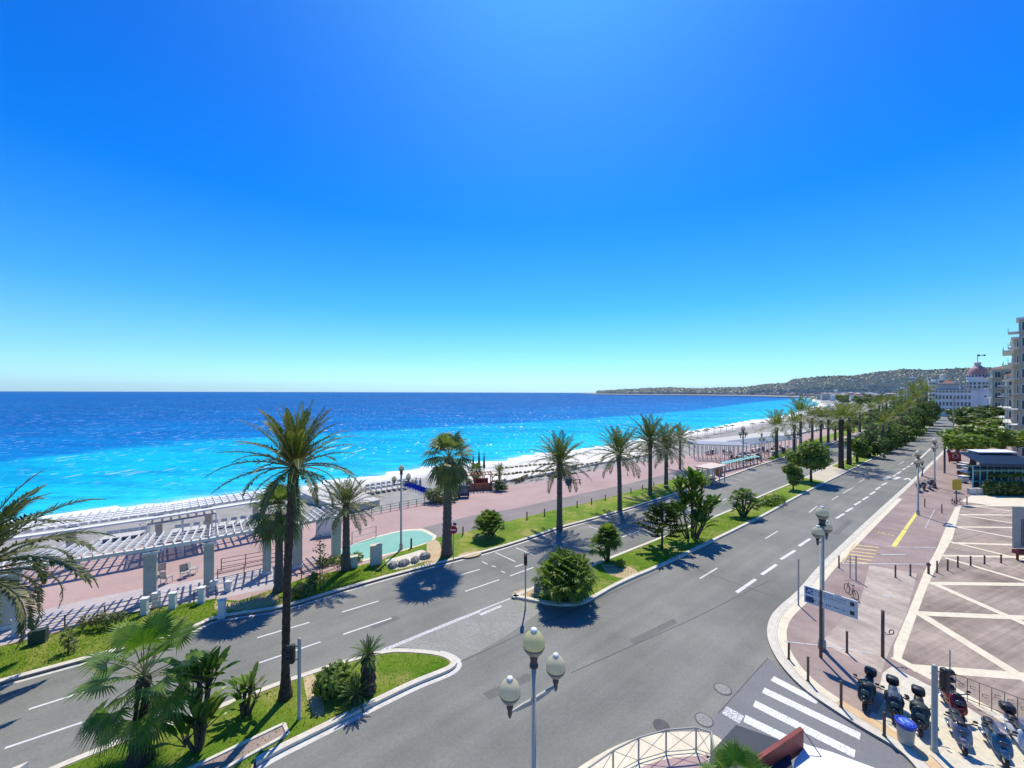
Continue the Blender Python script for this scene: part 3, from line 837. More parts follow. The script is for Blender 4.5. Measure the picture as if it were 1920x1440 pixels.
# faded lettering of the bay (unreadable in the photo, only its strokes are left)
mb = MB()
A = G(1641,998,.12); Bq = G(1676,1006,.12); t = (Bq-A).normalized(); nn = Vector((-t.y,t.x,0))
Lh = (Bq-A).length
def stroke(p, q, z=0.1335):
    P0 = A + t*(p[0]*Lh) + nn*(p[1]*.55); P1 = A + t*(q[0]*Lh) + nn*(q[1]*.55)
    dd = (P1-P0).normalized(); m_ = Vector((-dd.y,dd.x,0))*.045
    mb.add([(x.x,x.y,z) for x in (P0-m_,P1-m_,P1+m_,P0+m_)], [(0,1,2,3)])
for s_ in ([(0,.1),(.07,.9)],[(0,.9),(.07,.1)],[(.11,.9),(.17,.9)],[(.17,.9),(.11,.1)],[(.11,.1),(.18,.1)],[(.32,.0),(.32,1)],[(.32,1),(.40,.75)],[(.40,.75),(.40,.25)],[(.40,.25),(.32,0)],[(.47,.1),(.47,.9)],[(.47,.5),(.53,.5)],[(.58,0),(.58,.2)],[(.70,.9),(.70,.1)],[(.70,.1),(.65,.2)],[(.78,.1),(.84,.9)],[(.84,.9),(.90,.1)],[(.94,.1),(.94,.9)]):
    stroke(*s_)
tag(mb.build('faded_lettering', M['yellow_worn']), 'faded yellow lettering on the pavement', kind='structure')

# ---- road markings
mb = MB()
TH = [((1381,1111),(1417,1086)),((1428,1077.5),(1456,1058.5)),((1464,1049),(1491,1032)),((1498,1024),(1519,1010)),((1568,972),(1583,963)),
      ((1586,959.6),(1599,952)),((1602,947),(1614,940)),((1617,937.5),(1628,931)),((1631,927.5),(1641,921.5)),((1642,918),(1650.5,913)),((1653,910),(1663,905)),
      ((1675,893.5),(1689,884)),((1692,881),(1698,877.5)),((1700,876.5),(1706,873.5)),((1708,871),(1717,864.5))]
for a, b in TH: mark(mb, a, b, 0.25, 0.006)
mark(mb, (1726,859), (1749,837), 0.28, 0.006)
mark(mb, (1657,898), (1668.5,893.5), 0.55, 0.006); mark(mb, (1676.5,898.5), (1687,894.5), 0.5, 0.006); mark(mb, (1695,899), (1703,896.5), .35, .006); mark(mb, (1703,896.5),(1708,901), .3, .0065)
for a, b in (((1312,1085),(1345,1065)),((1435,1010),(1458,996)),((1517,961),(1532,949)),((1611,903.5),(1620,899)),((1644,894),(1652,890)),((1643,894.5),(1652,890.5)),((1580,925),(1600,914)),((1560,937),(1572,930)),((1685,871),(1695,865)),((1710,855),(1722,846))):
    mark(mb, a, b, 0.12, 0.006)
for a, b in (((54,1330),(158,1297)),((9,1403),(154,1354.5)),((482,1196),(580,1167)),((486,1243),(601,1203.5)),((643.5,1189.5),(734,1159)),((641,1148),(710,1127)),
             ((856,1080),(900,1067.5)),((956,1080),(1000,1064)),((965.6,1063),(981,1058)),((872,1109),(936,1087)),((1166,1007),(1200,995)),((1063,1048),(1078,1042)),((1120,1025),(1134,1020)),
             ((1345,943),(1362,935)),((1290,958),(1312,950)),((904,1053),(914,1058)),((922,1061),(930,1063)),((940,1071),(947,1074))):
    mark(mb, a, b, 0.13, 0.006)
for a, b in (((929,1036),(966,1053)),((967,1027),(1001,1041)),((1104,987),(1126,994)),((1330,912),(1352,917)),((1342,907),(1366,912)),((1356,902),(1380,907)),((1370,896),(1392,901)),((1385,891),(1405,895)),((1402,885),(1420,888))):
    mark(mb, a, b, 0.12, 0.006)
mb2 = MB(); mark(mb2, (716,1219), (838,1169), 0.16, 0.007); mark(mb2, (728,1216), (900,1146), 0.22, 0.0066); mark(mb2, (838,1169), (957,1122), 0.16, 0.007)
mark(mb2, (900,1153), (940,1136), 0.25, 0.0064)
tag(mb.build('lane_markings', M['white_line']), 'white lane lines and arrows on the carriageways', kind='structure')
tag(mb2.build('worn_edge_line', M['worn_line']), 'double worn white line across the gap between the islands', kind='structure')
mb = MB()
def zebra(mb, a, b, w0, z):
    mark(mb, a, b, w0, z)
zebra(mb, (1448,1272), (1533,1316), 0.48, 0.008)
zebra(mb, (1431,1294), (1613,1381), 0.48, 0.008)
zebra(mb, (1414,1319), (1603,1414), 0.50, 0.008)
zebra(mb, (1396,1347), (1520,1408), 0.50, 0.008)
tag(mb.build('zebra_crossing', M['zebra']), 'white zebra stripes across the side street', kind='structure')
mb = MB(); zebra(mb, (1358,1331), (1391,1350), 0.62, 0.008)
tag(mb.build('worn_zebra_stripe', paint('worn_zebra', (0.8,0.8,0.8), (0.25,0.25,0.25), 0.5)), 'worn end of the nearest zebra stripe', kind='structure')
mb = MB()
for (u, v_, r) in ((1355,1292,.42),(1320,1350,.40),(1240,1361,.36)):
    c_ = G(u, v_, 0)
    mb.lathe([(r, 0.004), (r, 0.012), (r*.93, 0.012)], c_, 28)
tag(mb.build('manhole_rings', M['seam']), 'round manhole covers let into the asphalt', kind='structure')
mb = MB()
for (u, v_, r) in ((1355,1292,.36),(1320,1350,.35)):
    c_ = G(u, v_, 0); mb.lathe([(r, 0.0), (r, 0.016), (.01, 0.016)], c_, 24)
tag(mb.build('manhole_lids', paint('worn_iron_lid', (0.30,0.30,0.28), (0.17,0.17,0.16), 0.5)), 'worn iron manhole lids', kind='structure')

# near pavement corner with the guard rail
nk = smooth_line(W([(1010,1530),(1060,1462),(1110,1427),(1160,1400),(1210,1383),(1268,1376),(1322,1377),(1352,1388),(1385,1430),(1400,1520)],0), 2)
mb = MB(); mb.poly([(a.x,a.y,0) for a in nk + [Vector((5.5,4,0)), Vector((0.5,4,0))]], 0.12, -0.1)
tag(mb.build('corner_pavement', M['cream']), 'cream paved corner behind the guard rail', kind='structure')
mb = MB(); mb.poly([(a.x,a.y,0) for a in offset_line(nk, -1.15) + [Vector((4.5,4,0)), Vector((1.6,4,0))]], 0.125)
tag(mb.build('corner_pavement_centre', M['pink']), 'pink centre of the corner pavement', kind='structure')

# splash basin
mb = MB()
bs = smooth_line(W([(636,1030),(690,1010),(750,994),(786,991),(800,993),(826,1009),(780,1026),(700,1048),(640,1062),(620,1048),(636,1030)],0.12), 1)[:-1]
mb.poly([(a.x,a.y,0) for a in bs], 0.13)
tag(mb.build('basin_border', M['cream']), 'cream border of the green basin', kind='structure')
c0 = sum(bs, Vector())/len(bs)
mb = MB(); mb.poly([(c0.x+(a.x-c0.x)*.93, c0.y+(a.y-c0.y)*.87, 0) for a in bs], 0.136)
tag(mb.build('splash_basin', M['basin']), 'shallow green basin on the promenade', kind='structure')

# ---- hills across the bay
RIDGE = [(1040,734.8,6800),(1100,733.5,6600),(1133,733,6400),(1166,731,6200),(1210,728.5,6000),(1253,726.5,5700),(1300,728.5,5400),(1355,727,5100),(1403,725.6,4800),(1428,721,4600),
         (1475,718,4300),(1487,711,4200),(1537,706,3900),(1603,704,3500),(1640,698,3300),(1698,692,3000),(1731,693.5,2900),(1793,691,2700),(1850,690,2500),(1930,687,2400),(2050,690,2300),(2300,700,2100)]
FSH = [(1000,5600),(1120,4250),(1180,3700),(1260,3150),(1338,2950),(1416,2560),(1494,1700),(1526,1180),(1545,900),(1600,1150),(1700,1250),(2400,1250)]
def front_y(u):
    for a, b in zip(FSH, FSH[1:]):
        if a[0] <= u <= b[0]: return a[1]+(b[1]-a[1])*(u-a[0])/(b[0]-a[0])
    return FSH[-1][1]
def lerp_r(u):
    for a, b in zip(RIDGE, RIDGE[1:]):
        if a[0] <= u <= b[0]:
            t = (u-a[0])/(b[0]-a[0]); return a[1]+(b[1]-a[1])*t, a[2]+(b[2]-a[2])*t
    return RIDGE[-1][1:]
hrng = random.Random(3)
HC = 240; hv = []; hrow = 9; HU0 = 1118
hills_pts = {}
for i in range(HC+1):
    u = HU0 + (2300-HU0)*i/HC
    vr, Y = lerp_r(u)
    vr += hrng.uniform(-.5,.5)
    top = at_depth(u, vr, Y)
    for j in range(hrow):
        t = j/(hrow-1)
        fy = max(front_y(u)*1.06, Y*.5); yy = fy + (Y-fy)*t
        z = top.z * (t**1.15) + (hrng.uniform(-4,4)*t if 0 < t < 1 else 0)
        p_ = at_depth(u, 735, yy)
        hv.append((p_.x, yy, max(0.2, z) if t > 0 else -0.3))
    b_ = at_depth(u, 735, Y*1.5); hv.append((b_.x, b_.y, -0.3))
hr = hrow+1
mb = MB(); mb.add(hv, [(i*hr+j, (i+1)*hr+j, (i+1)*hr+j+1, i*hr+j+1) for i in range(HC) for j in range(hr-1)])
mt, n, l, p, o = newmat('wooded_hillside')
v = pos(n)
a_ = ramp(n, l, noise(n, l, v, 0.004, 6, 0.7), .38, .62)
c = mixc(n, l, a_, (0.018,0.045,0.055), (0.04,0.07,0.075))
f = ramp(n, l, noise(n, l, v, 0.028, 5, 0.8), .60, .70)
c = mixc(n, l, f, c, (0.22,0.21,0.20))
l.new(c, p.inputs['Base Color']); p.inputs['Roughness'].default_value = 1
bump(n, l, noise(n, l, v, 0.03, 6, 0.8), p, 1.0, 14.0)
HILLS = tag(mb.build('hills', mt, smooth=False), 'wooded hills with houses behind the bay', kind='structure')
def hill_point(u, t):
    vr, Y = lerp_r(u); top = at_depth(u, vr, Y)
    fy = max(front_y(u)*1.06, Y*.5); yy = fy + (Y-fy)*t
    p_ = at_depth(u, 735, yy)
    return Vector((p_.x, yy, top.z * (t**1.25)))

# ================================================================== PLANTS
def leaf_blade(mb, a, b, wd, up, fold=0.0):
    """narrow pointed leaflet from a to b"""
    d = b - a
    s_ = d.cross(up)
    if s_.length < 1e-6: return
    s_.normalize(); s_ *= wd/2
    mid = a + d*0.45
    mb.add([a, mid + s_, b, mid - s_], [(0,1,2,3)])
def frond(mb, rb, az, e0, L, droop, rg, nst=22, lw=0.022, lr=0.17, twist=0.0, base=Vector((0,0,0))):
    """feather frond; e0 start elevation, droop = how much it bends down (rad)"""
    pts = []; p = base.copy(); n = 9
    side = Vector((-sin(az), cos(az), 0))
    for i in range(n+1):
        pts.append(p.copy())
        t = i/n
        e = e0 - droop*(t**1.3)
        d = Vector((cos(az)*cos(e), sin(az)*cos(e), sin(e))) + side*twist*t
        p = p + d.normalized()*(L/n)
    rb.tube(pts, [L*0.011*(1-0.75*i/n)+0.0015*L for i in range(n+1)], 3, False)
    for k in range(nst):
        t = 0.16 + 0.84*(k+0.5)/nst
        x = t*n; i = min(int(x), n-1); q = pts[i].lerp(pts[i+1], x-i)
        d = (pts[i+1]-pts[i]).normalized()
        s0 = d.cross(Vector((0,0,1)))
        if s0.length < .05: s0 = side.copy()
        s0.normalize(); up = s0.cross(d)
        ll = L*lr*(sin(pi*min(1, t*0.93+0.1))**0.55)*rg.uniform(.85,1.15)
        for sg in (-1, 1):
            v_ = (s0*sg*0.72 + d*(0.55+0.5*t) + up*rg.uniform(-.1,.42)).normalized()
            tip = q + v_*ll; tip.z -= ll*0.18*rg.random()
            leaf_blade(mb, q, tip, L*lw*rg.uniform(.8,1.2), up)
def date_crown(seed, nf, emin=-35, emax=86, droop=1.15, nst=22, L=1.0, lr=.17, lw=.022, dvar=.25):
    rg = random.Random(seed); mb = MB(); rb = MB()
    for k in range(nf):
        t = (k+0.5)/nf
        az = k*2.39996 + rg.uniform(-.2,.2)
        e0 = rad(emin + (emax-emin)*(t**0.85)) + rg.uniform(-.08,.08)
        frond(mb, rb, az, e0, L*rg.uniform(.86,1.08)*(0.82 + .18*sin(pi*t)), droop*(1.05-0.55*t)*rg.uniform(1-dvar,1+dvar), rg, nst, lw, lr, rg.uniform(-.25,.25), Vector((cos(az)*.03, sin(az)*.03, -.05+.08*t)))
    return mb, rb
def fan_leaf(mb, rb, base, az, e, pet, R, nseg, rg, droop=.35, pw=.02, sag=0.3):
    d = Vector((cos(az)*cos(e), sin(az)*cos(e), sin(e)))
    e2 = e - sag; d2 = Vector((cos(az)*cos(e2), sin(az)*cos(e2), sin(e2)))
    h = base + d*pet*.6; c = h + d2*pet*.4
    rb.tube([base, h, c], [pw, pw*.8, pw*.6], 3, False)
    s_ = Vector((-sin(az), cos(az), 0)); nrm = s_.cross(d2)*-1
    if nrm.z < 0: nrm = -nrm
    for k in range(nseg):
        a = (k+.5)/nseg*2-1
        th = a*rad(118)
        r = R*(1-.22*abs(a))*rg.uniform(.9,1.08)
        v_ = d2*cos(th) + s_*sin(th)
        m_ = c + v_*r*.58 + nrm*r*.05*(1-2*abs((k%2)-.5)*0) 
        tip = c + v_*r; tip.z -= r*droop*rg.uniform(.5,1.2); 
        w_ = v_.cross(nrm).normalized()*(r*sin(rad(118)/nseg)*0.55)
        mb.add([c, m_+w_, tip, m_-w_], [(0,1,2,3)])
def fan_crown(seed, nl, R=1.0, emin=-50, emax=80, nseg=22, droop=.35, pet=.55):
    rg = random.Random(seed); mb = MB(); rb = MB()
    for k in range(nl):
        t = (k+.5)/nl
        e = rad(emin+(emax-emin)*t)+rg.uniform(-.12,.12)
        fan_leaf(mb, rb, Vector((0,0,-.1+.15*t)), k*2.39996+rg.uniform(-.2,.2), e, R*pet*rg.uniform(.85,1.1), R*(1-pet)*1.15, nseg, rg, droop*(1.15-.7*t), .013*R, .25)
    return mb, rb
def leaf_cloud(clusters, nleaf, size, seed, flat=0.35, asp=1.7, fill=.45):
    """clusters: (cx,cy,cz,rx,ry,rz); leaves spread through the outer part of each"""
    rg = random.Random(seed); mb = MB()
    vol = [c[3]*c[4]*c[5] for c in clusters]; vt = sum(vol)
    for c, v_ in zip(clusters, vol):
        for _ in range(max(8, int(nleaf*v_/vt))):
            d = Vector((rg.gauss(0,1), rg.gauss(0,1), rg.gauss(0,1))).normalized()
            r = (fill + (1-fill)*rg.random()**.6)*rg.uniform(.9,1.12)
            p = Vector((c[0]+d.x*c[3]*r, c[1]+d.y*c[4]*r, c[2]+d.z*c[5]*r))
            nv = (d + Vector((rg.gauss(0,.5), rg.gauss(0,.5), rg.gauss(.3,.5)))).normalized()
            a = nv.orthogonal().normalized(); b = nv.cross(a); th = rg.random()*6.28
            a, b = a*cos(th)+b*sin(th), b*cos(th)-a*sin(th)
            s_ = size*rg.uniform(.6,1.35)
            mb.add([p-a*s_*asp/2, p+b*s_/2, p+a*s_*asp/2, p-b*s_/2], [(0,1,2,3)])
    return mb
def trunk_mesh(h, r0, r1, lean=(0,0), flare=1.5, rings=14, mat=None, seed=0, knob=0.0, n=10, ridge=.05):
    rg = random.Random(seed); mb = MB(); pts = []; rs = []
    st = max(8, int(h*4)) if h > 1.5 else 6
    for i in range(st+1):
        t = i/st
        pts.append(Vector((lean[0]*(t*.15+.85*t*t*t), lean[1]*(t*.4+.6*t*t), h*t - (.15 if i == 0 else 0))))
        r = r0+(r1-r0)*t
        r *= 1 + (flare-1)*math.exp(-t*h/0.55)
        r *= 1 + ridge*(1 if i % 2 else -1) + rg.uniform(-.03,.03)
        if knob and t > .86: r *= 1+knob*sin(pi*(t-.86)/.14)
        rs.append(r)
    mb.tube(pts, rs, n, True); return mb, pts[-1]

_dm = {}
M['date_far'] = leafmat('pale_date_frond', (0.08,0.115,0.03), (0.20,0.21,0.07), 0.4, 0.7)  # lighter green fronds for the palms farther off
def palm_meshes(kind, v_=0):
    k = (kind, v_)
    if k in _dm: return _dm[k]
    if kind == 'date': mb, rb = date_crown(11+v_, 54, -32, 86, 1.15)
    elif kind == 'dateL': mb, rb = date_crown(21+v_, 52, -30, 88, 1.2, 44, lw=.019, lr=.115)
    elif kind == 'dateF': mb, rb = date_crown(31+v_, 36, -28, 86, 1.15, 14, lw=.04, lr=.17)
    elif kind == 'dateN': mb, rb = date_crown(41+v_, 46, -30, 82, 2.0, 70, lw=.016, lr=.125)
    elif kind == 'fan': mb, rb = fan_crown(51+v_, 34, 1.0, -70+8*(1-v_), 84, 20, .45, .5)
    elif kind == 'fanN': mb, rb = fan_crown(61+v_, 30, 1.0, -62, 84, 32, .28, .62)
    elif kind == 'fanF': mb, rb = fan_crown(71+v_, 26, 1.0, -50, 80, 9, .3, .45)
    elif kind == 'cyc': mb, rb = date_crown(81+v_, 46, -35, 84, 1.0, 24, lw=.028, lr=.14)
    mat = {'d': M['date'], 'f': M['fan'] if kind == 'fanN' else M['fan_dull'], 'c': M['cycad']}[kind[0]]
    if kind == 'dateF': mat = M['date_far']
    _dm[k] = (mb.mesh('fronds', mat), rb.mesh('ribs', M['rachis']))
    return _dm[k]
def palm(name, label, uv, vcrown, L, kind='date', variant=0, r=(.24,.17), dx=0.0, group=None, flare=1.5, tm='trunk', cat='palm tree', crown_sc=(1,1,1), rz=None, ribs=True, dy=0.0, h=None, knob=.35):
    b = G(uv[0], uv[1], 0.12)
    if h is None: h = hz(uv[0], vcrown, b.y) - .12
    root = tag(empty(name, b), label, cat, group)
    tm_, top = trunk_mesh(h, r[0], r[1], (dx, dy), flare, mat=None, seed=int(uv[0]), knob=knob)
    t = tm_.build('trunk', M[tm], root, smooth=True)
    lm, rm = palm_meshes(kind, variant)
    rz = rng.uniform(0, 6.28) if rz is None else rz
    c = link('crown', lm, root, top, rz, (L*crown_sc[0], L*crown_sc[1], L*crown_sc[2]))
    if ribs:
        r_ = link('frond_ribs', rm, c)
    return root
def spreadL(px, Y): return px*Y/F
# --- date palms and fan palms of the sea side verge and the near islands
t1 = palm('date_palm', 'tall slender date palm towering beside the near traffic light, orange date stalks in its crown', (535,1308), 872, 3.45, 'dateL', 0, (.178,.19), dx=.42, flare=2.1, rz=.5)
crown = [o for o in bpy.data.objects if o.parent == t1 and o.name.startswith('crown')][0]
rg = random.Random(5); mbs = MB()
for k in range(70):
    az = rg.uniform(0, 6.28); e = rad(rg.uniform(28, 78)); ln = rg.uniform(.12,.36)
    d = Vector((cos(az)*cos(e), sin(az)*cos(e), sin(e)))
    mbs.bar(Vector((0,0,.0)), d*ln, .010, .010)
    for j in range(5):
        q = d*ln*(.6+.1*j); mbs.bar(q, q + Vector((rg.uniform(-.05,.05), rg.uniform(-.05,.05), rg.uniform(-.02,.05))), .007, .007)
mbs.build('date_stalks', M['orange'], crown)
lm2, rm2 = date_crown(93, 20, 50, 88, .35, 26, L=.95, lw=.016, lr=.12)
lm2.build('young_fronds', M['date_y'], crown)
palm('date_palm', 'low date palm cut by the left edge with long arching fronds', (-62,1290), 1075, 6.0, 'dateN', 0, (.32,.26), kind if False else 0, flare=1.3, rz=2.2)
palm('fan_palm', 'bushy fan palm on the near island beside the bird of paradise plants', (263,1428), 1268, 2.35, 'fanN', 0, (.27,.20), dx=.15, flare=1.9, cat='palm tree', tm='trunk', rz=1.0)
palm('fan_palm', 'fan palm behind the tall slender date palm, pale trunk', (523,1108), 958, 2.35, 'fan', 0, (.30,.22), flare=1.5, tm='trunk_g')
palm('date_palm', 'date palm left of the splash basin, short dark trunk', (649,1068), 948, 3.1, 'date', 0, (.34,.24), flare=1.35, tm='trunk_g')
palm('fan_palm', 'stout fan palm next to the round red road sign', (838,1040), 858, 2.75, 'fan', 1, (.46,.30), dx=.2, flare=1.3, tm='trunk_g', knob=.6)
palm('date_palm', 'date palm in the verge behind the near traffic signal, first of the promenade row', (1049,990), 868, 4.3, 'date', 1, (.33,.28), flare=1.2, tm='trunk_g')
palm('date_palm', 'date palm whose long lower fronds hang over the pink promenade', (1162,957), 850, 4.5, 'date', 2, (.28,.26), dx=-.2, flare=1.2, tm='trunk_g')
palm('date_palm', 'tallest date palm of the group above the pines of the median', (1219,928), 828, 5.0, 'date', 0, (.28,.26), flare=1.2, tm='trunk_g')
palm('date_palm', 'date palm tucked behind the tallest one, right of it', (1249,914), 838, 4.9, 'date', 1, (.30,.26), flare=1.2, tm='trunk_g')
palm('date_palm', 'thin date palm rising behind the double palm group near the surf', (1275,880), 822, 4.0, 'dateF', 1, (.2,.18), flare=1.2, tm='trunk_g')
# beach side small palms at the kiosk
palm('date_palm', 'small young palm by the red kiosk on the beach edge', (936,915), 886, 1.9, 'dateF', 0, (.14,.12), tm='trunk_g')
palm('fan_palm', 'small palm at the left of the red beach kiosk', (893,912), 882, 1.4, 'fanF', 0, (.14,.12), tm='trunk_g')
# rows beyond the kiosk
ROW = [((1456,858),802,4.6),((1489,848),796,4.4),((1501,840),776,5.6),((1523,828),784,5.0),((1539,832),788,4.6),((1553,829),786,4.6),((1566,826),790,4.4)]
ords = ['first','second','third','fourth','fifth','sixth','seventh','eighth','ninth','tenth','eleventh','twelfth','thirteenth','fourteenth','fifteenth','sixteenth','seventeenth','eighteenth','nineteenth','twentieth']
for i, (uv, vc, L) in enumerate(ROW):
    palm('date_palm', '%s date palm from the left in the row past the turquoise benches' % ords[i], uv, vc, L*1.2, 'dateF', i % 2, (.34,.3), flare=1.2, tm='trunk_g', group='date palms in the row past the benches', ribs=False)
palm('fan_palm', 'left of the two thick trunked palms on the median', (1577,878), 786, 4.4, 'dateF', 0, (.46,.36), flare=1.15, tm='trunk', group='pair of thick palms on the median', ribs=False)
palm('fan_palm', 'right of the two thick trunked palms on the median', (1592,871), 787, 4.4, 'dateF', 1, (.44,.34), flare=1.15, tm='trunk', group='pair of thick palms on the median', ribs=False)
FARP = [((1592,815),777,5.5),((1612,810),772,5.0),((1632,803),768,5.2),((1648,798),760,5.5),((1662,792),756,5.4),((1676,788),752,5.5),((1640,782),756,5),((1655,777),752,5),((1600,790),766,4.5),((1575,795),768,4.5),((1712,790),735,7),((1726,785),726,7),((1690,784),742,6),((1668,838),790,4.5),((1690,822),776,5),((1704,812),764,5.5),((1719,805),748,6),((1735,796),738,7),((1655,845),797,4.2)]
for i, (uv, vc, L) in enumerate(FARP):
    palm('date_palm', '%s of the far palms where the two carriageways draw together' % ords[i], uv, vc, L, 'dateF', i % 2, (.4,.35), flare=1.1, tm='trunk_g', group='far palms of the median', ribs=False)
# palm head at the bottom edge (grows close to the viewer)
b = Vector((4.5, 7.5, .12))
root = tag(empty('fan_palm', b), 'top of a fan palm poking up at the bottom edge', 'palm tree')
tm_, top = trunk_mesh(6.85, .2, .14, seed=9); tm_.build('trunk', M['trunk_g'], root, smooth=True)
lm, rm = palm_meshes('fanN', 1)
c = link('crown', lm, root, top, 1.2, (1.02,1.02,1.05)); link('frond_ribs', rm, c)

# --- cycads
def cycad(label, uv, vc, L, r=.3, group=None):
    b = G(uv[0], uv[1], .12); h = max(.25, hz(uv[0], vc, b.y)-.12)
    root = tag(empty('cycad', b), label, 'cycad', group)
    tm_, top = trunk_mesh(h, r, r*.9, seed=3, flare=1.1, knob=0, ridge=.12); tm_.build('trunk', M['trunk'], root, smooth=False)
    lm, rm = palm_meshes('cyc', 0)
    c = link('crown', lm, root, top, 0.4, L); link('frond_ribs', rm, c)
    return root
cycad('cycad with a stout dark trunk on the near island', (690,1298), 1228, .98, .36)
cycad('low cycad spreading at the foot of the stout one', (668,1316), 1302, 1.0, .2)

# --- clumps of dwarf fan palms (round bushes)
def fan_bush(name, label, uv, heads, Lh, cat='bush', seed=1, nseg=12, nl=16, mat='bush', stems=True, group=None, sc=1.0):
    """heads: list of (dx,dy,z) in metres"""
    b = G(uv[0], uv[1], .12); rg = random.Random(seed)
    root = tag(empty(name, b), label, cat, group)
    mb = MB(); rb = MB(); sb = MB()
    for (x, y, z) in heads:
        for k in range(nl):
            t = (k+.5)/nl
            e = rad(-35+118*t)+rg.uniform(-.15,.15)
            fan_leaf(mb, rb, Vector((x,y,z)), k*2.4+rg.random()*.4, e, Lh*.5*rg.uniform(.8,1.2), Lh*.55, nseg, rg, .2, .01, .2)
        sb.tube([Vector((x*.15,y*.15,-.1)), Vector((x*.55,y*.55,z*.5)), Vector((x,y,z))], [.10,.09,.08], 6)
    c = mb.build('crown', M[mat], root); rb.build('leaf_stalks', M['rachis'], c)
    if stems: sb.build('stems', M['trunk'], root)
    return root
def dome_heads(n, R, H, seed, z0=.5):
    rg = random.Random(seed); out = []
    for k in range(n):
        t = (k+.5)/n; az = k*2.39996; rr = sqrt(t)
        out.append((cos(az)*R*rr*rg.uniform(.9,1.1), sin(az)*R*rr*rg.uniform(.9,1.1), z0+(H-z0)*sqrt(max(0.02, 1-.9*rr*rr))*rg.uniform(.9,1.05)))
    return out
fan_bush('dwarf_palm_bush', 'large round dwarf palm bush at the nose of the median', (1060,1122), [(x*q_, y*q_, z*w_) for (x,y,z), q_, w_ in zip(dome_heads(24, 1.55, 2.45, 4), [1,.8,1.15,.95,1.2,.85]*4, [1,1.12,.85,1.05,.9]*5)], 1.12, seed=4, nseg=9, nl=15)
fan_bush('dwarf_palm_bush', 'small tree like dwarf palm with two stems behind the large round bush', (1140,1052), [(0,0,2.2),(.25,.1,2.0),(-.2,.1,1.95),(.1,-.2,1.9),(-.85,-.2,1.25),(.1,.2,2.4)], 1.15, seed=5, nl=22)
fan_bush('dwarf_palm_bush', 'round dwarf palm bush alone on the verge right of the fan palm', (917,1007), dome_heads(16, 1.25, 2.1, 6), .85, seed=6, nl=14)
fan_bush('dwarf_palm_bush', 'open dwarf palm bush on the median left of the small trees', (1393,968), [(-1.2,0,1.6),(-.6,.3,2.3),(0,0,2.7),(.6,.2,2.6),(1.1,0,2.1),(-.9,-.5,1.0),(.9,-.4,1.3),(.2,.5,2.4),(-.2,-.4,2.0),(1.5,.1,1.5)], .95, seed=7, nl=12)
# --- giant bird of paradise plants
def paddle(mb, base, az, e, pet, L, wd, rg, droop=.5):
    d = Vector((cos(az)*cos(e), sin(az)*cos(e), sin(e))); s_ = Vector((-sin(az), cos(az), 0))
    p = base + d*pet; ring = [p]; n = 5; cur = p.copy(); A = []; Bq = []
    for i in range(n+1):
        t = i/n; e2 = e - droop*t
        d2 = Vector((cos(az)*cos(e2), sin(az)*cos(e2), sin(e2)))
        wv = wd/2*sin(pi*min(1, .08+.9*t))**.7
        up = s_.cross(d2)*-1
        A.append(cur + s_*wv + up*wv*.35); Bq.append(cur - s_*wv + up*wv*.35); ring.append(cur.copy())
        cur = cur + d2*(L/n)
    C = ring[1:]
    mb.strip(A, C); mb.strip(C, Bq)
def strel(label, uv, stems, seed, leafL=.75, group=None, tall=True):
    b = G(uv[0], uv[1], .12); rg = random.Random(seed)
    root = tag(empty('bird_of_paradise_plant', b), label, 'plant', group)
    mb = MB(); sb = MB()
    for (x, y, h, nl) in stems:
        top = Vector((x, y, h))
        sb.tube([Vector((x*.3,y*.3,-.1)), Vector((x*.7,y*.7,h*.5)), top], [.085,.075,.06], 7)
        for k in range(nl):
            az = rg.uniform(0,6.28) if k % 3 else (0.2 + pi*(k//3 % 2))
            e = rad(rg.uniform(35,86)); pet = rg.uniform(.35,.75)*leafL
            base = top - Vector((0,0,rg.uniform(0,.5)*min(1,h)))
            d = Vector((cos(az)*cos(e), sin(az)*cos(e), sin(e)))
            sb.tube([base, base+d*pet], [.028,.02], 5)
            paddle(mb, base, az, e, pet, leafL*rg.uniform(.75,1.15), leafL*.36, rg, rg.uniform(.2,1.1))
    mb.build('leaves', M['paddle'], root); sb.build('stems', M['bark'], root)
    return root
strel('tall bird of paradise plant between the bushy fan palm and the low one', (372,1402), [(0,0,3.0,11),(.3,.1,2.7,10),(-.35,.15,2.2,9),(.2,-.4,1.5,9),(.45,-.3,1.0,9),(-.2,-.4,.8,8),(.15,.4,2.4,8)], 11, .95)
strel('low bird of paradise plant left of the slender date palm', (458,1340), [(0,0,1.15,9),(.3,0,1.3,8),(-.3,.1,1.0,8),(.1,-.3,.5,6),(.45,.2,.7,6)], 12, .62)
strel('tall clump of bird of paradise with palm like heads, right of the small pine', (1297,1008), [(0,0,3.6,18),(.8,.1,3.0,16),(-.8,.2,3.1,16),(.1,.3,4.6,20),(-1.3,0,2.2,16),(1.4,0,2.3,16),(0,-.5,1.6,12),(.7,-.4,1.2,12),(2.0,.1,2.9,14),(-1.8,.1,1.9,12),(.2,.2,5.6,24),(-1.0,.4,4.7,18),(1.2,.4,4.9,18)], 13, 1.25)
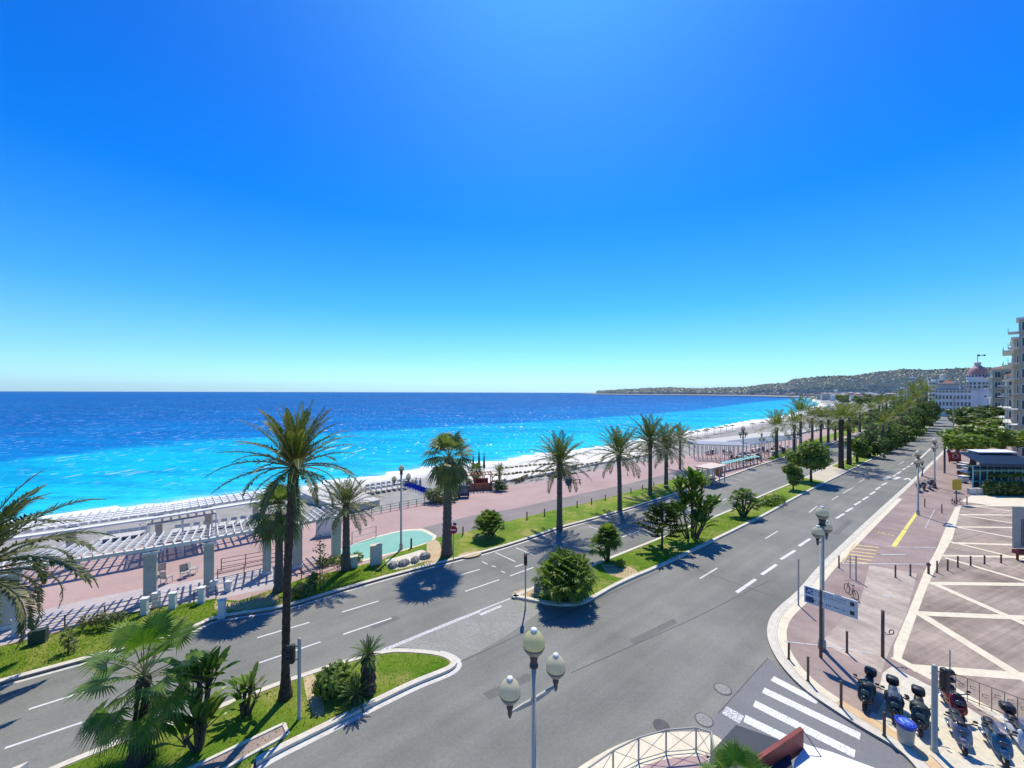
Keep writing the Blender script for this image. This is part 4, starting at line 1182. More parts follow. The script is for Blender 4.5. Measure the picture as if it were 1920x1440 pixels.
# --- small Norfolk pine
def norfolk(label, uv, H, R, seed):
    b = G(uv[0], uv[1], .12); rg = random.Random(seed)
    root = tag(empty('norfolk_pine', b), label, 'pine tree')
    mb = MB(); tb = MB()
    tb.tube([Vector((0,0,-.1)), Vector((.05,0,H*.5)), Vector((0,0,H))], [.13,.08,.02], 8)
    tiers = [(.30,.92,5),(.42,1.0,6),(.55,.92,6),(.62,.70,5),(.72,.62,6),(.78,.55,6),(.84,.46,6),(.90,.36,5),(.96,.22,5)]
    for (t, rr, nb) in tiers:
        for k in range(nb):
            az = k*6.283/nb+rg.uniform(-.3,.3); L = R*rr*rg.uniform(.75,1.1)
            pts = []
            for i in range(6):
                s_ = i/5; pts.append(Vector((cos(az)*L*s_, sin(az)*L*s_, H*t+L*(.10*s_ + .14*s_*s_))))
            tb.tube(pts, [.028,.024,.02,.016,.012,.006], 4, False)
            for q in range(120):
                s_ = rg.uniform(.22,1.03); x = s_*5; i = min(int(x),4)
                p_ = pts[i].lerp(pts[i+1], x-i)
                dd = Vector((cos(az)+rg.gauss(0,.8), sin(az)+rg.gauss(0,.8), rg.uniform(-.1,.7))).normalized()
                leaf_blade(mb, p_, p_+dd*L*.23*rg.uniform(.7,1.2), .13, Vector((rg.random(),rg.random(),1)))
    tb.build('trunk', M['bark'], root, smooth=True); mb.build('crown', M['pine'], root)
norfolk('small tiered pine on the median between the dwarf palm and the tall clump', (1241,1030), 4.4, 2.3, 5)
# --- round and bushy trees
def tree(name, label, uv, crown, th, tr, nleaf, size, mat='tree', seed=1, cat='tree', group=None, z0=.12, base=None, fill=.45):
    b = G(uv[0], uv[1], z0) if base is None else base
    rg = random.Random(seed)
    root = tag(empty(name, b), label, cat, group)
    tb = MB()
    tb.tube([Vector((0,0,-.15)), Vector((rg.uniform(-.1,.1),0,th*.55)), Vector((0,0,th))], [tr*1.3,tr,tr*.8], 8)
    for c_ in crown[:9]:
        tb.tube([Vector((0,0,th*.8)), Vector((c_[0]*.4,c_[1]*.4,th+(c_[2]-th)*.5)), Vector(c_[:3])], [tr*.55,tr*.4,tr*.15], 5)
    tb.build('trunk', M['bark'], root, smooth=True)
    leaf_cloud(crown, nleaf, size, seed, fill=fill).build('crown', M[mat], root)
    return root
def round_crown(R, z, H, n, seed, s=.5):
    rg = random.Random(seed); out = [(0,0,z,R*.62,R*.62,H*.62)]
    for k in range(n):
        d = Vector((rg.gauss(0,1),rg.gauss(0,1),rg.gauss(0,.9))).normalized()
        r = rg.uniform(.5,.8); q = s*rg.uniform(.7,1.15)
        out.append((d.x*R*r, d.y*R*r, z+d.z*H*r, R*q, R*q, H*q*.9))
    return out
tree('round_tree', 'round headed tree on the median before the pair of thick palms', (1521,903), round_crown(3.0, 4.6, 2.7, 14, 3), 2.6, .16, 4600, .30, 'bush', 3)
tree('young_tree', 'slim young tree leaning in front of the round headed tree', (1487,918), [(0,0,2.1,.9,.9,1.0),(-.9,.1,3.1,.7,.7,.6),(.6,0,2.9,.7,.7,.7),(-.3,0,3.7,.6,.6,.5),(1.0,0,2.0,.6,.6,.6),(.2,0,1.2,.7,.7,.6)], 1.0, .09, 1500, .24, 'bush', 5)
tree('pale_shrub', 'pale green feathery shrub at the foot of the slim young tree', (1445,945), [(0,0,.5,1.4,1.2,.6),(1.5,.8,.5,1.2,1,.6),(-1.2,-.6,.4,1,.8,.5)], .3, .04, 1200, .16, 'tree_y', 6, cat='shrub')
tree('leafy_shrub', 'dark leafy shrub between the tall slender palm and the low cycad', (620,1306), [(0,0,.75,.7,.7,.7),(.6,.2,.55,.55,.5,.5),(-.4,.1,.5,.5,.5,.45),(.2,.4,.9,.5,.5,.5)], .3, .04, 1500, .15, 'bush', 8, cat='shrub')
tree('small_shrub', 'small dark shrub at the kerb under the fan palm, left of the pair', (565,1118), [(0,0,.4,.75,.6,.45),(.4,.1,.5,.4,.4,.4)], .2, .03, 450, .13, 'tree', 9, cat='shrub', group='pair of small shrubs at the kerb')
tree('small_shrub', 'small upright shrub beside the thin sapling on the verge', (586,1105), [(0,0,.6,.4,.4,.6),(.1,.1,1.0,.3,.3,.35)], .2, .03, 350, .12, 'tree', 10, cat='shrub')
tree('sapling', 'thin bare sapling behind the pergola end', (600,1108), [(0,0,3.3,.5,.5,.7),(.3,0,2.5,.5,.4,.5),(-.2,0,4.1,.3,.3,.4)], 3.4, .035, 130, .10, 'tree', 11)
tree('small_shrub', 'leafless looking twiggy plant left on the lawn under the low date palm', (128,1222), [(0,0,.9,.35,.35,.7),(.2,0,.4,.4,.3,.4)], .8, .03, 220, .10, 'olive', 12, cat='shrub')
tree('small_shrub', 'twiggy plant right on the lawn under the low date palm', (196,1178), [(0,0,.6,.9,.4,.5),(-.9,-.2,.5,.5,.3,.5),(.8,.2,.6,.5,.3,.4)], .4, .03, 500, .12, 'olive', 13, cat='shrub')
tree('small_shrub', 'low plant at the foot of the small two stemmed dwarf palm', (1163,1062), [(0,0,.3,.5,.4,.3)], .15, .02, 200, .12, 'bush', 14, cat='shrub')
tree('small_shrub', 'dark creeping bushes between pergola end and splash basin', (640,1056), [(0,0,.35,1.3,.5,.4),(1.2,.5,.4,.6,.4,.4),(-1.3,-.6,.4,.7,.4,.4)], .2, .03, 700, .13, 'bush', 15, cat='shrub')
tree('olive_shrub', 'rounded grey green shrub on the beach beside the blue chairs', (822,942), [(0,0,1.0,1.9,1.3,1.0),(1.4,.2,.7,1.1,.9,.7),(-1.2,0,1.2,.9,.8,.7)], .6, .06, 900, .22, 'olive', 16, cat='shrub')
tree('leafy_tree', 'small leafy tree right after the pair of thick palms', (1607,866), round_crown(2.4, 3.7, 2.2, 9, 17), 1.9, .22, 1600, .36, 'bush', 17)
# dense evergreens along the far half of the median
DT = [((1631,856),806,4.0),((1648,846),800,4.2),((1662,838),797,4.2),((1674,832),792,4.2),((1686,825),786,4.5),((1697,820),778,4.6),((1706,815),768,4.8),((1715,810),758,5.0),((1722,806),750,5.2),
      ((1730,802),745,5.4),((1738,797),748,5.4),((1742,792),755,5.4),((1668,812),782,4),((1640,822),792,3.6)]
bigc = [leaf_cloud(round_crown(1.0, 0, .95, 15, 30+k, .38), 1500, .12, 30+k, fill=.35).mesh('foliage', M['tree']) for k in range(3)]
bigy = [leaf_cloud(round_crown(1.0, 0, .95, 15, 40+k, .38), 1400, .12, 40+k, fill=.3).mesh('foliage', M['tree_y']) for k in range(2)]
bigo = [leaf_cloud(round_crown(1.0, 0, .95, 15, 50+k, .38), 1400, .12, 50+k, fill=.35).mesh('foliage', M['bush']) for k in range(2)]
ftr = MB(); ftr.tube([Vector((0,0,-.2)), Vector((.05,0,.5)), Vector((0,0,1))], [.06,.045,.035], 7); ftrunk = ftr.mesh('trunk', M['bark'], True)
def simple_tree(name, label, b, H, R, me, group=None, cat='tree', squash=1.0, low=.0):
    root = tag(empty(name, b, rng.uniform(0,6)), label, cat, group)
    link('trunk', ftrunk, root, sc=(H,H,H*.7))
    ch = min(R*squash, H*.62)
    link('crown', me, root, (0,0,H-ch), rng.uniform(0,6), (R,R,ch))
    return root
for i, (uv, vt, R) in enumerate(DT):
    b = G(uv[0], uv[1], .12); H = hz(uv[0], vt, b.y)
    simple_tree('evergreen_tree', '%s dense leafy tree after the thick palms, counting up the median' % ords[i], b, H, R*.88, (bigc+bigo)[(i*2+i//3) % 5], 'dense evergreens along the median', squash=1.3)
FT2 = [((1605,800),783,4),((1622,795),777,4.5),((1640,792),772,4.5),((1580,806),788,3.8),((1655,788),768,5),((1668,782),762,5),((1683,780),757,5.5),((1598,786),774,4),((1620,781),770,4),
       ((1700,777),752,6),((1640,775),764,4.5),((1660,770),757,5),((1685,770),750,6),((1705,768),744,7)]
for i, (uv, vt, R) in enumerate(FT2):
    b = G(uv[0], uv[1], .12); H = hz(uv[0], vt, b.y)
    simple_tree('far_tree', '%s of the smaller trees lining the sea side carriageway far off' % ords[i], b, H, R*.9, (bigo+bigc[:1]+bigo)[i % 5], 'far trees along the sea side carriageway', squash=1.2)
# trees of the town side
TR = [((1818,895),802,4.3,'y','broad bright green tree shading the blue awning, nearest trunk'),((1845,880),792,4.5,'y','second broad bright green tree behind the blue awning'),((1885,875),800,4.0,'y','broad tree at the right of the blue awning roof'),
      ((1800,868),806,3.0,'y','small green tree left of the blue awning where the brown trunk stands'),((1838,815),766,6.5,'d','dark tree under the domed building, right'),((1822,812),758,7.0,'d','dark tree before the white domed building'),
      ((1868,820),776,6.0,'y','flat bright tree behind the white awnings'),((1805,800),772,5.0,'d','round dark tree left of the domed building front'),((1855,812),758,6.5,'d','dark tree at the right foot of the domed building')]
for i, (uv, vt, R, k, lab) in enumerate(TR):
    b = G(uv[0], uv[1], .12); H = hz(uv[0], vt, b.y)
    simple_tree('street_tree', lab, b, H, R, (bigy if k == 'y' else bigc)[i % 2], 'trees on the town side', squash=.62)

# grass blades (countless: one object)
rg = random.Random(77); mb = MB()
def scatter(poly, n, hgt):
    xs = [p.x for p in poly]; ys = [p.y for p in poly]
    x0, x1, y0, y1 = min(xs), max(xs), min(ys), max(ys)
    def inside(x, y):
        c = False; j = len(poly)-1
        for i in range(len(poly)):
            if (poly[i].y > y) != (poly[j].y > y) and x < (poly[j].x-poly[i].x)*(y-poly[i].y)/(poly[j].y-poly[i].y)+poly[i].x: c = not c
            j = i
        return c
    k = 0
    while k < n:
        x, y = rg.uniform(x0,x1), rg.uniform(y0,y1)
        if not inside(x, y): continue
        k += 1
        a = rg.random()*6.28; h = hgt*rg.uniform(.5,1.3); w_ = .02+.02*rg.random()
        dx, dy = cos(a)*w_, sin(a)*w_; lx, ly = rg.gauss(0,.05), rg.gauss(0,.05)
        mb.add([(x-dx,y-dy,.12),(x+dx,y+dy,.12),(x+lx,y+ly,.12+h)], [(0,1,2)])
scatter([Vector((q.x,q.y,0)) for q in ii2], 9000, .08)
lp = [q for q in lawn if q.y < 34 and q.x > -60]
scatter(lp, 12000, .08)
mp = [q for q in inner if q.y < 48]
scatter(mp, 6000, .08)
tag(mb.build('grass', M['blade']), 'short grass blades of the lawns', 'grass', kind='stuff')

# ================================================================== STREET FURNITURE
Z = .12
ORD = ords
# ---- three globe street lamps
def globe(mb_parent, c, R, hi=True):
    g = MB(); prof = []
    for i in range(4, 15):
        a = -pi/2 + pi*i/16
        prof.append((R*cos(a)*1.0, R*1.12*sin(a)))
    k = [(r, z) for r, z in prof if z >= -R*.30] + [(R*.30, R*1.13)]
    g.lathe(k, (0,0,0), 24)
    o_ = g.build('globe', M['globe_y'] if hi else M['globe'], mb_parent, c, smooth=True)
    b_ = MB(); b_.lathe([(R*.33,-R*1.12),(R*.62,-R*.92),(R*.84,-R*.66),(R*.95,-R*.42),(R*1.005,-R*.29)], (0,0,0), 24)
    b_.build('globe_base', M['globe_low'], o_, smooth=True)
    c_ = MB(); c_.lathe([(R*.31,R*1.02),(R*.31,R*1.20),(R*.27,R*1.30),(R*.12,R*1.36)], (0,0,0), 16)
    c_.build('globe_cap', M['white'], o_, smooth=True)
    return o_
def make_lamp(label, base, top=8.25, low=7.3, arm=.78, az=0.6, R=.29, pr=.075, group=None, hi=True, name='street_lamp', nlow=2):
    root = tag(empty(name, base), label, 'street lamp', group)
    zt = top - base.z; zl = low - base.z
    mb = MB(); mb.tube([(0,0,-.1),(0,0,.5),(0,0,.55),(0,0,zt-R*2.1)], [pr*1.7,pr*1.6,pr,pr*.9], 12)
    mb.build('pole', M['grey_metal'], root, smooth=True)
    mb = MB(); mb.lathe([(pr*1.25,zt-R*2.2),(pr*1.6,zt-R*2.15),(pr*1.5,zt-R*1.9),(pr*1.25,zt-R*1.85),(pr*1.3,zt-R*1.35),(pr*1.5,zt-R*1.3),(pr*1.5,zt-R*1.05)], (0,0,0), 16)
    mb.build('collar', M['dark_metal'], root, smooth=True)
    globe(root, (0,0,zt), R, hi)
    for k in range(nlow):
        a = az + k*2*pi/nlow; d = Vector((cos(a), sin(a), 0))
        e = d*arm; zs = zl - R*1.9
        mb = MB(); mb.tube([Vector((0,0,zs)), e*.5 + Vector((0,0,zs+.02)), e + Vector((0,0,zs))], [.045,.04,.035], 8)
        mb.bar(Vector((0,0,zs-.10)), e*.75+Vector((0,0,zs-.04)), .02, .05)
        am = mb.build('arm', M['grey_metal'], root)
        mb = MB(); mb.lathe([(.03,zs-.12-zl),(.06,zs-.02-zl),(.06,-R*1.55),(.085,-R*1.5),(.085,-R*1.15),(.07,-R*1.08)], (0,0,0), 14)
        g_ = globe(root, (e.x, e.y, zl), R*.92, False)
        mb.build('collar', M['dark_metal'], g_, smooth=True)
    return root
make_lamp('nearest tall lamp with a yellowed top globe and two lower globes at the bottom edge', Vector((.61,10.35,Z)), az=atan2(.89,1.28), arm=.78, R=.295, pr=.075)
def lamp_px(label, uv, vtop, az, group=None, **kw):
    b = G(uv[0], uv[1], Z); t = hz(uv[0], vtop, b.y)
    return make_lamp(label, b, t, t-.95, kw.get('arm', .68), az, R=kw.get('R', .34)*.86, group=group, hi=False, pr=kw.get('pr', .10))
lamp_px('three globe lamp on the bend of the right pavement beside the direction sign', (1541,1216), 963, .61, pr=.12, R=.37, arm=.73)
lamp_px('three globe lamp at the splash basin, left on the promenade', (752,1030), 878, .61, R=.30)
lamp_px('three globe lamp behind the yellow line on the right pavement', (1721,965), 851, .6, R=.38)
lamp_px('three globe lamp up the right pavement, second past the yellow line', (1752,913), 827, .6, R=.40, pr=.12)
lamp_px('far three globe lamp at the kerb of the right pavement', (1729,893), 866, .9, R=.30)
lamp_px('three globe lamp left of the turquoise benches on the promenade', (1393,873), 804, .3, R=.5, pr=.15)
lamp_px('globe lamp on the beach front behind the blue chairs', (766,915), 892, .3, R=.4, pr=.12)
for i, (u, vb, vt) in enumerate([(1428,866,814),(1488,842,800),(1352,838,805),(1700,845,790)][:1]):
    lamp_px('slim lamp standing right of the turquoise benches', (u,vb), vt, .5, R=.3)

def pole(label, uv, vtop, r=.05, mat='grey_metal', name='post', cat='post', group=None, cap=None, z=Z):
    b = G(uv[0], uv[1], z); h = hz(uv[0], vtop, b.y) - z
    mb = MB(); mb.lathe([(r*1.5,-.05),(r*1.5,.03),(r,.06),(r,h-.04),(r*1.15,h-.03),(r*1.1,h),(r*.5,h+r*.5)], (0,0,0), 12)
    o_ = mb.build(name, M[mat], None, b, smooth=True)
    return tag(o_, label, cat, group)
# bollards of the lawn edge on the left
LB = [(868,1003),(988,974),(1021,967),(1047,960),(1082,951),(1109,945),(1135,937.5),(1183,924),(1205,917),(1226,911)]
for i, uv in enumerate(LB):
    pole('%s small dark bollard from the left along the lawn edge of the cycle path' % ORD[i], uv, uv[1]-(15-i*.9), .07, 'brown_metal', 'bollard', 'bollard', 'bollards along the lawn edge')
pole('thick dark bollard at the rim of the splash basin', (771,1028), 1010, .09, 'brown_metal', 'bollard', 'bollard')
# bollards of the right pavement
RB = [((1479,1236),1206,'at the nose of the curved kerb'),((1515,1277),1232,'on the ochre band, second from the nose of the kerb'),((1577,1326),1277,'on the ochre band under the shadow of the direction sign'),
      ((1658,1380),1336,'just left of the blue lidded bin'),((1588,1224),1184,'alone on the paving between the sign post and the tall notched post'),((1573,1065),1042,'by the kerb left of the worn yellow hatching'),
      ((1679,1083),1060,'left of two bollards on the white line below the hatching'),((1707,1080),1058,'right of two bollards on the white line below the hatching'),
      ((1757,1074),1052,'first of the row crossing the plaza'),((1777,1070),1049,'second of the row crossing the plaza'),((1796,1064),1043,'third of the row crossing the plaza'),
      ((1820,1061),1043,'fourth of the row crossing the plaza'),((1846,1058),1042,'fifth of the row crossing the plaza'),((1877,1056),1040,'sixth of the row crossing the plaza'),((1813,946),931,'standing alone near the yellow board'),
      ((1766,982-20),946,'short one in the row at the scooter stand'),((1734,951),935,'low one right of the lamp behind the yellow line')]
for uv, vt, lab in RB:
    pole('brown bollard ' + lab, uv, vt, .055, 'brown_metal', 'bollard', 'bollard', 'bollards of the right pavement')
pole('slim grey pole with a white tip on the kerb bend', (1497,1135), 1048, .05)
pole('grey pole behind the bollards below the yellow hatching', (1605,1088), 1042, .05)
pole('second grey pole beside the leaning bicycle', (1594,1084), 1043, .04)
pole('tall dark pole on the far right pavement before the trees', (1771,887), 806, .14, 'dark_metal')
pole('thin bare pole between the two kerb lamps at the far trees', (1788,842), 742, .13, 'grey_metal')
pole('thin pole above the black traffic signal by the barrier', (1781,1265), 1219, .03, 'grey_metal')
pole('steel post left of the road signal on the near island, seen as its back post', (1008,905), 880, .07, 'grey_metal') if False else None
# tall notched post with a small round plate
b = G(1655,1232,Z); root = tag(empty('sign_post', b), 'tall brown post with a small round dark plate on its side, on the paving', 'post')
h = hz(1655,1145,b.y)-Z
mb = MB(); mb.lathe([(.08,-.05),(.08,h*.5),(.065,h*.5+.02),(.065,h*.52),(.08,h*.54),(.08,h)], (0,0,0), 12); mb.build('post', M['brown_metal'], root, smooth=True)
pole('steel rail post with a ring shadow', (1700,1300), 1290) if False else None
mb = MB(); mb.tube([(0,0,h*.6),(.16,-.05,h*.5),(.36,-.05,h*.5)], .02, 6); mb.ring((.45,-.05,h*.55), .13, .025, 'Y', 18, 6); mb.build('ring_plate', M['dark_metal'], root)
# hydrant like post
b = G(1741,1076,Z); mb = MB(); mb.lathe([(.08,0),(.08,.65),(.13,.7),(.14,.8),(.08,.9),(.03,.95)], (0,0,0), 12)
tag(mb.build('hydrant', M['brown_metal'], None, b, smooth=True), 'short thick headed hydrant post at the start of the plaza row', 'hydrant')

# ---- direction sign beside the lamp
b = G(1539,1233,Z); root = tag(empty('direction_sign', b), 'two stacked white and blue direction panels on a dark post beside the lamp', 'road sign')
pT = hz(1539,1106,b.y) - Z
mb = MB(); mb.box((0,0,pT/2), (.11,.11,pT)); mb.build('post', M['brown_metal'], root)
Lp = at_depth(1510,1097,b.y+.62); Rp = at_depth(1608,1128,b.y-1.08)
dirv = (Rp - Lp); dirv.z = 0; Ls = dirv.length; dirv.normalize(); nv = Vector((dirv.y, -dirv.x, 0))
if nv.y > 0: nv = -nv
M['sign_face'] = pm('sign_enamel', (0.60,0.63,0.64), (0.50,0.54,0.56), 0.4, 1.5)
M['sign_blue'] = pm('sign_blue_enamel', (0.03,0.10,0.32), (0.03,0.08,0.26), 0.4)
frame_z = [Lp.z - b.z, 0]
hp = .42
for k in range(2):
    zt = Lp.z - b.z - k*(hp+.06)
    cx = (Lp - b) + dirv*Ls/2; cx.z = 0
    ang = atan2(dirv.y, dirv.x)
    mb = MB(); mb.box((0,0,0), (Ls,.05,hp)); 
    pan = mb.build('panel', M['sign_face'], root, cx + Vector((0,0,zt-hp/2)) + nv*.10, ang)
    mb = MB()
    mb.box((0,0,hp/2+.012), (Ls+.04,.07,.025)); mb.box((0,0,-hp/2-.012), (Ls+.04,.07,.025))
    mb.box((-Ls/2-.012,0,0), (.025,.07,hp)); mb.box((Ls/2+.012,0,0), (.025,.07,hp)); mb.build('frame', M['white'], pan)
    mb = MB(); mb.box((-Ls/2+.22,-.028,0), (.36,.008,hp-.08))
    mb.build('pictogram_field', M['sign_blue'], pan)
    mb = MB()      # unreadable rows of lettering, an arrow roundel at each end
    rg = random.Random(40+k)
    for row in ((.07,-.07) if k == 0 else (0.0,)):
        x = -Ls/2+.50
        while x < Ls/2-.45:
            wd = rg.uniform(.02,.07)
            hh = .07 if k == 0 else .12
            mb.box((x,-.029,row), (wd*.55,.008,hh*rg.uniform(.6,1))); mb.box((x+wd*.3,-.029,row+hh*.2*rg.choice((-1,1))), (wd*.5,.008,.02))
            x += wd + (.03 if rg.random() < .8 else .12)
    mb.build('lettering', M['sign_blue'], pan)
    mb = MB(); 
    mb.ring((-Ls/2+.33,-.034,0), .09, .022, 'Y', 16, 6); mb.bar(Vector((-Ls/2+.12,-.034,-.1)), Vector((-Ls/2+.20,-.034,.1)), .012, .04)
    mb.build('roundel', M['black'] if k else M['white'], pan)
    mb = MB(); mb.box((Ls/2-.2,-.030,0), (.17,.008,.2)); mb.bar(Vector((Ls/2-.26,-.036,.06)), Vector((Ls/2-.14,-.036,-.06)), .01, .03)
    mb.build('arrow_plate', M['black'], pan)
mb = MB(); mb.bar(Vector((0,0,pT-.2)), cx+Vector((0,0,pT-.2)), .06, .06); mb.build('bracket', M['brown_metal'], root)

# ---- traffic signals
def signal(label, uv, vtop, headv, side, r=.06, lit=None, post='grey_metal', scale=1.0, group=None, face=-pi/2, cup=True):
    b = G(uv[0], uv[1], Z); h = hz(uv[0], vtop, b.y)-Z; hv_ = hz(uv[0], headv, b.y)-Z
    root = tag(empty('traffic_light', b), label, 'traffic light', group)
    mb = MB(); mb.lathe([(r*1.4,-.05),(r*1.4,.1),(r,.14),(r,h-.1),(r*.9,h-.02),(r*.4,h)], (0,0,0), 12); mb.build('post', M[post], root, smooth=True)
    s = scale; hx = side[0]; hy = side[1]
    mb = MB(); mb.sup((0,0,0), (.24*s,.2*s,.86*s), .35, 12); hd = mb.build('signal_head', M['black'], root, (hx,hy,hv_), face+pi/2)
    mb = MB(); mb.bar(Vector((0,0,hv_+.3*s)), Vector((hx,hy,hv_+.3*s)), .04,.04); mb.bar(Vector((0,0,hv_-.3*s)), Vector((hx,hy,hv_-.3*s)), .04,.04); mb.build('bracket', M['dark_metal'], root)
    cols = ('red','yellow','fan')
    for k, zz in enumerate((.27*s, 0, -.27*s)):
        mb = MB(); mb.tube([(0,-.10*s,zz),(0,-.13*s,zz)], .085*s, 14)
        ln = mb.build('lens', M['red'] if (lit == k and k == 0) else M['dark_metal'], hd)
        mb = MB()
        for q in range(9):
            a = pi*q/8
            pass
        vs = []; 
        for q in range(11):
            a = pi*(-.08+1.16*q/10); vs.append((cos(a)*.11*s, sin(a)*.11*s+zz))
        mb.add([(x,-.09*s,z) for x,z in vs] + [(x,-.27*s,z) for x,z in vs], [(i,i+1,12+i,11+i) for i in range(10)])
        mb.build('hood', M['black'], hd)
    return root
signal('grey traffic light post on the near island with its black signal head turned left', (561,1348), 1196, 1223, (-.26,-.10), .075, face=pi)
signal('thin pole traffic signal at the nose of the median, small red and white head', (985,1140), 1036, 1047, (0,-.12), .05, lit=0, scale=1.0)
t = signal('black traffic signal on the stout grey post beside the scooters', (1752,1408), 1246, 1275, (.42,0), .10, face=0.0, scale=1.15)
# no entry sign
b = G(850,1052,Z); root = tag(empty('road_sign', b), 'round red no entry sign on a thin pole beside the stout fan palm', 'road sign')
hh = hz(850,985,b.y)-Z; hc = hz(850,992,b.y)-Z
mb = MB(); mb.tube([(0,0,-.05),(0,0,hh)], .035, 10); mb.build('pole', M['grey_metal'], root)
mb = MB(); mb.tube([(0,-.05,hc-.05),(0,-.075,hc-.05)], .36, 28); ds = mb.build('disc', M['red'], root)
mb = MB(); mb.box((0,-.085,hc-.05), (.5,.012,.11)); mb.build('bar', M['white'], ds)
mb = MB(); mb.box((.12,-.02,hh+.12), (.3,.03,.22), 0, 0, .4); mb.build('arrow_plate', M['navy'], root)

# ---- utility boxes, rocks
def boxthing(name, label, uv, vtop, wd, dp, mat, rz=0.5, cat='box', cap=True, group=None):
    b = G(uv[0], uv[1], Z); h = hz(uv[0], vtop, b.y)-Z
    root = tag(empty(name, b, rz), label, cat, group)
    mb = MB(); mb.box((0,0,h/2-.05), (wd,dp,h+.1)); mb.build('body', M[mat], root)
    if cap:
        mb = MB(); mb.box((0,0,h+.03), (wd+.08,dp+.08,.06)); mb.build('lid', M[mat], root)
        mb = MB(); mb.box((0,-dp/2-.008,h*.5), (wd*.8,.012,h*.8)); mb.build('door', M['stonewh'], root)
    return root
M['cream_metal'] = pm('cream_metal', (0.62,0.58,0.42), (0.52,0.48,0.34), 0.6, 1.0)
boxthing('utility_cabinet', 'cream utility cabinet on the verge left of the near boulders', (705,1058), 1022, .95, .45, 'cream_metal', .45, 'cabinet')
boxthing('utility_cabinet', 'pale low cabinet tucked behind the date palm trunk left of the cream one', (662,1064), 1044, .7, .4, 'cream_metal', .45, 'cabinet')
def rock(label, uv, R, seed, name='boulder', flat=.65, group=None, mat='rock'):
    b = G(uv[0], uv[1], Z); rg = random.Random(seed); mb = MB(); n = 14
    mb.sup((0,0,R*flat*.4), (R*2,R*1.6,R*2*flat), .75, n)
    mb.v = [(x*rg.uniform(.88,1.12), y*rg.uniform(.88,1.12), max(-.1, z*rg.uniform(.88,1.12))) for x,y,z in mb.v]
    tag(mb.build(name, M[mat], None, b, rg.random()*3), label, 'boulder', group)
for i, (u, v_, R) in enumerate([(737,1063,.45),(757,1059,.48),(778,1053,.45),(797,1046,.5)]):
    rock('%s of four grey boulders lying along the kerb by the splash basin' % ['leftmost','second','third','rightmost'][i], (u, v_), R, 60+i, group='boulders by the splash basin')
mb = MB(); q = smooth_line(W([(722,1053),(770,1040),(795,1031),(808,1050),(770,1066),(728,1074),(722,1053)],0), 2)[:-1]
mb.poly([(a.x,a.y,0) for a in q], .136); tag(mb.build('gravel_bed', M['cream_rough']), 'pale gravel bed under the boulders', kind='structure')
rock('single flat topped stone beside the large dwarf palm bush on the median', (1014,1106), .55, 70, flat=.6)

# ---- guard rail of the near corner
rl = offset_line(nk, -.95)[6:38]
tot = [0]
for a, b_ in zip(rl, rl[1:]): tot.append(tot[-1]+(b_-a).length)
def along(P, T, s):
    for i in range(len(P)-1):
        if T[i+1] >= s: return P[i].lerp(P[i+1], (s-T[i])/max(1e-6, T[i+1]-T[i]))
    return P[-1].copy()
root = tag(empty('guard_rail', Vector((rl[0].x, rl[0].y, Z))), 'curved grey guard rail of crossed bars around the near pavement corner', 'railing')
o0 = Vector((rl[0].x, rl[0].y, 0)); npan = max(3, int(tot[-1]/1.25)); pp = [along(rl, tot, tot[-1]*k/npan)-o0 for k in range(npan+1)]
for k, p_ in enumerate(pp):
    mb = MB(); mb.bar(Vector((p_.x,p_.y,-.02)), Vector((p_.x,p_.y,1.0)), .06, .05, Vector((0,1,0))); mb.build('post', M['grey_metal'], root)
for k in range(npan):
    a, b_ = pp[k], pp[k+1]; A = lambda z, t=0.0: Vector((a.x+(b_.x-a.x)*t, a.y+(b_.y-a.y)*t, z))
    mb = MB(); mb.tube([A(1.0,0), A(1.0,1)], .032, 8); mb.build('handrail', M['chrome'] if False else M['grey_metal'], root)
    mb = MB(); mb.tube([A(.95,.04), A(.12,.96)], .012, 5); mb.tube([A(.12,.04), A(.95,.96)], .012, 5); mb.tube([A(.1,0),A(.1,1)], .018, 6); mb.build('cross_bars', M['grey_metal'], root)

# ---- barrier with upright rods by the scooters
A = G(1792,1306,Z); Bq = G(1960,1374,Z); d = (Bq-A); Lb = d.length; d.normalize()
root = tag(empty('barrier', A, atan2(d.y,d.x)), 'long low barrier of thin upright rods at the edge of the plaza behind the scooters', 'barrier')
nr_ = int(Lb/.36)
mb = MB(); mb.tube([(0,0,1.1),(Lb,0,1.1)], .016, 6); mb.build('top_rail', M['brown_metal'], root)
mb = MB(); mb.tube([(0,0,.12),(Lb,0,.12)], .016, 6); mb.build('bottom_rail', M['brown_metal'], root)
rod = MB(); rod.tube([(0,0,0),(0,0,1.1)], .013, 6); rodm = rod.mesh('rod', M['brown_metal'])
for k in range(nr_+1): link('rod', rodm, root, (Lb*k/nr_,0,0))
orn = MB()
for z_ in (.62,.74): orn.bar(Vector((-.09,0,z_)), Vector((.09,0,z_+.02)), .012, .02)
orn.bar(Vector((-.09,0,.62)), Vector((-.09,0,.76)), .012, .02)
ornm = orn.mesh('ornament', M['brown_metal'])
for k in range(0, nr_): link('ornament', ornm, root, (Lb*(k+.5)/nr_, 0, rng.uniform(-.12,.12)))

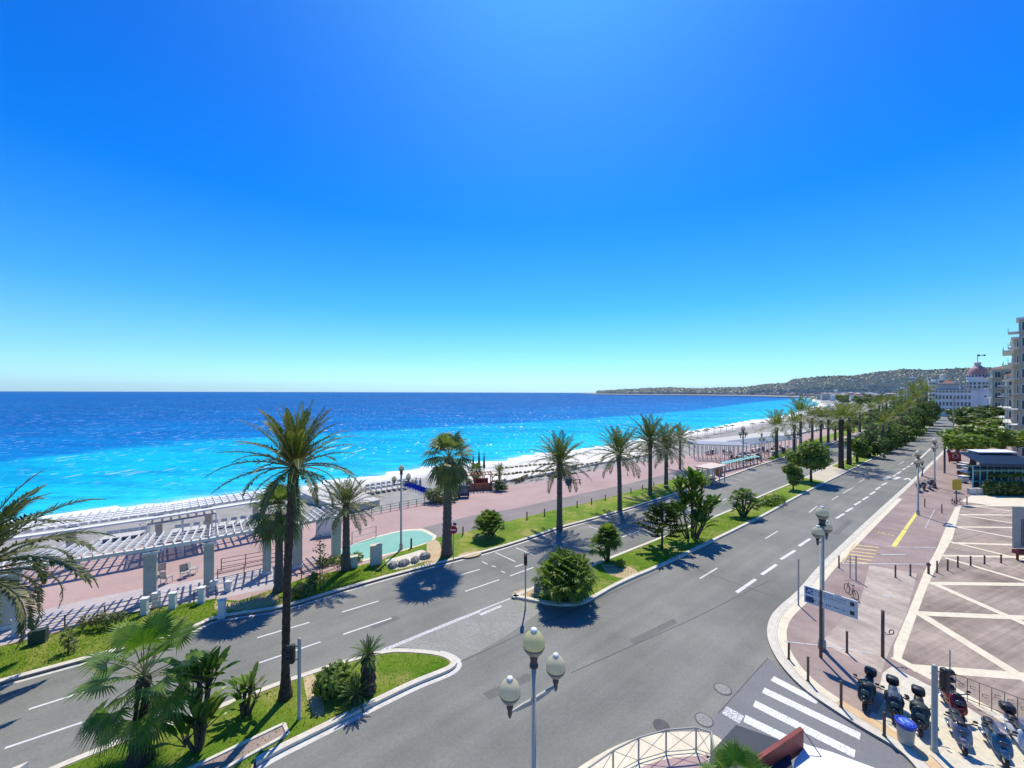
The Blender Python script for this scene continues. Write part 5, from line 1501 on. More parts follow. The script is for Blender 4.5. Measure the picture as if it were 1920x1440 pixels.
# ---- waste bin
b = G(1698,1392,Z); root = tag(empty('waste_bin', b), 'round grey waste bin with a bright blue rim and bag between two scooters', 'waste bin')
mb = MB(); mb.lathe([(.24,-.02),(.26,.1),(.30,.8),(.30,.82)], (0,0,0), 22); mb.build('body', M['grey_metal'], root, smooth=True)
mb = MB(); mb.ring((0,0,.86), .31, .045, 'Z', 26, 8); mb.lathe([(.33,.72),(.335,.88)], (0,0,0), 24); mb.build('rim', M['blue'], root, smooth=True)
rg = random.Random(2); mb = MB(); mb.sup((0,0,.84), (.5,.5,.12), .9, 14)
mb.v = [(x, y, z+rg.uniform(-.03,.04)) for x,y,z in mb.v]; mb.build('bag', pm('blue_bag', (0.16,0.3,0.75), (0.05,0.12,0.5), 0.35, 9.0), root)

# ---- scooters
def scooter_parts(root, body, seat='black', case=True, apron=None, screen=True, scl=1.0):
    P = lambda n_, mb, m_, sm=True, par=None: mb.build(n_, m_, par or root, smooth=sm)
    for x in (.66, -.62):
        mb = MB(); mb.ring((x,0,.25), .19, .065, 'Y', 22, 8); wh = P('wheel', mb, M['tyre'])
        mb = MB(); mb.lathe([(.03,-.05),(.14,-.03),(.14,.03),(.03,.05)], (0,0,0), 12)
        mb.v = [(vx+x, vz, vy+.25) for vx,vy,vz in mb.v]; P('rim', mb, M['chrome'], True, wh)
    mb = MB(); mb.sup((-.42,0,.56), (.95,.40,.42), .65, 16); mb.sup((-.82,0,.70), (.42,.30,.24), .8, 12, ry=-.25); mb.sup((0.0,0,.36), (.75,.36,.16), .5, 12)
    P('body', mb, body)
    mb = MB(); mb.sup((.46,0,.66), (.20,.56,.78), .6, 16, ry=-.38); mb.sup((.62,0,.52), (.34,.26,.3), .8, 12); mb.sup((.66,0,.45), (.46,.17,.16), .8, 12)
    sh = P('front_shield', mb, body)
    mb = MB(); mb.sup((.57,0,.80), (.12,.30,.18), .8, 12, ry=-.38); P('headlight', mb, M['glass'], True, sh)
    mb = MB(); mb.sup((-.36,0,.82), (.95,.34,.17), .6, 16, ry=.06); mb.sup((-.62,0,.90), (.42,.30,.12), .7, 12); P('seat', mb, M[seat])
    mb = MB(); mb.tube([(.28,0,.7),(.30,0,1.0),(.32,0,1.04)], .05, 8); mb.tube([(.20,.36,1.06),(.30,.16,1.04),(.32,0,1.02),(.30,-.16,1.04),(.20,-.36,1.06)], .02, 7); mb.sup((.36,0,1.02), (.22,.3,.16), .8, 12)
    hb = P('handlebar', mb, M['black'])
    for s in (-1,1):
        mb = MB(); mb.tube([(.26,s*.26,1.06),(.30,s*.36,1.22)], .01, 5); mb.sup((.31,s*.38,1.25), (.05,.16,.1), .8, 10); P('mirror', mb, M['black'], True, hb)
        mb = MB(); mb.tube([(.20,s*.36,1.06),(.17,s*.47,1.06)], .026, 7); P('grip', mb, M['tyre'], True, hb)
    if screen:
        mb = MB(); A = []; Bq = []
        for k in range(7):
            a = -1+2*k/6; A.append(Vector((.46-.05*a*a,a*.21,1.0))); Bq.append(Vector((.26-.05*a*a,a*.17,1.45-.06*a*a)))
        mb.strip(A, Bq); P('windscreen', mb, M['clear'])
    if case:
        mb = MB(); mb.sup((-.92,0,1.06), (.44,.46,.34), .55, 14); cs = P('top_case', mb, M['black'])
        mb = MB(); mb.box((-.78,0,.88), (.5,.2,.03)); P('rack', mb, M['dark_metal'], False, cs)
    mb = MB(); mb.sup((-1.03,0,.68), (.06,.2,.1), .7, 10); P('tail_light', mb, M['red'])
    mb = MB(); mb.tube([(-.3,-.2,.3),(-.75,-.22,.38)], [.04,.06], 8); P('exhaust', mb, M['chrome'])
    if apron:
        rg = random.Random(int(root.location.x*100)); mb = MB(); mb.sup((.12,0,.78), (.62,.66,.66), .8, 16, ry=-.5)
        mb.v = [(x+rg.uniform(-.02,.02), y*rg.uniform(.93,1.07), z+rg.uniform(-.02,.02)) for x,y,z in mb.v]
        P('leg_cover', mb, apron)
M['dk_green'] = pm('dark_green_cloth', (0.018,0.035,0.032), (0.05,0.075,0.07), 0.55, 6.0)
M['pg'] = pm('grey_violet_paint', (0.24,0.24,0.30), (0.20,0.20,0.26), 0.25, 2.0, coat=.5)
M['bk'] = pm('black_paint', (0.015,0.017,0.02), (0.03,0.032,0.036), 0.25, 2.0, coat=.4)
M['bl'] = pm('steel_blue_paint', (0.05,0.14,0.24), (0.04,0.11,0.2), 0.25, 2.0, coat=.5)
M['wh'] = pm('white_scooter_paint', (0.7,0.7,0.72), (0.6,0.6,0.62), 0.25, 2.0, coat=.4)
M['redbk'] = pm('dark_red_paint', (0.22,0.015,0.02), (0.10,0.01,0.012), 0.25, 2.0, coat=.4)
SC = [('dark scooter with a green black leg cover, leftmost of the parked row',(1626,1318),-2.45,'bk',True,'dk_green',False),
      ('dark scooter with a black top case, second from the left behind the shadow',(1676,1340),-2.30,'bk',True,'dk_green',True),
      ('dark scooter right of the blue rimmed bin, black top case',(1724,1362),-2.34,'bk',True,'dk_green',False),
      ('grey violet scooter with its pale front shield facing the kerb',(1798,1392),-2.22,'pg',False,None,False),
      ('dark red and black scooter with its tail towards the black signal',(1786,1334),-2.05,'redbk',False,None,False),
      ('steel blue scooter at the bottom right, half hidden',(1868,1412),-2.15,'bl',False,None,True),
      ('white and black scooter cut by the right edge',(1914,1404),-2.1,'wh',True,None,True)]
for lab, uv, a, bm_, cs, ap, sc_ in SC:
    root = tag(empty('scooter', G(uv[0],uv[1],Z), a, 1.02), lab, 'scooter', 'scooters parked on the near pavement')
    scooter_parts(root, M[bm_], 'black', cs, M[ap] if ap else None, sc_)
for i, (u, v_, bm_) in enumerate([(1722,921,'bl'),(1732,919,'bk'),(1742,917,'wh'),(1749,914,'bk')]):
    root = tag(empty('scooter', G(u,v_,Z), .7+.1*i, 1.05), '%s scooter from the left in the small group at the foot of the far lamps' % ORD[i], 'scooter', 'scooters parked at the far lamps')
    scooter_parts(root, M[bm_], 'black', i % 2 == 0, None, True)

# ---- bicycles
def bicycle(label, b, rz, group=None, mat='dark_metal'):
    root = tag(empty('bicycle', b, rz), label, 'bicycle', group)
    for x in (.5,-.5):
        mb = MB(); mb.ring((x,0,.34), .32, .022, 'Y', 24, 6); w_ = mb.build('wheel', M['tyre'], root)
        mb = MB()
        for k in range(8):
            a = k*pi/4; mb.bar(Vector((x,0,.34)), Vector((x+cos(a)*.31,0,.34+sin(a)*.31)), .005,.005)
        mb.build('spokes', M['chrome'], w_)
    mb = MB()
    for a, b_ in (((-.5,0,.34),(-.12,0,.32)),((-.12,0,.32),(-.22,0,.82)),((-.22,0,.82),(.34,0,.82)),((-.12,0,.32),(.36,0,.78)),((.34,0,.9),(.5,0,.34)),((-.5,0,.34),(-.2,0,.76))):
        mb.tube([a,b_], .017, 7)
    mb.build('frame', M[mat], root)
    mb = MB(); mb.sup((-.23,0,.9), (.26,.14,.07), .8, 10); mb.build('saddle', M['black'], root)
    mb = MB(); mb.tube([(.28,.28,1.0),(.34,.1,1.0),(.34,0,.98),(.34,-.1,1.0),(.28,-.28,1.0)], .014, 6); mb.build('handlebar', M['black'], root)
    mb = MB(); mb.box((-.12,.1,.2),(.1,.08,.02)); mb.box((-.12,-.1,.44),(.1,.08,.02)); mb.bar(Vector((-.12,.08,.2)),Vector((-.12,-.08,.44)),.02,.02); mb.build('pedals', M['black'], root)
    return root
bicycle('dark bicycle leaning between the two grey poles by the scuffed paving', G(1596,1118,Z), 1.35)
bicycle('red bicycle standing under the yellow board', G(1797,945,Z), .3, mat='red')
bicycle('dark bicycle at the rack left of the yellow board', G(1788,947,Z), 1.0)

# ---- yellow board
b = G(1793,944,Z); root = tag(empty('notice_board', b), 'yellow notice board on a thin post at the bicycle rack', 'board')
h = hz(1793,898,b.y)-Z
mb = MB(); mb.tube([(0,0,0),(0,0,h)], .06, 8); mb.build('post', M['dark_metal'], root)
mb = MB(); mb.sup((0,-.08,h-.75), (1.25,.12,1.5), .3, 12); mb.build('board', M['yellow'], root)
# red advertising panel and neighbours, awning stuff
b = G(1790,868,Z); root = tag(empty('advertising_panel', b, -.2), 'bright red advertising panel beside the far right pavement', 'panel')
mb = MB(); mb.box((0,0,1.3), (2.1,.25,2.0)); mb.build('panel', M['red'], root); mb = MB(); mb.box((-.9,0,.2),(.1,.1,.5)); mb.box((.9,0,.2),(.1,.1,.5)); mb.build('feet', M['dark_metal'], root)
mb = MB(); mb.ring((0,-.15,1.5), .5, .06, 'Y', 18, 6); mb.build('roundel', M['white'], root)
# person
def person(label, b, rz, cols, hgt=1.75, walk=.28):
    root = tag(empty('person', b, rz, hgt/1.75), label, 'person')
    mb = MB()
    mb.tube([(0,0,.92),(0,0,1.05),(.0,0,1.25),(.0,0,1.42),(0,0,1.50),(.01,0,1.56),(.02,0,1.62),(.02,0,1.70),(.015,0,1.755)], [.15,.14,.17,.16,.06,.055,.09,.095,.03], 12)
    for s in (-1,1):
        mb.tube([(0,s*.09,.94),(s*walk*.4,s*.1,.5),(s*walk*.6-.04,s*.1,.08),(s*walk*.6+.16,s*.1,.04)], [.095,.065,.045,.035], 8)
        mb.tube([(0,s*.19,1.40),(-s*walk*.3,s*.23,1.12),(-s*walk*.5+.06,s*.22,.86),(-s*walk*.5+.08,s*.22,.78)], [.055,.045,.032,.03], 8)
    bd = mb.build('body', M['skin'], root, smooth=True)
    mb = MB(); mb.tube([(0,0,.90),(0,0,1.05),(0,0,1.25),(0,0,1.43)], [.175,.16,.19,.165], 12)
    for s in (-1,1): mb.tube([(0,s*.18,1.40),(-s*walk*.3,s*.23,1.12),(-s*walk*.45,s*.22,.92)], [.07,.058,.045], 8)
    mb.build('jacket', cols[0], bd, smooth=True)
    mb = MB()
    for s in (-1,1): mb.tube([(0,s*.085,.96),(s*walk*.4,s*.1,.5),(s*walk*.6-.04,s*.1,.1)], [.115,.08,.06], 8)
    mb.build('trousers', cols[1], bd, smooth=True)
    mb = MB(); mb.sup((.005,0,1.69), (.21,.2,.18), .9, 12); mb.build('hair', M['bark'], bd, smooth=True)
M['skin'] = pm('skin', (0.5,0.32,0.24), (0.45,0.28,0.2), 0.6)
person('person in a blue jacket walking up the right pavement under the trees', G(1779,856,Z), .7, (M['navy'], M['black']), 1.9)
person('person in light clothes standing at the beach front lamp', G(780,918,Z), .7, (M['stonewh'], M['grey_metal']), 1.8)
person('person in grey standing on the beach right of the one in light clothes', G(788,919,Z), 2.7, (M['grey_metal'], M['stonewh']), 1.8)

# ---- cars
def car(label, b, rz, paint_, group):
    root = tag(empty('parked_car', b, rz), label, 'car', group)
    mb = MB(); mb.sup((0,0,.58), (4.2,1.75,.62), .35, 20); mb.sup((.1,0,.75),(3.9,1.6,.35),.5,16); mb.build('body', paint_, root, smooth=True)
    mb = MB(); mb.sup((-.25,0,1.12), (2.4,1.45,.72), .5, 20); cb = mb.build('cabin', M['glass'], root, smooth=True)
    mb = MB(); mb.sup((-.3,0,1.44), (1.6,1.3,.12), .5, 16); mb.build('roof', paint_, cb, smooth=True)
    for x in (1.3,-1.3):
        for y in (.8,-.8):
            mb = MB(); mb.ring((x,y,.32), .22, .10, 'Y', 18, 8); w_ = mb.build('wheel', M['tyre'], root)
            mb = MB(); mb.sup((x,y*1.04,.32), (.34,.12,.34), .9, 10); mb.build('rim', M['chrome'], w_)
    for y in (.6,-.6):
        mb = MB(); mb.sup((2.03,y,.66), (.12,.36,.16), .7, 10); mb.build('headlight', M['white'], root)
        mb = MB(); mb.sup((-2.05,y,.7), (.1,.3,.14), .7, 10); mb.build('tail_light', M['red'], root)
for i, (u, v_, pt) in enumerate([(1779,838,'bk'),(1783,829,'wh'),(1786,821,'bl'),(1786,812,'bk')]):
    car('%s car in the row parked at the kerb behind the dark pole, nearest first' % ORD[i], G(u+1,v_,0), .75+.05*i, M[pt], 'cars parked at the right kerb')

# ================================================================== PERGOLA ON THE PROMENADE
PZ = 3.75
M['pillar'] = pm('shade_grey_pillar', (0.58,0.56,0.48), (0.46,0.45,0.39), 0.85, 0.8)  # pillar colour greyed so that it carries the shade of the front faces
def pergola(label, beam_px, cols_, z=PZ, out=2.9, back=.35, sp=.62, pw=.85, base_z=Z, name='pergola', rows=1, sec=None, colh=None, mat='pillar', cw=.42, every=None):
    line = [G(u, v, z) for u, v in beam_px]
    o0 = Vector((line[0].x, line[0].y, base_z)); root = tag(empty(name, o0), label, 'pergola')
    L = [p - Vector((o0.x,o0.y,0)) for p in line]
    T = [0]
    for a, b_ in zip(L, L[1:]): T.append(T[-1]+(b_-a).length)
    hh = z - base_z
    mb = MB()
    for a, b_ in zip(L, L[1:]): mb.bar(Vector((a.x,a.y,hh)), Vector((b_.x,b_.y,hh)), .22, .24)
    mb.build('beam', M['white'], root)
    if sec:
        S2 = offset_line([Vector((p.x,p.y,0)) for p in L], sec)
        mb = MB()
        for a, b_ in zip(S2, S2[1:]): mb.bar(Vector((a.x,a.y,hh)), Vector((b_.x,b_.y,hh)), .55, .14)
        mb.build('beam', M['white'], root)
    mb = MB()
    for dd_ in (.8, 1.6, 2.4):
        S3 = offset_line([Vector((p.x,p.y,0)) for p in L], dd_)
        for a, b_ in zip(S3, S3[1:]): mb.bar(Vector((a.x,a.y,hh+.09)), Vector((b_.x,b_.y,hh+.09)), .06, .06)
    mb.build('shadow_bars', M['white'], root)  # thin bars added to lay more line shadows on the floor
    n_ = int(T[-1]/sp); rf = MB(); rf.bar(Vector((0,-back,.24)), Vector((0,out,.24)), .055, .22); rfm = rf.mesh('rafter', M['white'])
    for k in range(min(n_, 99)+1):
        s_ = T[-1]*(k+.5)/(min(n_, 99)+1); p_ = along(L, T, s_); q_ = along(L, T, min(T[-1], s_+.2))
        d_ = q_ - p_
        if d_.length < .01: continue
        link('rafter', rfm, root, (p_.x,p_.y,hh), atan2(d_.y, d_.x))
    for (u, w_) in cols_:
        # the pillar stands where the beam passes column u of the photo
        best = min(range(200), key=lambda k: abs(960+F*(along(L,T,T[-1]*k/199)+Vector((o0.x,o0.y,0))).x/(along(L,T,T[-1]*k/199)+Vector((o0.x,o0.y,0))).y - u))
        p_ = along(L, T, T[-1]*best/199); q_ = along(L, T, min(T[-1], T[-1]*best/199+.3)); d_ = q_-p_; a_ = atan2(d_.y,d_.x) if d_.length > .01 else .3
        mb = MB(); mb.box((0,0,(hh-.13)/2-.03), (w_,cw,hh-.13)); c_ = mb.build('pillar', M[mat], root, (p_.x,p_.y,0), a_)
        mb = MB(); mb.box((0,0,hh-.25), (w_+.14,cw+.14,.16)); mb.box((0,0,.12), (w_+.10,cw+.10,.26)); mb.build('pillar_trim', M['white'], c_)
        mb = MB(); mb.box((.02,-cw/2-.02,hh*.62), (w_*.42,.03,.26)); mb.build('plaque', M['stonewh'], c_)
    return root, L, T
pergola('front white pergola with broad pillars beside the lawn', [(-150,1106),(-60,1085),(25,1067),(140,1051),(265,1032),(395,1011),(475,996),(560,983),(640,966)],
        [(18,.95),(282,.70),(392,.62),(500,.6),(558,.72),(632,.72)], sp=.52)
pergola('rear white pergola along the sea wall behind the front one', [(-150,1022),(0,1003),(125,986),(300,962),(480,934),(560,922)],
        [(-40,.6),(135,.6),(300,.5),(392,.5),(480,.5)], out=3.0, back=1.2, sp=.60, sec=-1.6)
# slatted sun roof between the rows
c_ = [G(275,986,3.3), G(405,963,3.3), G(398,948,3.3), G(280,962,3.3)]
root = tag(empty('slatted_roof', Vector((c_[0].x,c_[0].y,Z))), 'striped slatted sun roof in the middle of the rear pergola', 'sun roof')
mb = MB()
for k in range(26):
    t = k/25; a = c_[0].lerp(c_[3], t); b_ = c_[1].lerp(c_[2], t)
    mb.bar(Vector((a.x-c_[0].x,a.y-c_[0].y,3.18)), Vector((b_.x-c_[0].x,b_.y-c_[0].y,3.18)), .10, .05)
mb.build('slats', M['stonewh'], root)
mb = MB()
for t in (0,.5,1):
    a = c_[0].lerp(c_[1], t); b_ = c_[3].lerp(c_[2], t); mb.bar(Vector((a.x-c_[0].x,a.y-c_[0].y,3.1)), Vector((b_.x-c_[0].x,b_.y-c_[0].y,3.1)), .08, .1)
    mb.bar(Vector((a.x-c_[0].x,a.y-c_[0].y,0)), Vector((a.x-c_[0].x,a.y-c_[0].y,3.1)), .08, .08, Vector((0,1,0)))
    mb.bar(Vector((b_.x-c_[0].x,b_.y-c_[0].y,0)), Vector((b_.x-c_[0].x,b_.y-c_[0].y,3.1)), .08, .08, Vector((0,1,0)))
mb.build('frame', M['white'], root)
# low white posts along the lawn
for i, (u, vb, vt) in enumerate([(271,1152,1122),(293,1138,1112),(324,1141,1112),(378,1130,1102),(401,1108,1090),(429,1108,1090),(416,1157,1126),(33,1190,1160)]):
    b = G(u, vb, Z); h = hz(u, vt, b.y)-Z
    mb = MB(); mb.box((0,0,h/2-.03), (.36,.30,h+.06)); mb.box((0,0,h+.02),(.44,.38,.06)); mb.box((0,0,.08),(.42,.36,.18))
    tag(mb.build('stone_post', M['white_wall'], None, b, .3), '%s low white stone post from the left at the foot of the pergola' % (['seventh','leftmost but one','third','fourth','fifth','sixth','lone lawn corner','leftmost'][i]), 'post', 'low stone posts by the pergola')
# railings
def railing(label, a, b_, h=1.0, mat='brown_metal', sp=1.4, bars=3, name='railing', group=None, z=Z):
    A = G(a[0],a[1],z); Bq = G(b_[0],b_[1],z); d = Bq-A; L = d.length
    root = tag(empty(name, A, atan2(d.y,d.x)), label, 'railing', group)
    n_ = max(1, int(L/sp)); pst = MB(); pst.box((0,0,h/2-.03), (.06,.06,h+.06)); pm_ = pst.mesh('post', M[mat])
    for k in range(n_+1): link('post', pm_, root, (L*k/n_,0,0))
    mb = MB()
    for q in range(bars): mb.tube([(0,0,h*(q+1)/bars-.03),(L,0,h*(q+1)/bars-.03)], .025, 6)
    mb.build('rails', M[mat], root); return root
railing('dark railing across the pink paving under the pergola', (408,1092), (548,1060))
railing('second dark railing behind the first under the pergola', (415,1070), (545,1045))
railing('dark railing at the foot of the front pergola, left part', (40,1200), (265,1145), .9, sp=1.3)
railing('dark railing between the low white posts and the lawn', (275,1150), (405,1122), .9, sp=1.2)
railing('low railing right of the pergola end', (565,1085), (640,1060), .9)
railing('pale tubular barrier on the pink promenade left of the splash basin', (660,1019), (705,1007), 1.15, 'grey_metal', sp=1.6, bars=2)
railing('long low railing along the sea wall left of the navy boards', (640,976), (826,940), .9, 'dark_metal', sp=1.1)
# benches and seats under the pergola
def chair(root_name, label, b, rz, mat, group, sc=1.0):
    root = tag(empty(root_name, b, rz, sc), label, 'chair', group)
    mb = MB(); mb.box((0,0,.42),(.5,.5,.05)); mb.build('seat', mat, root)
    mb = MB(); mb.box((0,.24,.68),(.5,.04,.5),0,-.15); mb.build('backrest', mat, root)
    lg = MB(); lg.box((0,0,.2),(.04,.04,.4)); lm_ = lg.mesh('leg', M['white'])
    for x in (-.22,.22):
        for y in (-.22,.22): link('leg', lm_, root, (x,y,0))
    return root
for i in range(14):
    t = i/13; p_ = G(762+66*t, 917+25*t, Z)
    chair('beach_chair', '%s blue chair from the left in the slanting row at the sea wall' % ORD[i], p_, .4, M['blue'], 'blue chairs at the sea wall', 1.25)
for i, (u, v_) in enumerate([(347,1083),(362,1076),(312,1093),(302,1078)]):
    chair('chair', '%s grey chair standing under the front pergola between its pillars' % ORD[i], G(u,v_,Z), 1.0+i, M['grey_metal'], 'chairs under the front pergola', 1.1)
# dark board, small wall under pergola end
boxthing('low_wall', 'pale block wall at the seaward end of the pergola', (617,1003), 972, 2.4, .5, 'white_wall', .35, 'wall', cap=False)
boxthing('green_container', 'small dark green container on the footway under the low date palm', (72,1205), 1180, .7, .4, 'dk_green', .5, 'container', cap=False)
# ---- navy boards, red kiosk, furled parasols, white column
for i, (u, vb, vt, wd) in enumerate([(853,934,912,1.3),(870,932,911,1.5)]):
    b = G(u,vb,Z); h = hz(u,vt,b.y)-Z
    root = tag(empty('information_stand', b, .15), 'navy blue information stand, %s of the two at the sea wall' % ('left' if i == 0 else 'right'), 'stand', 'navy stands')
    mb = MB(); mb.box((0,0,h*.56),(wd,.7,h*.84)); mb.build('cabinet', M['navy'], root)
    mb = MB(); mb.box((0,0,h*1.0),(wd+.2,.9,.12)); mb.build('roof', M['navy'], root)
    mb = MB(); mb.box((0,-.36,h*.62),(wd*.7,.02,h*.4)); mb.build('poster', M['bl'], root)
    mb = MB(); mb.box((-wd*.4,0,.1),(.12,.5,.3)); mb.box((wd*.4,0,.1),(.12,.5,.3)); mb.build('feet', M['black'], root)
b = G(898,917,Z); root = tag(empty('beach_kiosk', b, .2), 'red brown timber kiosk among small palms at the sea wall', 'kiosk')
mb = MB(); 
for x in (-1.9,-.7,.7,1.9):
    for y in (-.9,.9): mb.box((x,y,1.2),(.12,.12,2.4))
mb.build('posts', M['terracotta'], root)
mb = MB(); mb.box((0,-.9,.55),(3.9,.12,1.1)); mb.box((1.9,0,.55),(.12,1.7,1.1)); mb.box((-1.9,0,.55),(.12,1.7,1.1)); mb.build('counter', M['terracotta'], root)
mb = MB()
for k in range(9): mb.box((-1.9+3.8*k/8,0,2.45),(.12,2.2,.1))
mb.box((0,-1,2.36),(4.1,.1,.1)); mb.box((0,1,2.36),(4.1,.1,.1)); mb.build('roof_slats', M['terracotta'], root)
mb = MB(); mb.box((.3,.2,1.25),(2.2,.6,.7)); mb.build('shelves', M['maroon'], root)
tree('kiosk_plant', 'dark leafy plant pot right of the red kiosk', (935,921), [(0,0,.9,.9,.6,.9),(.8,0,.6,.6,.5,.5)], .4, .05, 500, .18, 'tree', 91, cat='plant')
tree('kiosk_plant', 'dark leafy plant pot left of the red kiosk', (880,919), [(0,0,.9,.6,.5,.9)], .4, .05, 300, .18, 'bush', 92, cat='plant')
for i, (u, vb, vt) in enumerate([(887,905,851),(898,905,842),(907.5,906,848)]):
    b = G(u,vb,-3.4); h = hz(u,vt,b.y)+3.4
    root = tag(empty('furled_parasol', b), '%s of the three tall dark furled parasols behind the kiosk' % ['left','middle','right'][i], 'parasol', 'furled parasols behind the kiosk')
    mb = MB(); mb.tube([(0,0,-.2),(0,0,h)], .06, 6); mb.build('pole', M['dark_metal'], root)
    mb = MB(); mb.lathe([(.02,h*.45),(.26,h*.5),(.20,h*.7),(.12,h*.85),(.03,h)], (0,0,0), 8); mb.build('canopy', M['dk_green'], root)
b = G(1066,905,Z); root = tag(empty('poster_column', b), 'white poster column on a dark foot alone on the pink promenade', 'column')
h = hz(1066,872,b.y)-Z
mb = MB(); mb.lathe([(.55,0),(.6,.6),(.42,.65)], (0,0,0), 16); mb.build('foot', M['navy'], root, smooth=True)
mb = MB(); mb.lathe([(.40,.6),(.40,h-.2),(.48,h-.15),(.48,h)], (0,0,0), 16); mb.build('shaft', M['white_wall'], root, smooth=True)
mb = MB(); mb.box((.9,.1,.45),(1.4,.35,.08)); mb.box((.4,.1,.2),(.1,.3,.4)); mb.box((1.4,.1,.2),(.1,.3,.4)); tag(mb.build('bench', M['dark_metal'], None, b+Vector((.5,0,0)), .1), 'dark bench against the white poster column', 'bench')
# ---- beach club: low walls, hedges, loungers
M['hedge'] = leafmat('hedge_leaf', (0.12,0.10,0.06), (0.24,0.20,0.12), .15, .9)
for i, (a, b_, w_) in enumerate([((917,905),(1110,885),1.6),((1010,886),(1120,868),1.2),((925,893),(1015,884),1.2),((935,880),(1040,870),1.2),((1055,884),(1080,876),1.2),((965,905),(990,893),1.2),((1040,896),(1070,890),1.2)]):
    A = G(a[0],a[1],-3.2); Bq = G(b_[0],b_[1],-3.2); d = Bq-A; L = d.length; c0 = (A+Bq)/2
    cl = [(-L/2+L*(k+.5)/12+.2,rng.uniform(-.3,.3),.2,L/26,w_*.25,.28) for k in range(12)]
    o_ = leaf_cloud(cl, 420, .26, 200+i, fill=.2).build('hedge', M['hedge'], None, c0, atan2(d.y,d.x))
    tag(o_, '%s low brownish hedge strip dividing the bright beach terraces, counted from the sea wall' % ORD[i], 'hedge', 'hedges of the beach terraces')
lou = MB(); lou.box((0,0,.3),(.62,1.9,.09)); lou.box((0,.8,.5),(.62,.06,.45),0,-.5); 
for x in (-.28,.28):
    for y in (-.8,.8): lou.box((x,y,.14),(.05,.05,.3))
loum = lou.mesh('lounger', M['stonewh'])
k = 0
for (u0,v0,u1,v1,n1,n2) in ((200,1012,262,1003,6,1),(330,999,470,979,9,1),(690,925,760,914,8,2)):
    for j in range(n2):
        for i in range(n1):
            t = i/(n1-1); p_ = G(u0+(u1-u0)*t, v0+(v1-v0)*t - j*7, -3.55)
            o_ = link('sun_lounger', loum, None, p_, .45+rng.uniform(-.1,.1), 1.1)
            tag(o_, '%s pale sun lounger on the beach %s' % (ords[min(i,19)], ('left, behind the front pergola' if u0 < 300 else 'behind the pergola pillars' if u0 < 400 else ('right of the pergolas, near row' if j == 0 else 'right of the pergolas, far row'))), 'sun lounger', 'sun loungers on the beach'); k += 1
# deck and walls on the beach below the pergola
for i, (pts_, mt_, lab, z) in enumerate([([(560,922),(640,905),(712,938),(640,955)],'stonewh','grey wooden deck on the beach right of the pergolas',-2.6),
                              ([(1290,829),(1420,812),(1560,800),(1500,812),(1380,832)],'stonewh','long grey deck of the beach club past the palms',-2.9)]):
    q = [G(u,v,z) for u,v in pts_]; c0 = sum(q, Vector())/len(q)
    mb = MB(); mb.poly([(a.x-c0.x,a.y-c0.y,0) for a in q], .1, -1.2)
    tag(mb.build('beach_deck', M[mt_], None, (c0.x,c0.y,z)), lab, 'deck')
# ---- kiosk with white roof and turquoise shelters
b = G(1333,905,Z); root = tag(empty('bus_shelter', b, .62), 'open shelter with a pale roof at the end of the lawn', 'shelter')
mb = MB(); mb.box((0,0,2.75),(5.6,2.6,.18)); mb.build('roof', pm('pinkish_roof', (0.70,0.58,0.50), (0.60,0.48,0.42), .8), root)
ps = MB(); ps.box((0,0,1.3),(.14,.14,2.7)); pm_ = ps.mesh('post', M['stonewh'])
for x in (-2.5,-.9,.8,2.5):
    for y in (-1,1): link('post', pm_, root, (x,y,0))
mb = MB(); mb.box((0,.9,1.1),(4.9,.06,1.6)); mb.build('back_panel', M['clear'], root)
mb = MB(); mb.box((0,.3,.45),(4,.5,.1)); mb.box((-1.6,.3,.2),(.1,.4,.4)); mb.box((1.6,.3,.2),(.1,.4,.4)); mb.build('bench', M['maroon'], root)
mb = MB(); mb.lathe([(.55,0),(.55,2.0),(.6,2.1),(.3,2.3)], (0,0,0), 14); tag(mb.build('round_kiosk', M['terracotta'], None, G(1347,891,Z), smooth=True), 'small round brown kiosk right of the pale roofed shelter', 'kiosk')
for i in range(12):
    t = i/11; p_ = G(1355+72*t, 887-17*t, Z)
    root = tag(empty('shade_seat', p_, .6, 1.0), '%s small turquoise topped seat from the left in the row by the shelter' % ORD[i], 'seat', 'turquoise topped seats')
    mb = MB(); mb.box((0,.9,1.5),(1.0,1.1,.06),0,.12); mb.build('canopy', M['teal'], root)
    mb = MB(); mb.box((-.1,0,.85),(.1,.1,1.7)); mb.box((-.1,1.6,.85),(.1,.1,1.7)); mb.build('posts', M['dark_metal'] if i % 2 else M['maroon'], root)
    mb = MB(); mb.box((0,.7,.45),(.9,.5,.08)); mb.build('seat', M['white'], root)
# ---- open white post pergola of the beach front beyond
A = G(1302,868,Z); Bq = G(1395,876-4,Z)
def long_pergola(label, pa, pb, depth, h, n_, name='pergola'):
    A = G(pa[0],pa[1],Z); Bq = G(pb[0],pb[1],Z); d = Bq-A; L = d.length
    root = tag(empty(name, A, atan2(d.y,d.x)), label, 'pergola')
    ps = MB(); ps.box((0,0,h/2),(.13,.13,h)); m_ = ps.mesh('post', M['stonewh'])
    for k in range(n_+1):
        for y in (0, depth): link('post', m_, root, (L*k/n_, y, 0))
    mb = MB(); mb.box((L/2,0,h+.1),(L+.6,.2,.2)); mb.box((L/2,depth,h+.1),(L+.6,.2,.2)); mb.build('beam', M['white'], root)
    mb = MB()
    for k in range(n_*3+1): mb.box((L*k/(n_*3),depth/2,h+.26),(.1,depth+1,.12))
    mb.build('rafters', M['white'], root); return root
long_pergola('white post pergola where the pink promenade narrows, nearest of the far two', (1302,862), (1400,866), 5, 3.3, 12)
long_pergola('white post pergola behind the row of date palms, farther of the two', (1408,862), (1500,846), 5, 3.3, 12)
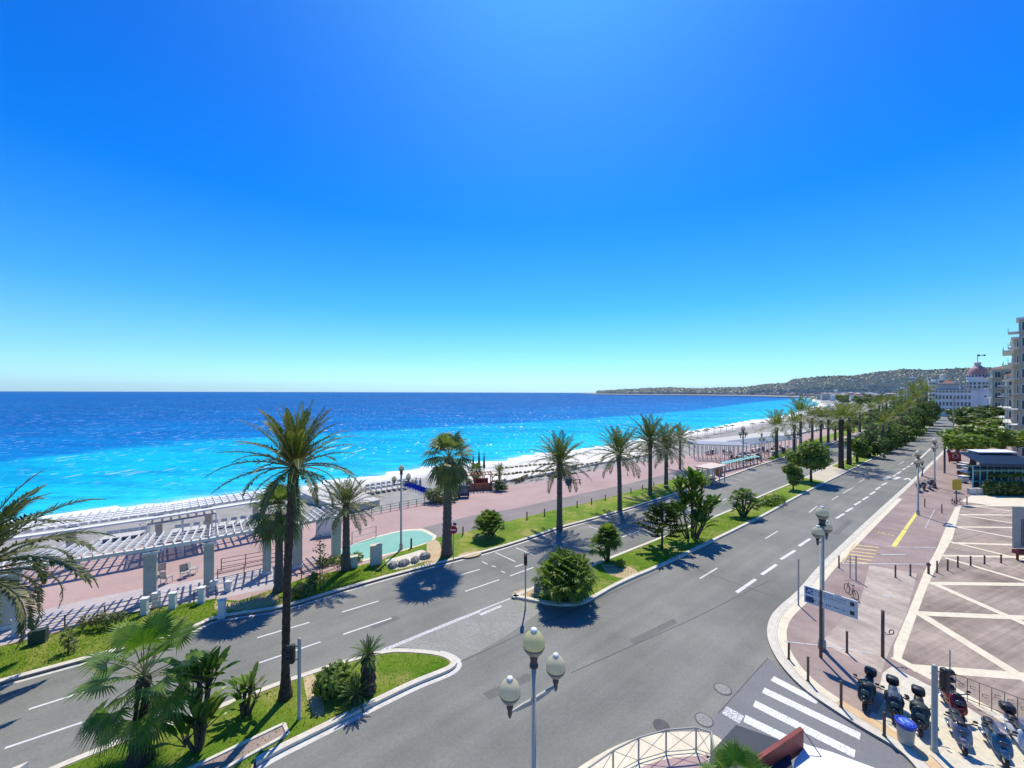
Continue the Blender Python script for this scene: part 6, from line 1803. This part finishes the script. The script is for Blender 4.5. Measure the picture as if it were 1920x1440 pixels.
# scattered seats and people sized clutter under it: cafe tables
tb = MB(); tb.lathe([(.05,0),(.05,.7),(.45,.72),(.45,.75)], (0,0,0), 10); tbm = tb.mesh('cafe_table', M['white'])
tb2 = MB(); tb2.box((0,0,.45),(.5,.5,.06)); tb2.box((0,.24,.75),(.5,.05,.5))
for x in (-.2,.2):
    for y in (-.2,.2): tb2.box((x,y,.22),(.05,.05,.45))
tbm2 = [tb2.mesh('terrace_chair', M[k_]) for k_ in ('dark_metal','maroon','stonewh')]
for i in range(26):
    u = 1308+rng.random()*180; p_ = G(u, 858+rng.uniform(-9,6)-(max(0,u-1400))*.14, Z)
    tag(link('terrace_table', tbm, None, p_, 0, 1.3), 'small white table under the far white post pergolas', 'table', 'tables under the far pergolas')
    for j in range(2):
        tag(link('terrace_chair', tbm2[(i+j)%3], None, p_+Vector((rng.uniform(-1.2,1.2),rng.uniform(-1.2,1.2),0)), rng.random()*6, 1.2), 'small %s chair under the far white post pergolas' % ('dark','maroon','pale')[(i+j)%3], 'chair', 'chairs under the far pergolas')
# small parasols along the far beach
par = MB(); par.tube([(0,0,0),(0,0,2.3)], .05, 6); par.lathe([(1.2,1.9),(.9,2.15),(.1,2.5)], (0,0,0), 10); parm = par.mesh('beach_parasol', M['hedge']); 
parw = par.mesh('beach_parasol', M['canvas'])
for i, (u, v_) in enumerate([(1296,822),(1308,819),(1322,818),(1326,815),(1339,812),(1351,811),(1362,808),(1373,807),(1411,803),(1429,800),(1445,797)]):
    tag(link('beach_parasol', parm, None, G(u,v_,-3.4), 0, 1.15), '%s small brown thatched parasol from the left along the far surf line' % ORD[i], 'parasol', 'parasols along the far surf')
for i in range(60):
    u = rng.uniform(1545,1650); v_ = 776 - (u-1545)*.12 + rng.uniform(-14,2)
    tag(link('beach_parasol', parw, None, G(u,v_,-3.0), 0, 1.5), 'tiny white parasol on the far curve of the beach', 'parasol', 'white parasols of the far beach')

# ================================================================== CANOPY AT THE BOTTOM EDGE
def plane_box(mb, pts, z0, z1):
    n_ = len(pts); mb.add([(p.x,p.y,z0) for p in pts]+[(p.x,p.y,z1) for p in pts], [tuple(reversed(range(n_))), tuple(range(n_,2*n_))]+[(i,(i+1)%n_,n_+(i+1)%n_,n_+i) for i in range(n_)])
zc = 5.2
q = [G(u,v,zc) for u,v in [(1335,1408),(1380,1359),(1476,1392),(1500,1500),(1290,1560)]]
c0 = Vector((q[0].x,q[0].y,0))
root = tag(empty('canopy', Vector((q[0].x,q[0].y,Z))), 'dark slate canopy with a maroon upright panel and a white roof part', 'canopy')
mb = MB(); plane_box(mb, list(reversed([p-c0 for p in reversed(q)])), zc-.35-Z, zc-Z); mb.build('slate_roof', M['slate'], root)
qa = at_depth(1503,1367,G(1476,1392,zc).y+.35)
A = G(1452,1428,zc); Bq = G(1503,1392,zc)
mb = MB(); d_ = (Bq-A).normalized(); A2 = A - d_*1.2
mb.bar(Vector((A2.x-c0.x,A2.y-c0.y,zc+.10-Z)), Vector((Bq.x-c0.x,Bq.y-c0.y,zc+.10-Z)), .10, .62); mb.build('maroon_panel', M['maroon'], root)
q2 = [G(u,v,zc-.1) for u,v in [(1490,1425),(1512,1396),(1560,1410),(1700,1462),(1800,1560),(1470,1560)]]
mb = MB(); plane_box(mb, list(reversed([p-c0 for p in reversed(q2)])), zc-.4-Z, zc-.1-Z); mb.build('white_roof', M['canvas'], root)
mb = MB(); a = Vector((Bq.x-c0.x,Bq.y-c0.y,zc+.4-Z)); b_ = G(1540,1412,zc); mb.tube([a, Vector((b_.x-c0.x,b_.y-c0.y,zc-.1-Z))], .012, 5); mb.build('stay_wire', M['dark_metal'], root)
mb = MB()
for p in (q[0],q[3],q2[3],q2[4]): mb.box((p.x-c0.x+.15,p.y-c0.y-.3,(zc-.4-Z)/2),(.15,.15,zc-.45-Z))
mb.build('posts', M['dark_metal'], root)
# cream fascia at the bottom left corner
b = Vector((-8.8, 9.0, 0)); p_ = at_depth(42,1432,7.0)
mb = MB(); mb.add([(p_.x-.35,p_.y,p_.z-.35),(p_.x+.12,p_.y,p_.z-.35),(p_.x+.12,p_.y,p_.z+.05),(p_.x-.30,p_.y,p_.z-.12),
                   (p_.x-.35,p_.y-.5,p_.z-.35),(p_.x+.12,p_.y-.5,p_.z-.35),(p_.x+.12,p_.y-.5,p_.z+.05),(p_.x-.30,p_.y-.5,p_.z-.12)], [(3,2,1,0),(4,5,6,7),(0,1,5,4),(1,2,6,5),(2,3,7,6),(3,0,4,7)])
mb.box((p_.x-.1,p_.y-.25,(p_.z-.35)/2),(.3,.3,p_.z-.35))
tag(mb.build('gate_pillar', M['cream']), 'cream top of a pillar at the bottom left corner', 'pillar')

# ================================================================== RESTAURANT, PLAZA EDGE
b = G(1838,925,Z)
root = tag(empty('restaurant_pavilion', b, .02), 'glass restaurant pavilion with a dark blue awning under the bright green trees', 'pavilion')
sc = b.y/F   # metres per photo pixel there
Wd = 110*sc; 
mb = MB(); mb.add([(0,0,56*sc),(Wd,0,54*sc),(Wd,3,72*sc*.98),(0,3,72*sc),(0,0,50*sc),(Wd,0,48*sc)], [(0,1,2,3),(4,5,1,0)]); mb.box((Wd/2,1.6,45*sc),(Wd,3.0,.1)); mb.build('awning', pm('blue_black_awning', (0.010,0.028,0.06), (0.014,0.035,0.07), .5), root)
mb = MB(); mb.box((Wd/2+1.5,3.2,73*sc),(Wd-2.5,1.6,.12),0,.12); mb.build('awning_highlight', M['canvas'], root)  # white slab paints in the highlight along the top of the awning
mb = MB(); mb.box((Wd/2,1.0,28*sc),(Wd,.06,40*sc)); gl = mb.build('glazing', M['glass'], root)
mb = MB()
for k in range(9): mb.box((Wd*k/8,.9,28*sc),(.12,.12,44*sc))
mb.box((Wd/2,.9,40*sc),(Wd,.12,.12)); mb.box((Wd/2,.9,20*sc),(Wd,.12,.12)); mb.build('mullions', M['teal'], gl)
hd = [(Wd*(k+.5)/9,-.6,1.0,Wd/15,.7,1.25) for k in range(9)]
tag(leaf_cloud(hd, 2600, .26, 301, fill=.2).build('hedge', M['tree'], None, b+Vector((-.6,-.4,0)), .02), 'dark hedge in front of the restaurant pavilion', 'hedge')
tag(leaf_cloud([(Wd*.6,0,0,Wd*.4,.5,.3)], 500, .22, 302, fill=.1).build('flower_box', M['tree_y'], None, b+Vector((0,.4,2.6)), .02), 'bright green planting behind the hedge of the pavilion', 'plants')
mb = MB()
for k in range(5): mb.box((k*1.1,0,.45),(1.0,.35,.9))
tag(mb.build('planter', M['stonewh'], None, G(1822,927,Z), .02), 'row of pale planters at the corner of the pavilion', 'planter')
# terrace furniture left of the pavilion
for i, (u, v_, k_) in enumerate([(1806,905,'white'),(1810,897,'yellow'),(1800,893,'maroon'),(1812,888,'white'),(1803,882,'terracotta'),(1808,878,'maroon')]):
    root = tag(empty('menu_stand', G(u,v_,Z), .4*i), '%s cluttered stand of the terrace under the trees, from the near end' % ORD[i], 'stand', 'terrace stands under the trees')
    mb = MB(); mb.box((0,0,.55),(1.1,.7,.7)); mb.build('cabinet', M[k_], root)
    mb = MB(); mb.box((0,0,1.15),(1.3,.9,.07)); mb.build('top', M['canvas'], root)
    mb = MB(); mb.box((-.4,0,.1),(.08,.5,.22)); mb.box((.4,0,.1),(.08,.5,.22)); mb.build('feet', M['black'], root)
# white awnings farther on
for i, (u, v_, w_) in enumerate([(1856,826,7),(1826,822,6),(1880,832,6)]):
    b = G(u,v_,Z); root = tag(empty('street_awning', b, .1), '%s flat pale awning between the green trees up the street' % ['middle','left','right'][i], 'awning', 'pale awnings up the street')
    mb = MB(); mb.box((0,0,3.6),(w_,4,.35)); mb.build('canopy', M['canvas'], root)
    mb = MB()
    for x in (-w_*.45,w_*.45): 
        for y in (-1.8,1.8): mb.box((x,y,1.8),(.15,.15,3.5))
    mb.build('posts', M['grey_metal'], root)
# grey screen panel and maroon rail at the right edge
b = G(1899,1048,Z); h = hz(1899,950,b.y)-Z
root = tag(empty('terrace_screen', b, -.05), 'grey terrace screen with lattice, cut by the right edge', 'screen')
mb = MB(); mb.box((1.6,0,(h+1.0)/2),(3.2,.10,h-1.0)); mb.build('screen', M['grey_metal'], root)
mb = MB(); mb.box((1.6,-.25,.75),(3.4,.5,.35)); mb.build('maroon_rail', M['maroon'], root)
mb = MB()
for x in (.15,1.6,3.0): mb.box((x,-.2,.3),(.12,.12,.62))
mb.build('legs', M['maroon'], root)
mb = MB()
for k in range(11): mb.ring((.75,-.07,1.3+k*.22), .10, .02, 'Y', 10, 5); mb.box((1.0,-.07,1.3+k*.22),(.25,.02,.03))
mb.build('lattice', M['dk_green'], root)

# ================================================================== BUILDINGS
M['wall_a'] = pm('cream_render', (0.56,0.50,0.38), (0.42,0.38,0.30), 0.9, .15)
M['wall_b'] = pm('beige_stone', (0.54,0.46,0.35), (0.42,0.36,0.28), 0.9, .15)
M['wall_w'] = pm('white_render_hotel', (0.70,0.72,0.74), (0.60,0.62,0.65), 0.85, .1)
M['wall_p'] = pm('pale_pink_render', (0.58,0.47,0.42), (0.5,0.4,0.36), 0.9, .1)
M['tiles'] = pm('roof_tiles', (0.34,0.17,0.12), (0.25,0.12,0.09), 0.9, .8)
M['dome'] = pm('pink_dome', (0.50,0.26,0.24), (0.40,0.20,0.19), 0.6, .3)
M['shut'] = pm('green_grey_shutter', (0.20,0.30,0.27), (0.15,0.23,0.21), 0.8, 1.0)
winm = {}
def winmesh(wd, hh, arch=False):
    k = (round(wd,2), round(hh,2), arch)
    if k not in winm:
        f = MB(); f.box((0,-.02,hh/2+.06),(wd+.3,.16,.14)); f.box((0,-.02,-hh/2-.06),(wd+.4,.24,.14)); f.box((-wd/2-.06,-.02,0),(.12,.14,hh)); f.box((wd/2+.06,-.02,0),(.12,.14,hh)); f.box((0,-.03,0),(.06,.08,hh))
        g = MB()
        g.box((0,.03,0),(wd,.10,hh))
        winm[k] = (f.mesh('window', M['white_wall']), g.mesh('pane', M['glass']))
    return winm[k]
def bld(label, corner, rz, Lx, Ly, H, floors, nx, ny, wall, roof='flat', balc=None, name='apartment_building', group=None, win=(1.3,1.9), nopane=False, shutters=False):
    root = tag(empty(name, corner, rz), label, 'building', group)
    mb = MB(); mb.box((Lx/2,Ly/2,H/2-.2),(Lx,Ly,H+.4)); mb.build('walls', M[wall], root)
    mb = MB(); mb.box((Lx/2,Ly/2,H+.15),(Lx+.9,Ly+.9,.5)); mb.box((Lx/2,Ly/2,H*.18),(Lx+.3,Ly+.3,.3)); mb.build('cornice', M['white_wall'], root)
    fh = H/floors; f, g = winmesh(*win)
    cnt = 0
    for fl in range(floors):
        z = fh*(fl+.55)
        for i in range(nx):
            if cnt > 95: break
            w_ = link('window', f, root, (Lx*(i+.5)/nx,-.02,z)); link('pane', g, w_); cnt += 1
        for i in range(ny):
            if cnt > 95: break
            w_ = link('window', f, root, (-.02,Ly*(i+.5)/ny,z), -pi/2); link('pane', g, w_); cnt += 1
        if balc and fl > 0:
            mb = MB()
            if 'x' in balc: mb.box((Lx/2,-.7,z-1.15),(Lx*.9,1.4,.18))
            if 'y' in balc: mb.box((-.8,Ly/2,z-1.15),(1.6,Ly*.94,.18))
            bo = mb.build('balcony', M['white_wall'], root)
            mb = MB()
            if 'x' in balc: mb.box((Lx/2,-1.36,z-.15),(Lx*.9,.05,.08)); [mb.box((Lx*.05+Lx*.9*k/24,-1.36,z-.6),(.05,.05,.95)) for k in range(25)]
            if 'y' in balc: mb.box((-1.56,Ly/2,z-.15),(.05,Ly*.94,.08)); [mb.box((-1.56,Ly*.03+Ly*.94*k/30,z-.6),(.05,.05,.95)) for k in range(31)]
            mb.build('balustrade', M['dark_metal'], bo)
    if roof == 'hip':
        e = .9; mb = MB(); r = min(Lx,Ly)*.5; hr_ = r*.5
        mb.add([(-e,-e,H+.4),(Lx+e,-e,H+.4),(Lx+e,Ly+e,H+.4),(-e,Ly+e,H+.4),(Lx/2,min(r,Ly/2),H+.4+hr_),(Lx/2,max(Ly-r,Ly/2),H+.4+hr_)], [(0,1,4),(1,2,5,4),(2,3,5),(3,0,4,5),(3,2,1,0)])
        rf = mb.build('roof', M['tiles'], root)
        mb = MB(); mb.box((Lx*.3,Ly*.4,H+hr_+.4),(.9,.9,1.8)); mb.build('chimney', M['wall_p'], rf)
    elif roof == 'flat':
        mb = MB(); mb.box((Lx*.5,Ly*.5,H+1.4),(Lx*.45,Ly*.35,2.2)); mb.build('roof_house', M[wall], root)
    return root
HD = rad(-49)
# nearest building at the right edge
cA = at_depth(1901,735,92); cA.z = Z
bld('tall grey stone apartment block cut by the right edge, with balconies', cA, rad(-51.5), 16, 20, 28, 8, 7, 4, 'wall_a', 'flat', 'xy', win=(1.4,2.0))
mb = MB()
cC = at_depth(1911,735,86); cC.z = Z
bld('slim tower front rising highest at the right edge', cC, rad(-52.6), 14, 5.5, 31.5, 9, 8, 2, 'wall_b', 'none', 'xy', win=(1.0,1.9))
cB = at_depth(1861,735,150); cB.z = Z
bld('old beige apartment block with a terracotta roof left of the edge block', cB, rad(-49.5), 22, 18, 24, 6, 9, 4, 'wall_b', 'hip', 'xy', win=(1.3,2.1))
cD = at_depth(1888,735,118); cD.z = Z
bld('lower stone block between the beige one and the edge block', cD, rad(-51), 16, 16, 20, 6, 8, 4, 'wall_a', 'hip', 'xy', win=(1.2,2.0))
# domed hotel
Yd = 245; s_ = Yd/F
c = at_depth(1833,735,Yd); c.z = Z
root = tag(empty('domed_hotel', c, rad(-50.4)), 'white grand building with a pink corner dome and weather vane', 'building')
top = lambda v: 15 + (738-v)*s_
Rr = 22*s_*.64
mb = MB(); mb.lathe([(Rr,-.2),(Rr,top(735)),(Rr*1.04,top(735)),(Rr*1.04,top(733.5)),(Rr*.97,top(733)),(Rr*.97,top(710)),(Rr*1.03,top(709)),(Rr*1.03,top(707.5))], (0,0,0), 32); tw = mb.build('tower', M['wall_w'], root, smooth=False)
mb = MB(); zb = top(707.5); zt = top(686.5); pr_ = [(Rr*.93*cos(a)**.8+.01, zb+(zt-zb)*sin(a)) for a in [pi/2*k/9 for k in range(9)]] + [(Rr*.30, zt)]
mb.lathe(pr_, (0,0,0), 32); dm = mb.build('dome', M['dome'], root, smooth=True)
mb = MB(); mb.lathe([(Rr*.40,zt-.6),(Rr*.40,zt),(Rr*.30,zt+.1),(Rr*.30,top(681)),(Rr*.36,top(680.5)),(Rr*.12,top(679))], (0,0,0), 16); mb.build('lantern', M['stonewh'], dm)
mb = MB(); mb.tube([(0,0,top(680)),(0,0,top(665))], .16, 6); mb.bar(Vector((-.3,0,top(667))), Vector((2.6,0,top(667.2))), .1, .35); mb.sup((2.7,0,top(667.2)),(1.2,.2,1.1),.9,8); mb.sup((.5,0,top(667)),(1.0,.2,1.3),.9,8); mb.build('weather_vane', M['dark_metal'], dm)
for row, vv in ((0,719.5),(1,726.5)):
    for k in range(9):
        a = rad(-170+22*k); f, g = winmesh(1.1,1.7)
        x, y = Rr*.985*cos(a), Rr*.985*sin(a)
        w_ = link('window', f, root, (x,y,top(vv)), a+pi/2); link('pane', g, w_)
for k in range(20):
    a = rad(-178+9*k); mb = MB(); mb.sup((Rr*.95*cos(a),Rr*.95*sin(a),top(706)),(.9,.9,1.7),.9,8); mb.build('dormer', M['navy'] if k % 2 else M['stonewh'], dm)
# long wing
mb = MB(); 
wing = empty('wing_anchor', (0,0,0)); bpy.data.objects.remove(wing)
a_ = rad(48)
def wpt(s, o_): return Vector((cos(pi-a_*0)*s, 0, 0))
dx_, dy_ = -.10, 1.0
n_ = sqrt(dx_*dx_+dy_*dy_); dx_/=n_; dy_/=n_
mb = MB(); mb.box((-9.0,12,top(733)/2),(18,40,top(733)), 0); mb.build('wing', M['wall_w'], root)
mb = MB(); mb.box((-12.5,12,top(733)+2.4),(10,38,4.8), 0); mb.box((-9.0,12,top(733)+.2),(19,41,.7), 0); mb.build('attic', M['stonewh'], root)
mb = MB(); mb.add([(-17.8,-7.5,top(722.5)),(-7,-7.5,top(722.5)),(-7,30,top(722.5)),(-17.8,30,top(722.5)),(-12.4,-1,top(712)),(-12.4,20,top(712))], [(0,1,4),(1,2,5,4),(2,3,5),(3,0,4,5),(3,2,1,0)]); mb.build('mansard_roof', M['tiles'], root)
for fl in range(4):
    for k in range(10):
        f, g = winmesh(0.8,2.4)
        w_ = link('window', f, root, (-17.2+1.55*k,-8.03,4+4.2*fl), 0); link('pane', g, w_)
# mid distance blocks left of the dome
for i, (u0, u1, vt, Yb, wall, rf_) in enumerate([(1761,1776,712,330,'wall_w','none'),(1778,1797,716,300,'wall_p','none'),(1742,1760,716,380,'wall_w','flat'),(1728,1743,722,430,'wall_b','flat'),(1716,1730,724,480,'wall_w','flat'),(1700,1716,727,540,'wall_p','hip'),(1684,1700,729,600,'wall_w','flat')]):
    c = at_depth(u0,735,Yb); c.z = Z; ca_ = atan2(u0-960, F); wd = (u1-u0)*Yb/F*cos(ca_); H = 15+(737.5-vt)*Yb/F
    o_ = bld('%s block of flats left of the domed building, counted leftwards' % ORD[i], c, -ca_+.03, wd, 22, H, max(4,int(H/3.4)), max(3,int(wd/2.4)), 5, wall, rf_, 'x', group='blocks of flats left of the dome', win=(1.2,1.9))
    if i == 0:
        mb = MB(); mb.lathe([(wd*.42,H+.4),(wd*.42,H+2.2),(wd*.36,H+3.8),(wd*.2,H+4.8),(.1,H+5.2)], (wd/2,6,0), 14); mb.build('cupola', M['stonewh'], o_, smooth=True)
# the town spreading round the bay: small pale houses
hm = []
for k, (wx, wy, wz) in enumerate([(14,12,10),(20,13,14),(12,12,7),(26,14,18),(16,12,20)]):
    for wall in ('wall_w','wall_p','wall_a'):
        a = MB(); a.box((0,0,wz/2-3),(wx,wy,wz+6)); am = a.mesh('walls', M[wall])
        b_ = MB(); e = .6
        b_.add([(-wx/2-e,-wy/2-e,wz),(wx/2+e,-wy/2-e,wz),(wx/2+e,wy/2+e,wz),(-wx/2-e,wy/2+e,wz),(-wx/4,0,wz+2.2),(wx/4,0,wz+2.2)], [(0,1,5,4),(1,2,5),(2,3,4,5),(3,0,4),(3,2,1,0)])
        bm_ = b_.mesh('roof', M['tiles'] if k < 3 else M[wall])
        c_ = MB()
        nf = max(2, int(wz/3.3)); nw = int(wx/3)
        for f_ in range(nf): 
            for j in range(nw): c_.box((-wx/2+wx*(j+.5)/nw,-wy/2-.02,(f_+.5)*wz/nf),(1.2,.1,1.5))
        hm.append((am, bm_, c_.mesh('window_rows', M['glass'])))
def house(p_, rz, sc_, m_, lab, grp):
    root = tag(empty('distant_house', p_, rz, sc_), lab, 'house', grp)
    link('walls', m_[0], root); link('roof', m_[1], root); 
    return root
hr_ = random.Random(12)
HC_ = ['white','pale pink','beige']; HT_ = ['red roofed house','wide red roofed house','low red roofed house','flat roofed block','tall flat roofed block']
for i in range(215):      # flat town at the foot of the hills
    u = hr_.uniform(1300,1770); y0_ = front_y(u)*1.05+30 if u < 1560 else 620+(1770-u)*1.2; Y = y0_ + hr_.random()**1.3*(900)
    p_ = at_depth(u,735,Y); p_.z = 0
    if i > 110: p_ = at_depth(hr_.uniform(1540,1770),735,hr_.uniform(950,1900)); p_.z = 0
    k_ = hr_.randrange(len(hm))
    house(p_, -atan2(p_.x,p_.y)+hr_.uniform(-.35,.35), hr_.uniform(.45,.8), hm[k_], 'small %s %s in the town %s' % (HC_[k_%3], HT_[k_//3], 'on the far shore' if p_.x/p_.y < .8 else 'behind the beach trees'), 'houses of the town along the bay')
for i in range(80):      # on the slopes
    u = hr_.uniform(1140,1800)**1.0; t = hr_.uniform(.03,.75)**1.2
    p_ = hill_point(u, t)
    k_ = hr_.randrange(len(hm))
    house(p_, -atan2(p_.x,p_.y)+hr_.uniform(-.35,.35), hr_.uniform(.6,1.05), hm[k_], 'small %s %s on the %s of the wooded hill' % (HC_[k_%3], HT_[k_//3], 'upper slope' if t > .35 else 'lower slope'), 'houses on the wooded hillside')
# woods on the hills: uneven crowns (countless)
rg = random.Random(8); mb = MB()
for i in range(5200):
    u = rg.uniform(1120,2000); t = rg.uniform(.15,1.0)**.7
    p_ = hill_point(u, t); R = rg.uniform(7,15)*(1+max(0,1500-u)/500)
    k = 5; a0 = rg.random()*6
    ring = [(p_.x+R*cos(a0+6.283*j/k)*rg.uniform(.8,1.2), p_.y+R*sin(a0+6.283*j/k), p_.z-1+R*rg.uniform(.0,.3)) for j in range(k)]
    mb.add(ring+[(p_.x+rg.uniform(-.3,.3)*R,p_.y,p_.z+R*rg.uniform(.45,.9))], [(j,(j+1)%k,k) for j in range(k)])
M['woods'] = leafmat('distant_woods', (0.02,0.045,0.04), (0.045,0.075,0.05), .1, .01)
tag(mb.build('woods', M['woods']), 'dark woods covering the hills', 'woods', kind='stuff')
# the rest of the town, too many to count: one mass of tiny pale blocks
rg = random.Random(21); mb = MB()
for i in range(3600):
    u = rg.uniform(1180,1860)
    if rg.random() < .62 and u > 1400:
        t = rg.uniform(0,.42)**1.3; p_ = hill_point(u, t)
    else:
        p_ = hill_point(u, rg.uniform(0,.10)); 
    s_ = rg.uniform(5,11)*(1+max(0,1500-u)/700)
    mb.box((p_.x,p_.y,p_.z+s_*.45),(s_*rg.uniform(.8,1.6),s_,s_*rg.uniform(.7,1.5)), -atan2(p_.x,p_.y)+rg.uniform(-.5,.5))
M['town_mass'] = leafmat('pale_town_blocks', (0.62,0.58,0.52), (0.30,0.24,0.20), .0, .01)
tag(mb.build('distant_town', M['town_mass']), 'mass of tiny pale buildings at the foot of the hills', 'town', kind='stuff')
# trees between the houses along the bay road
for i in range(70):
    u = rng.uniform(1560,1765); Y = rng.uniform(330,1000)*(1+(1765-u)/250)
    p_ = at_depth(u,735,Y); p_.z = 0
    simple_tree('distant_tree', '%s distant tree between the houses %s' % (['dark','dark','dark','pale green','pale green'][i%5], 'close behind the far beach' if p_.y < 700 else 'farther along the bay'), p_, rng.uniform(9,16), rng.uniform(6,11), (bigc+bigy)[i%5], 'distant trees along the bay', squash=.9)

# ================================================================== AIR
HAZE = True
if HAZE:
    mb = MB(); mb.box((0,0,0),(36000,36000,330)); o_ = mb.build('haze', None, None, (0,0,165-6.6))
    mt = bpy.data.materials.new('haze_air'); mt.use_nodes = True; n = mt.node_tree.nodes; n.clear()
    o = n.new('ShaderNodeOutputMaterial'); v = n.new('ShaderNodeVolumePrincipled')
    v.inputs['Color'].default_value = (0.62,0.84,1.0,1); v.inputs['Density'].default_value = 0.00002; v.inputs['Anisotropy'].default_value = 0.2
    mt.node_tree.links.new(v.outputs[0], o.inputs['Volume'])
    o_.data.materials.clear(); o_.data.materials.append(mt)
    tag(o_, 'pale sea air', kind='stuff')
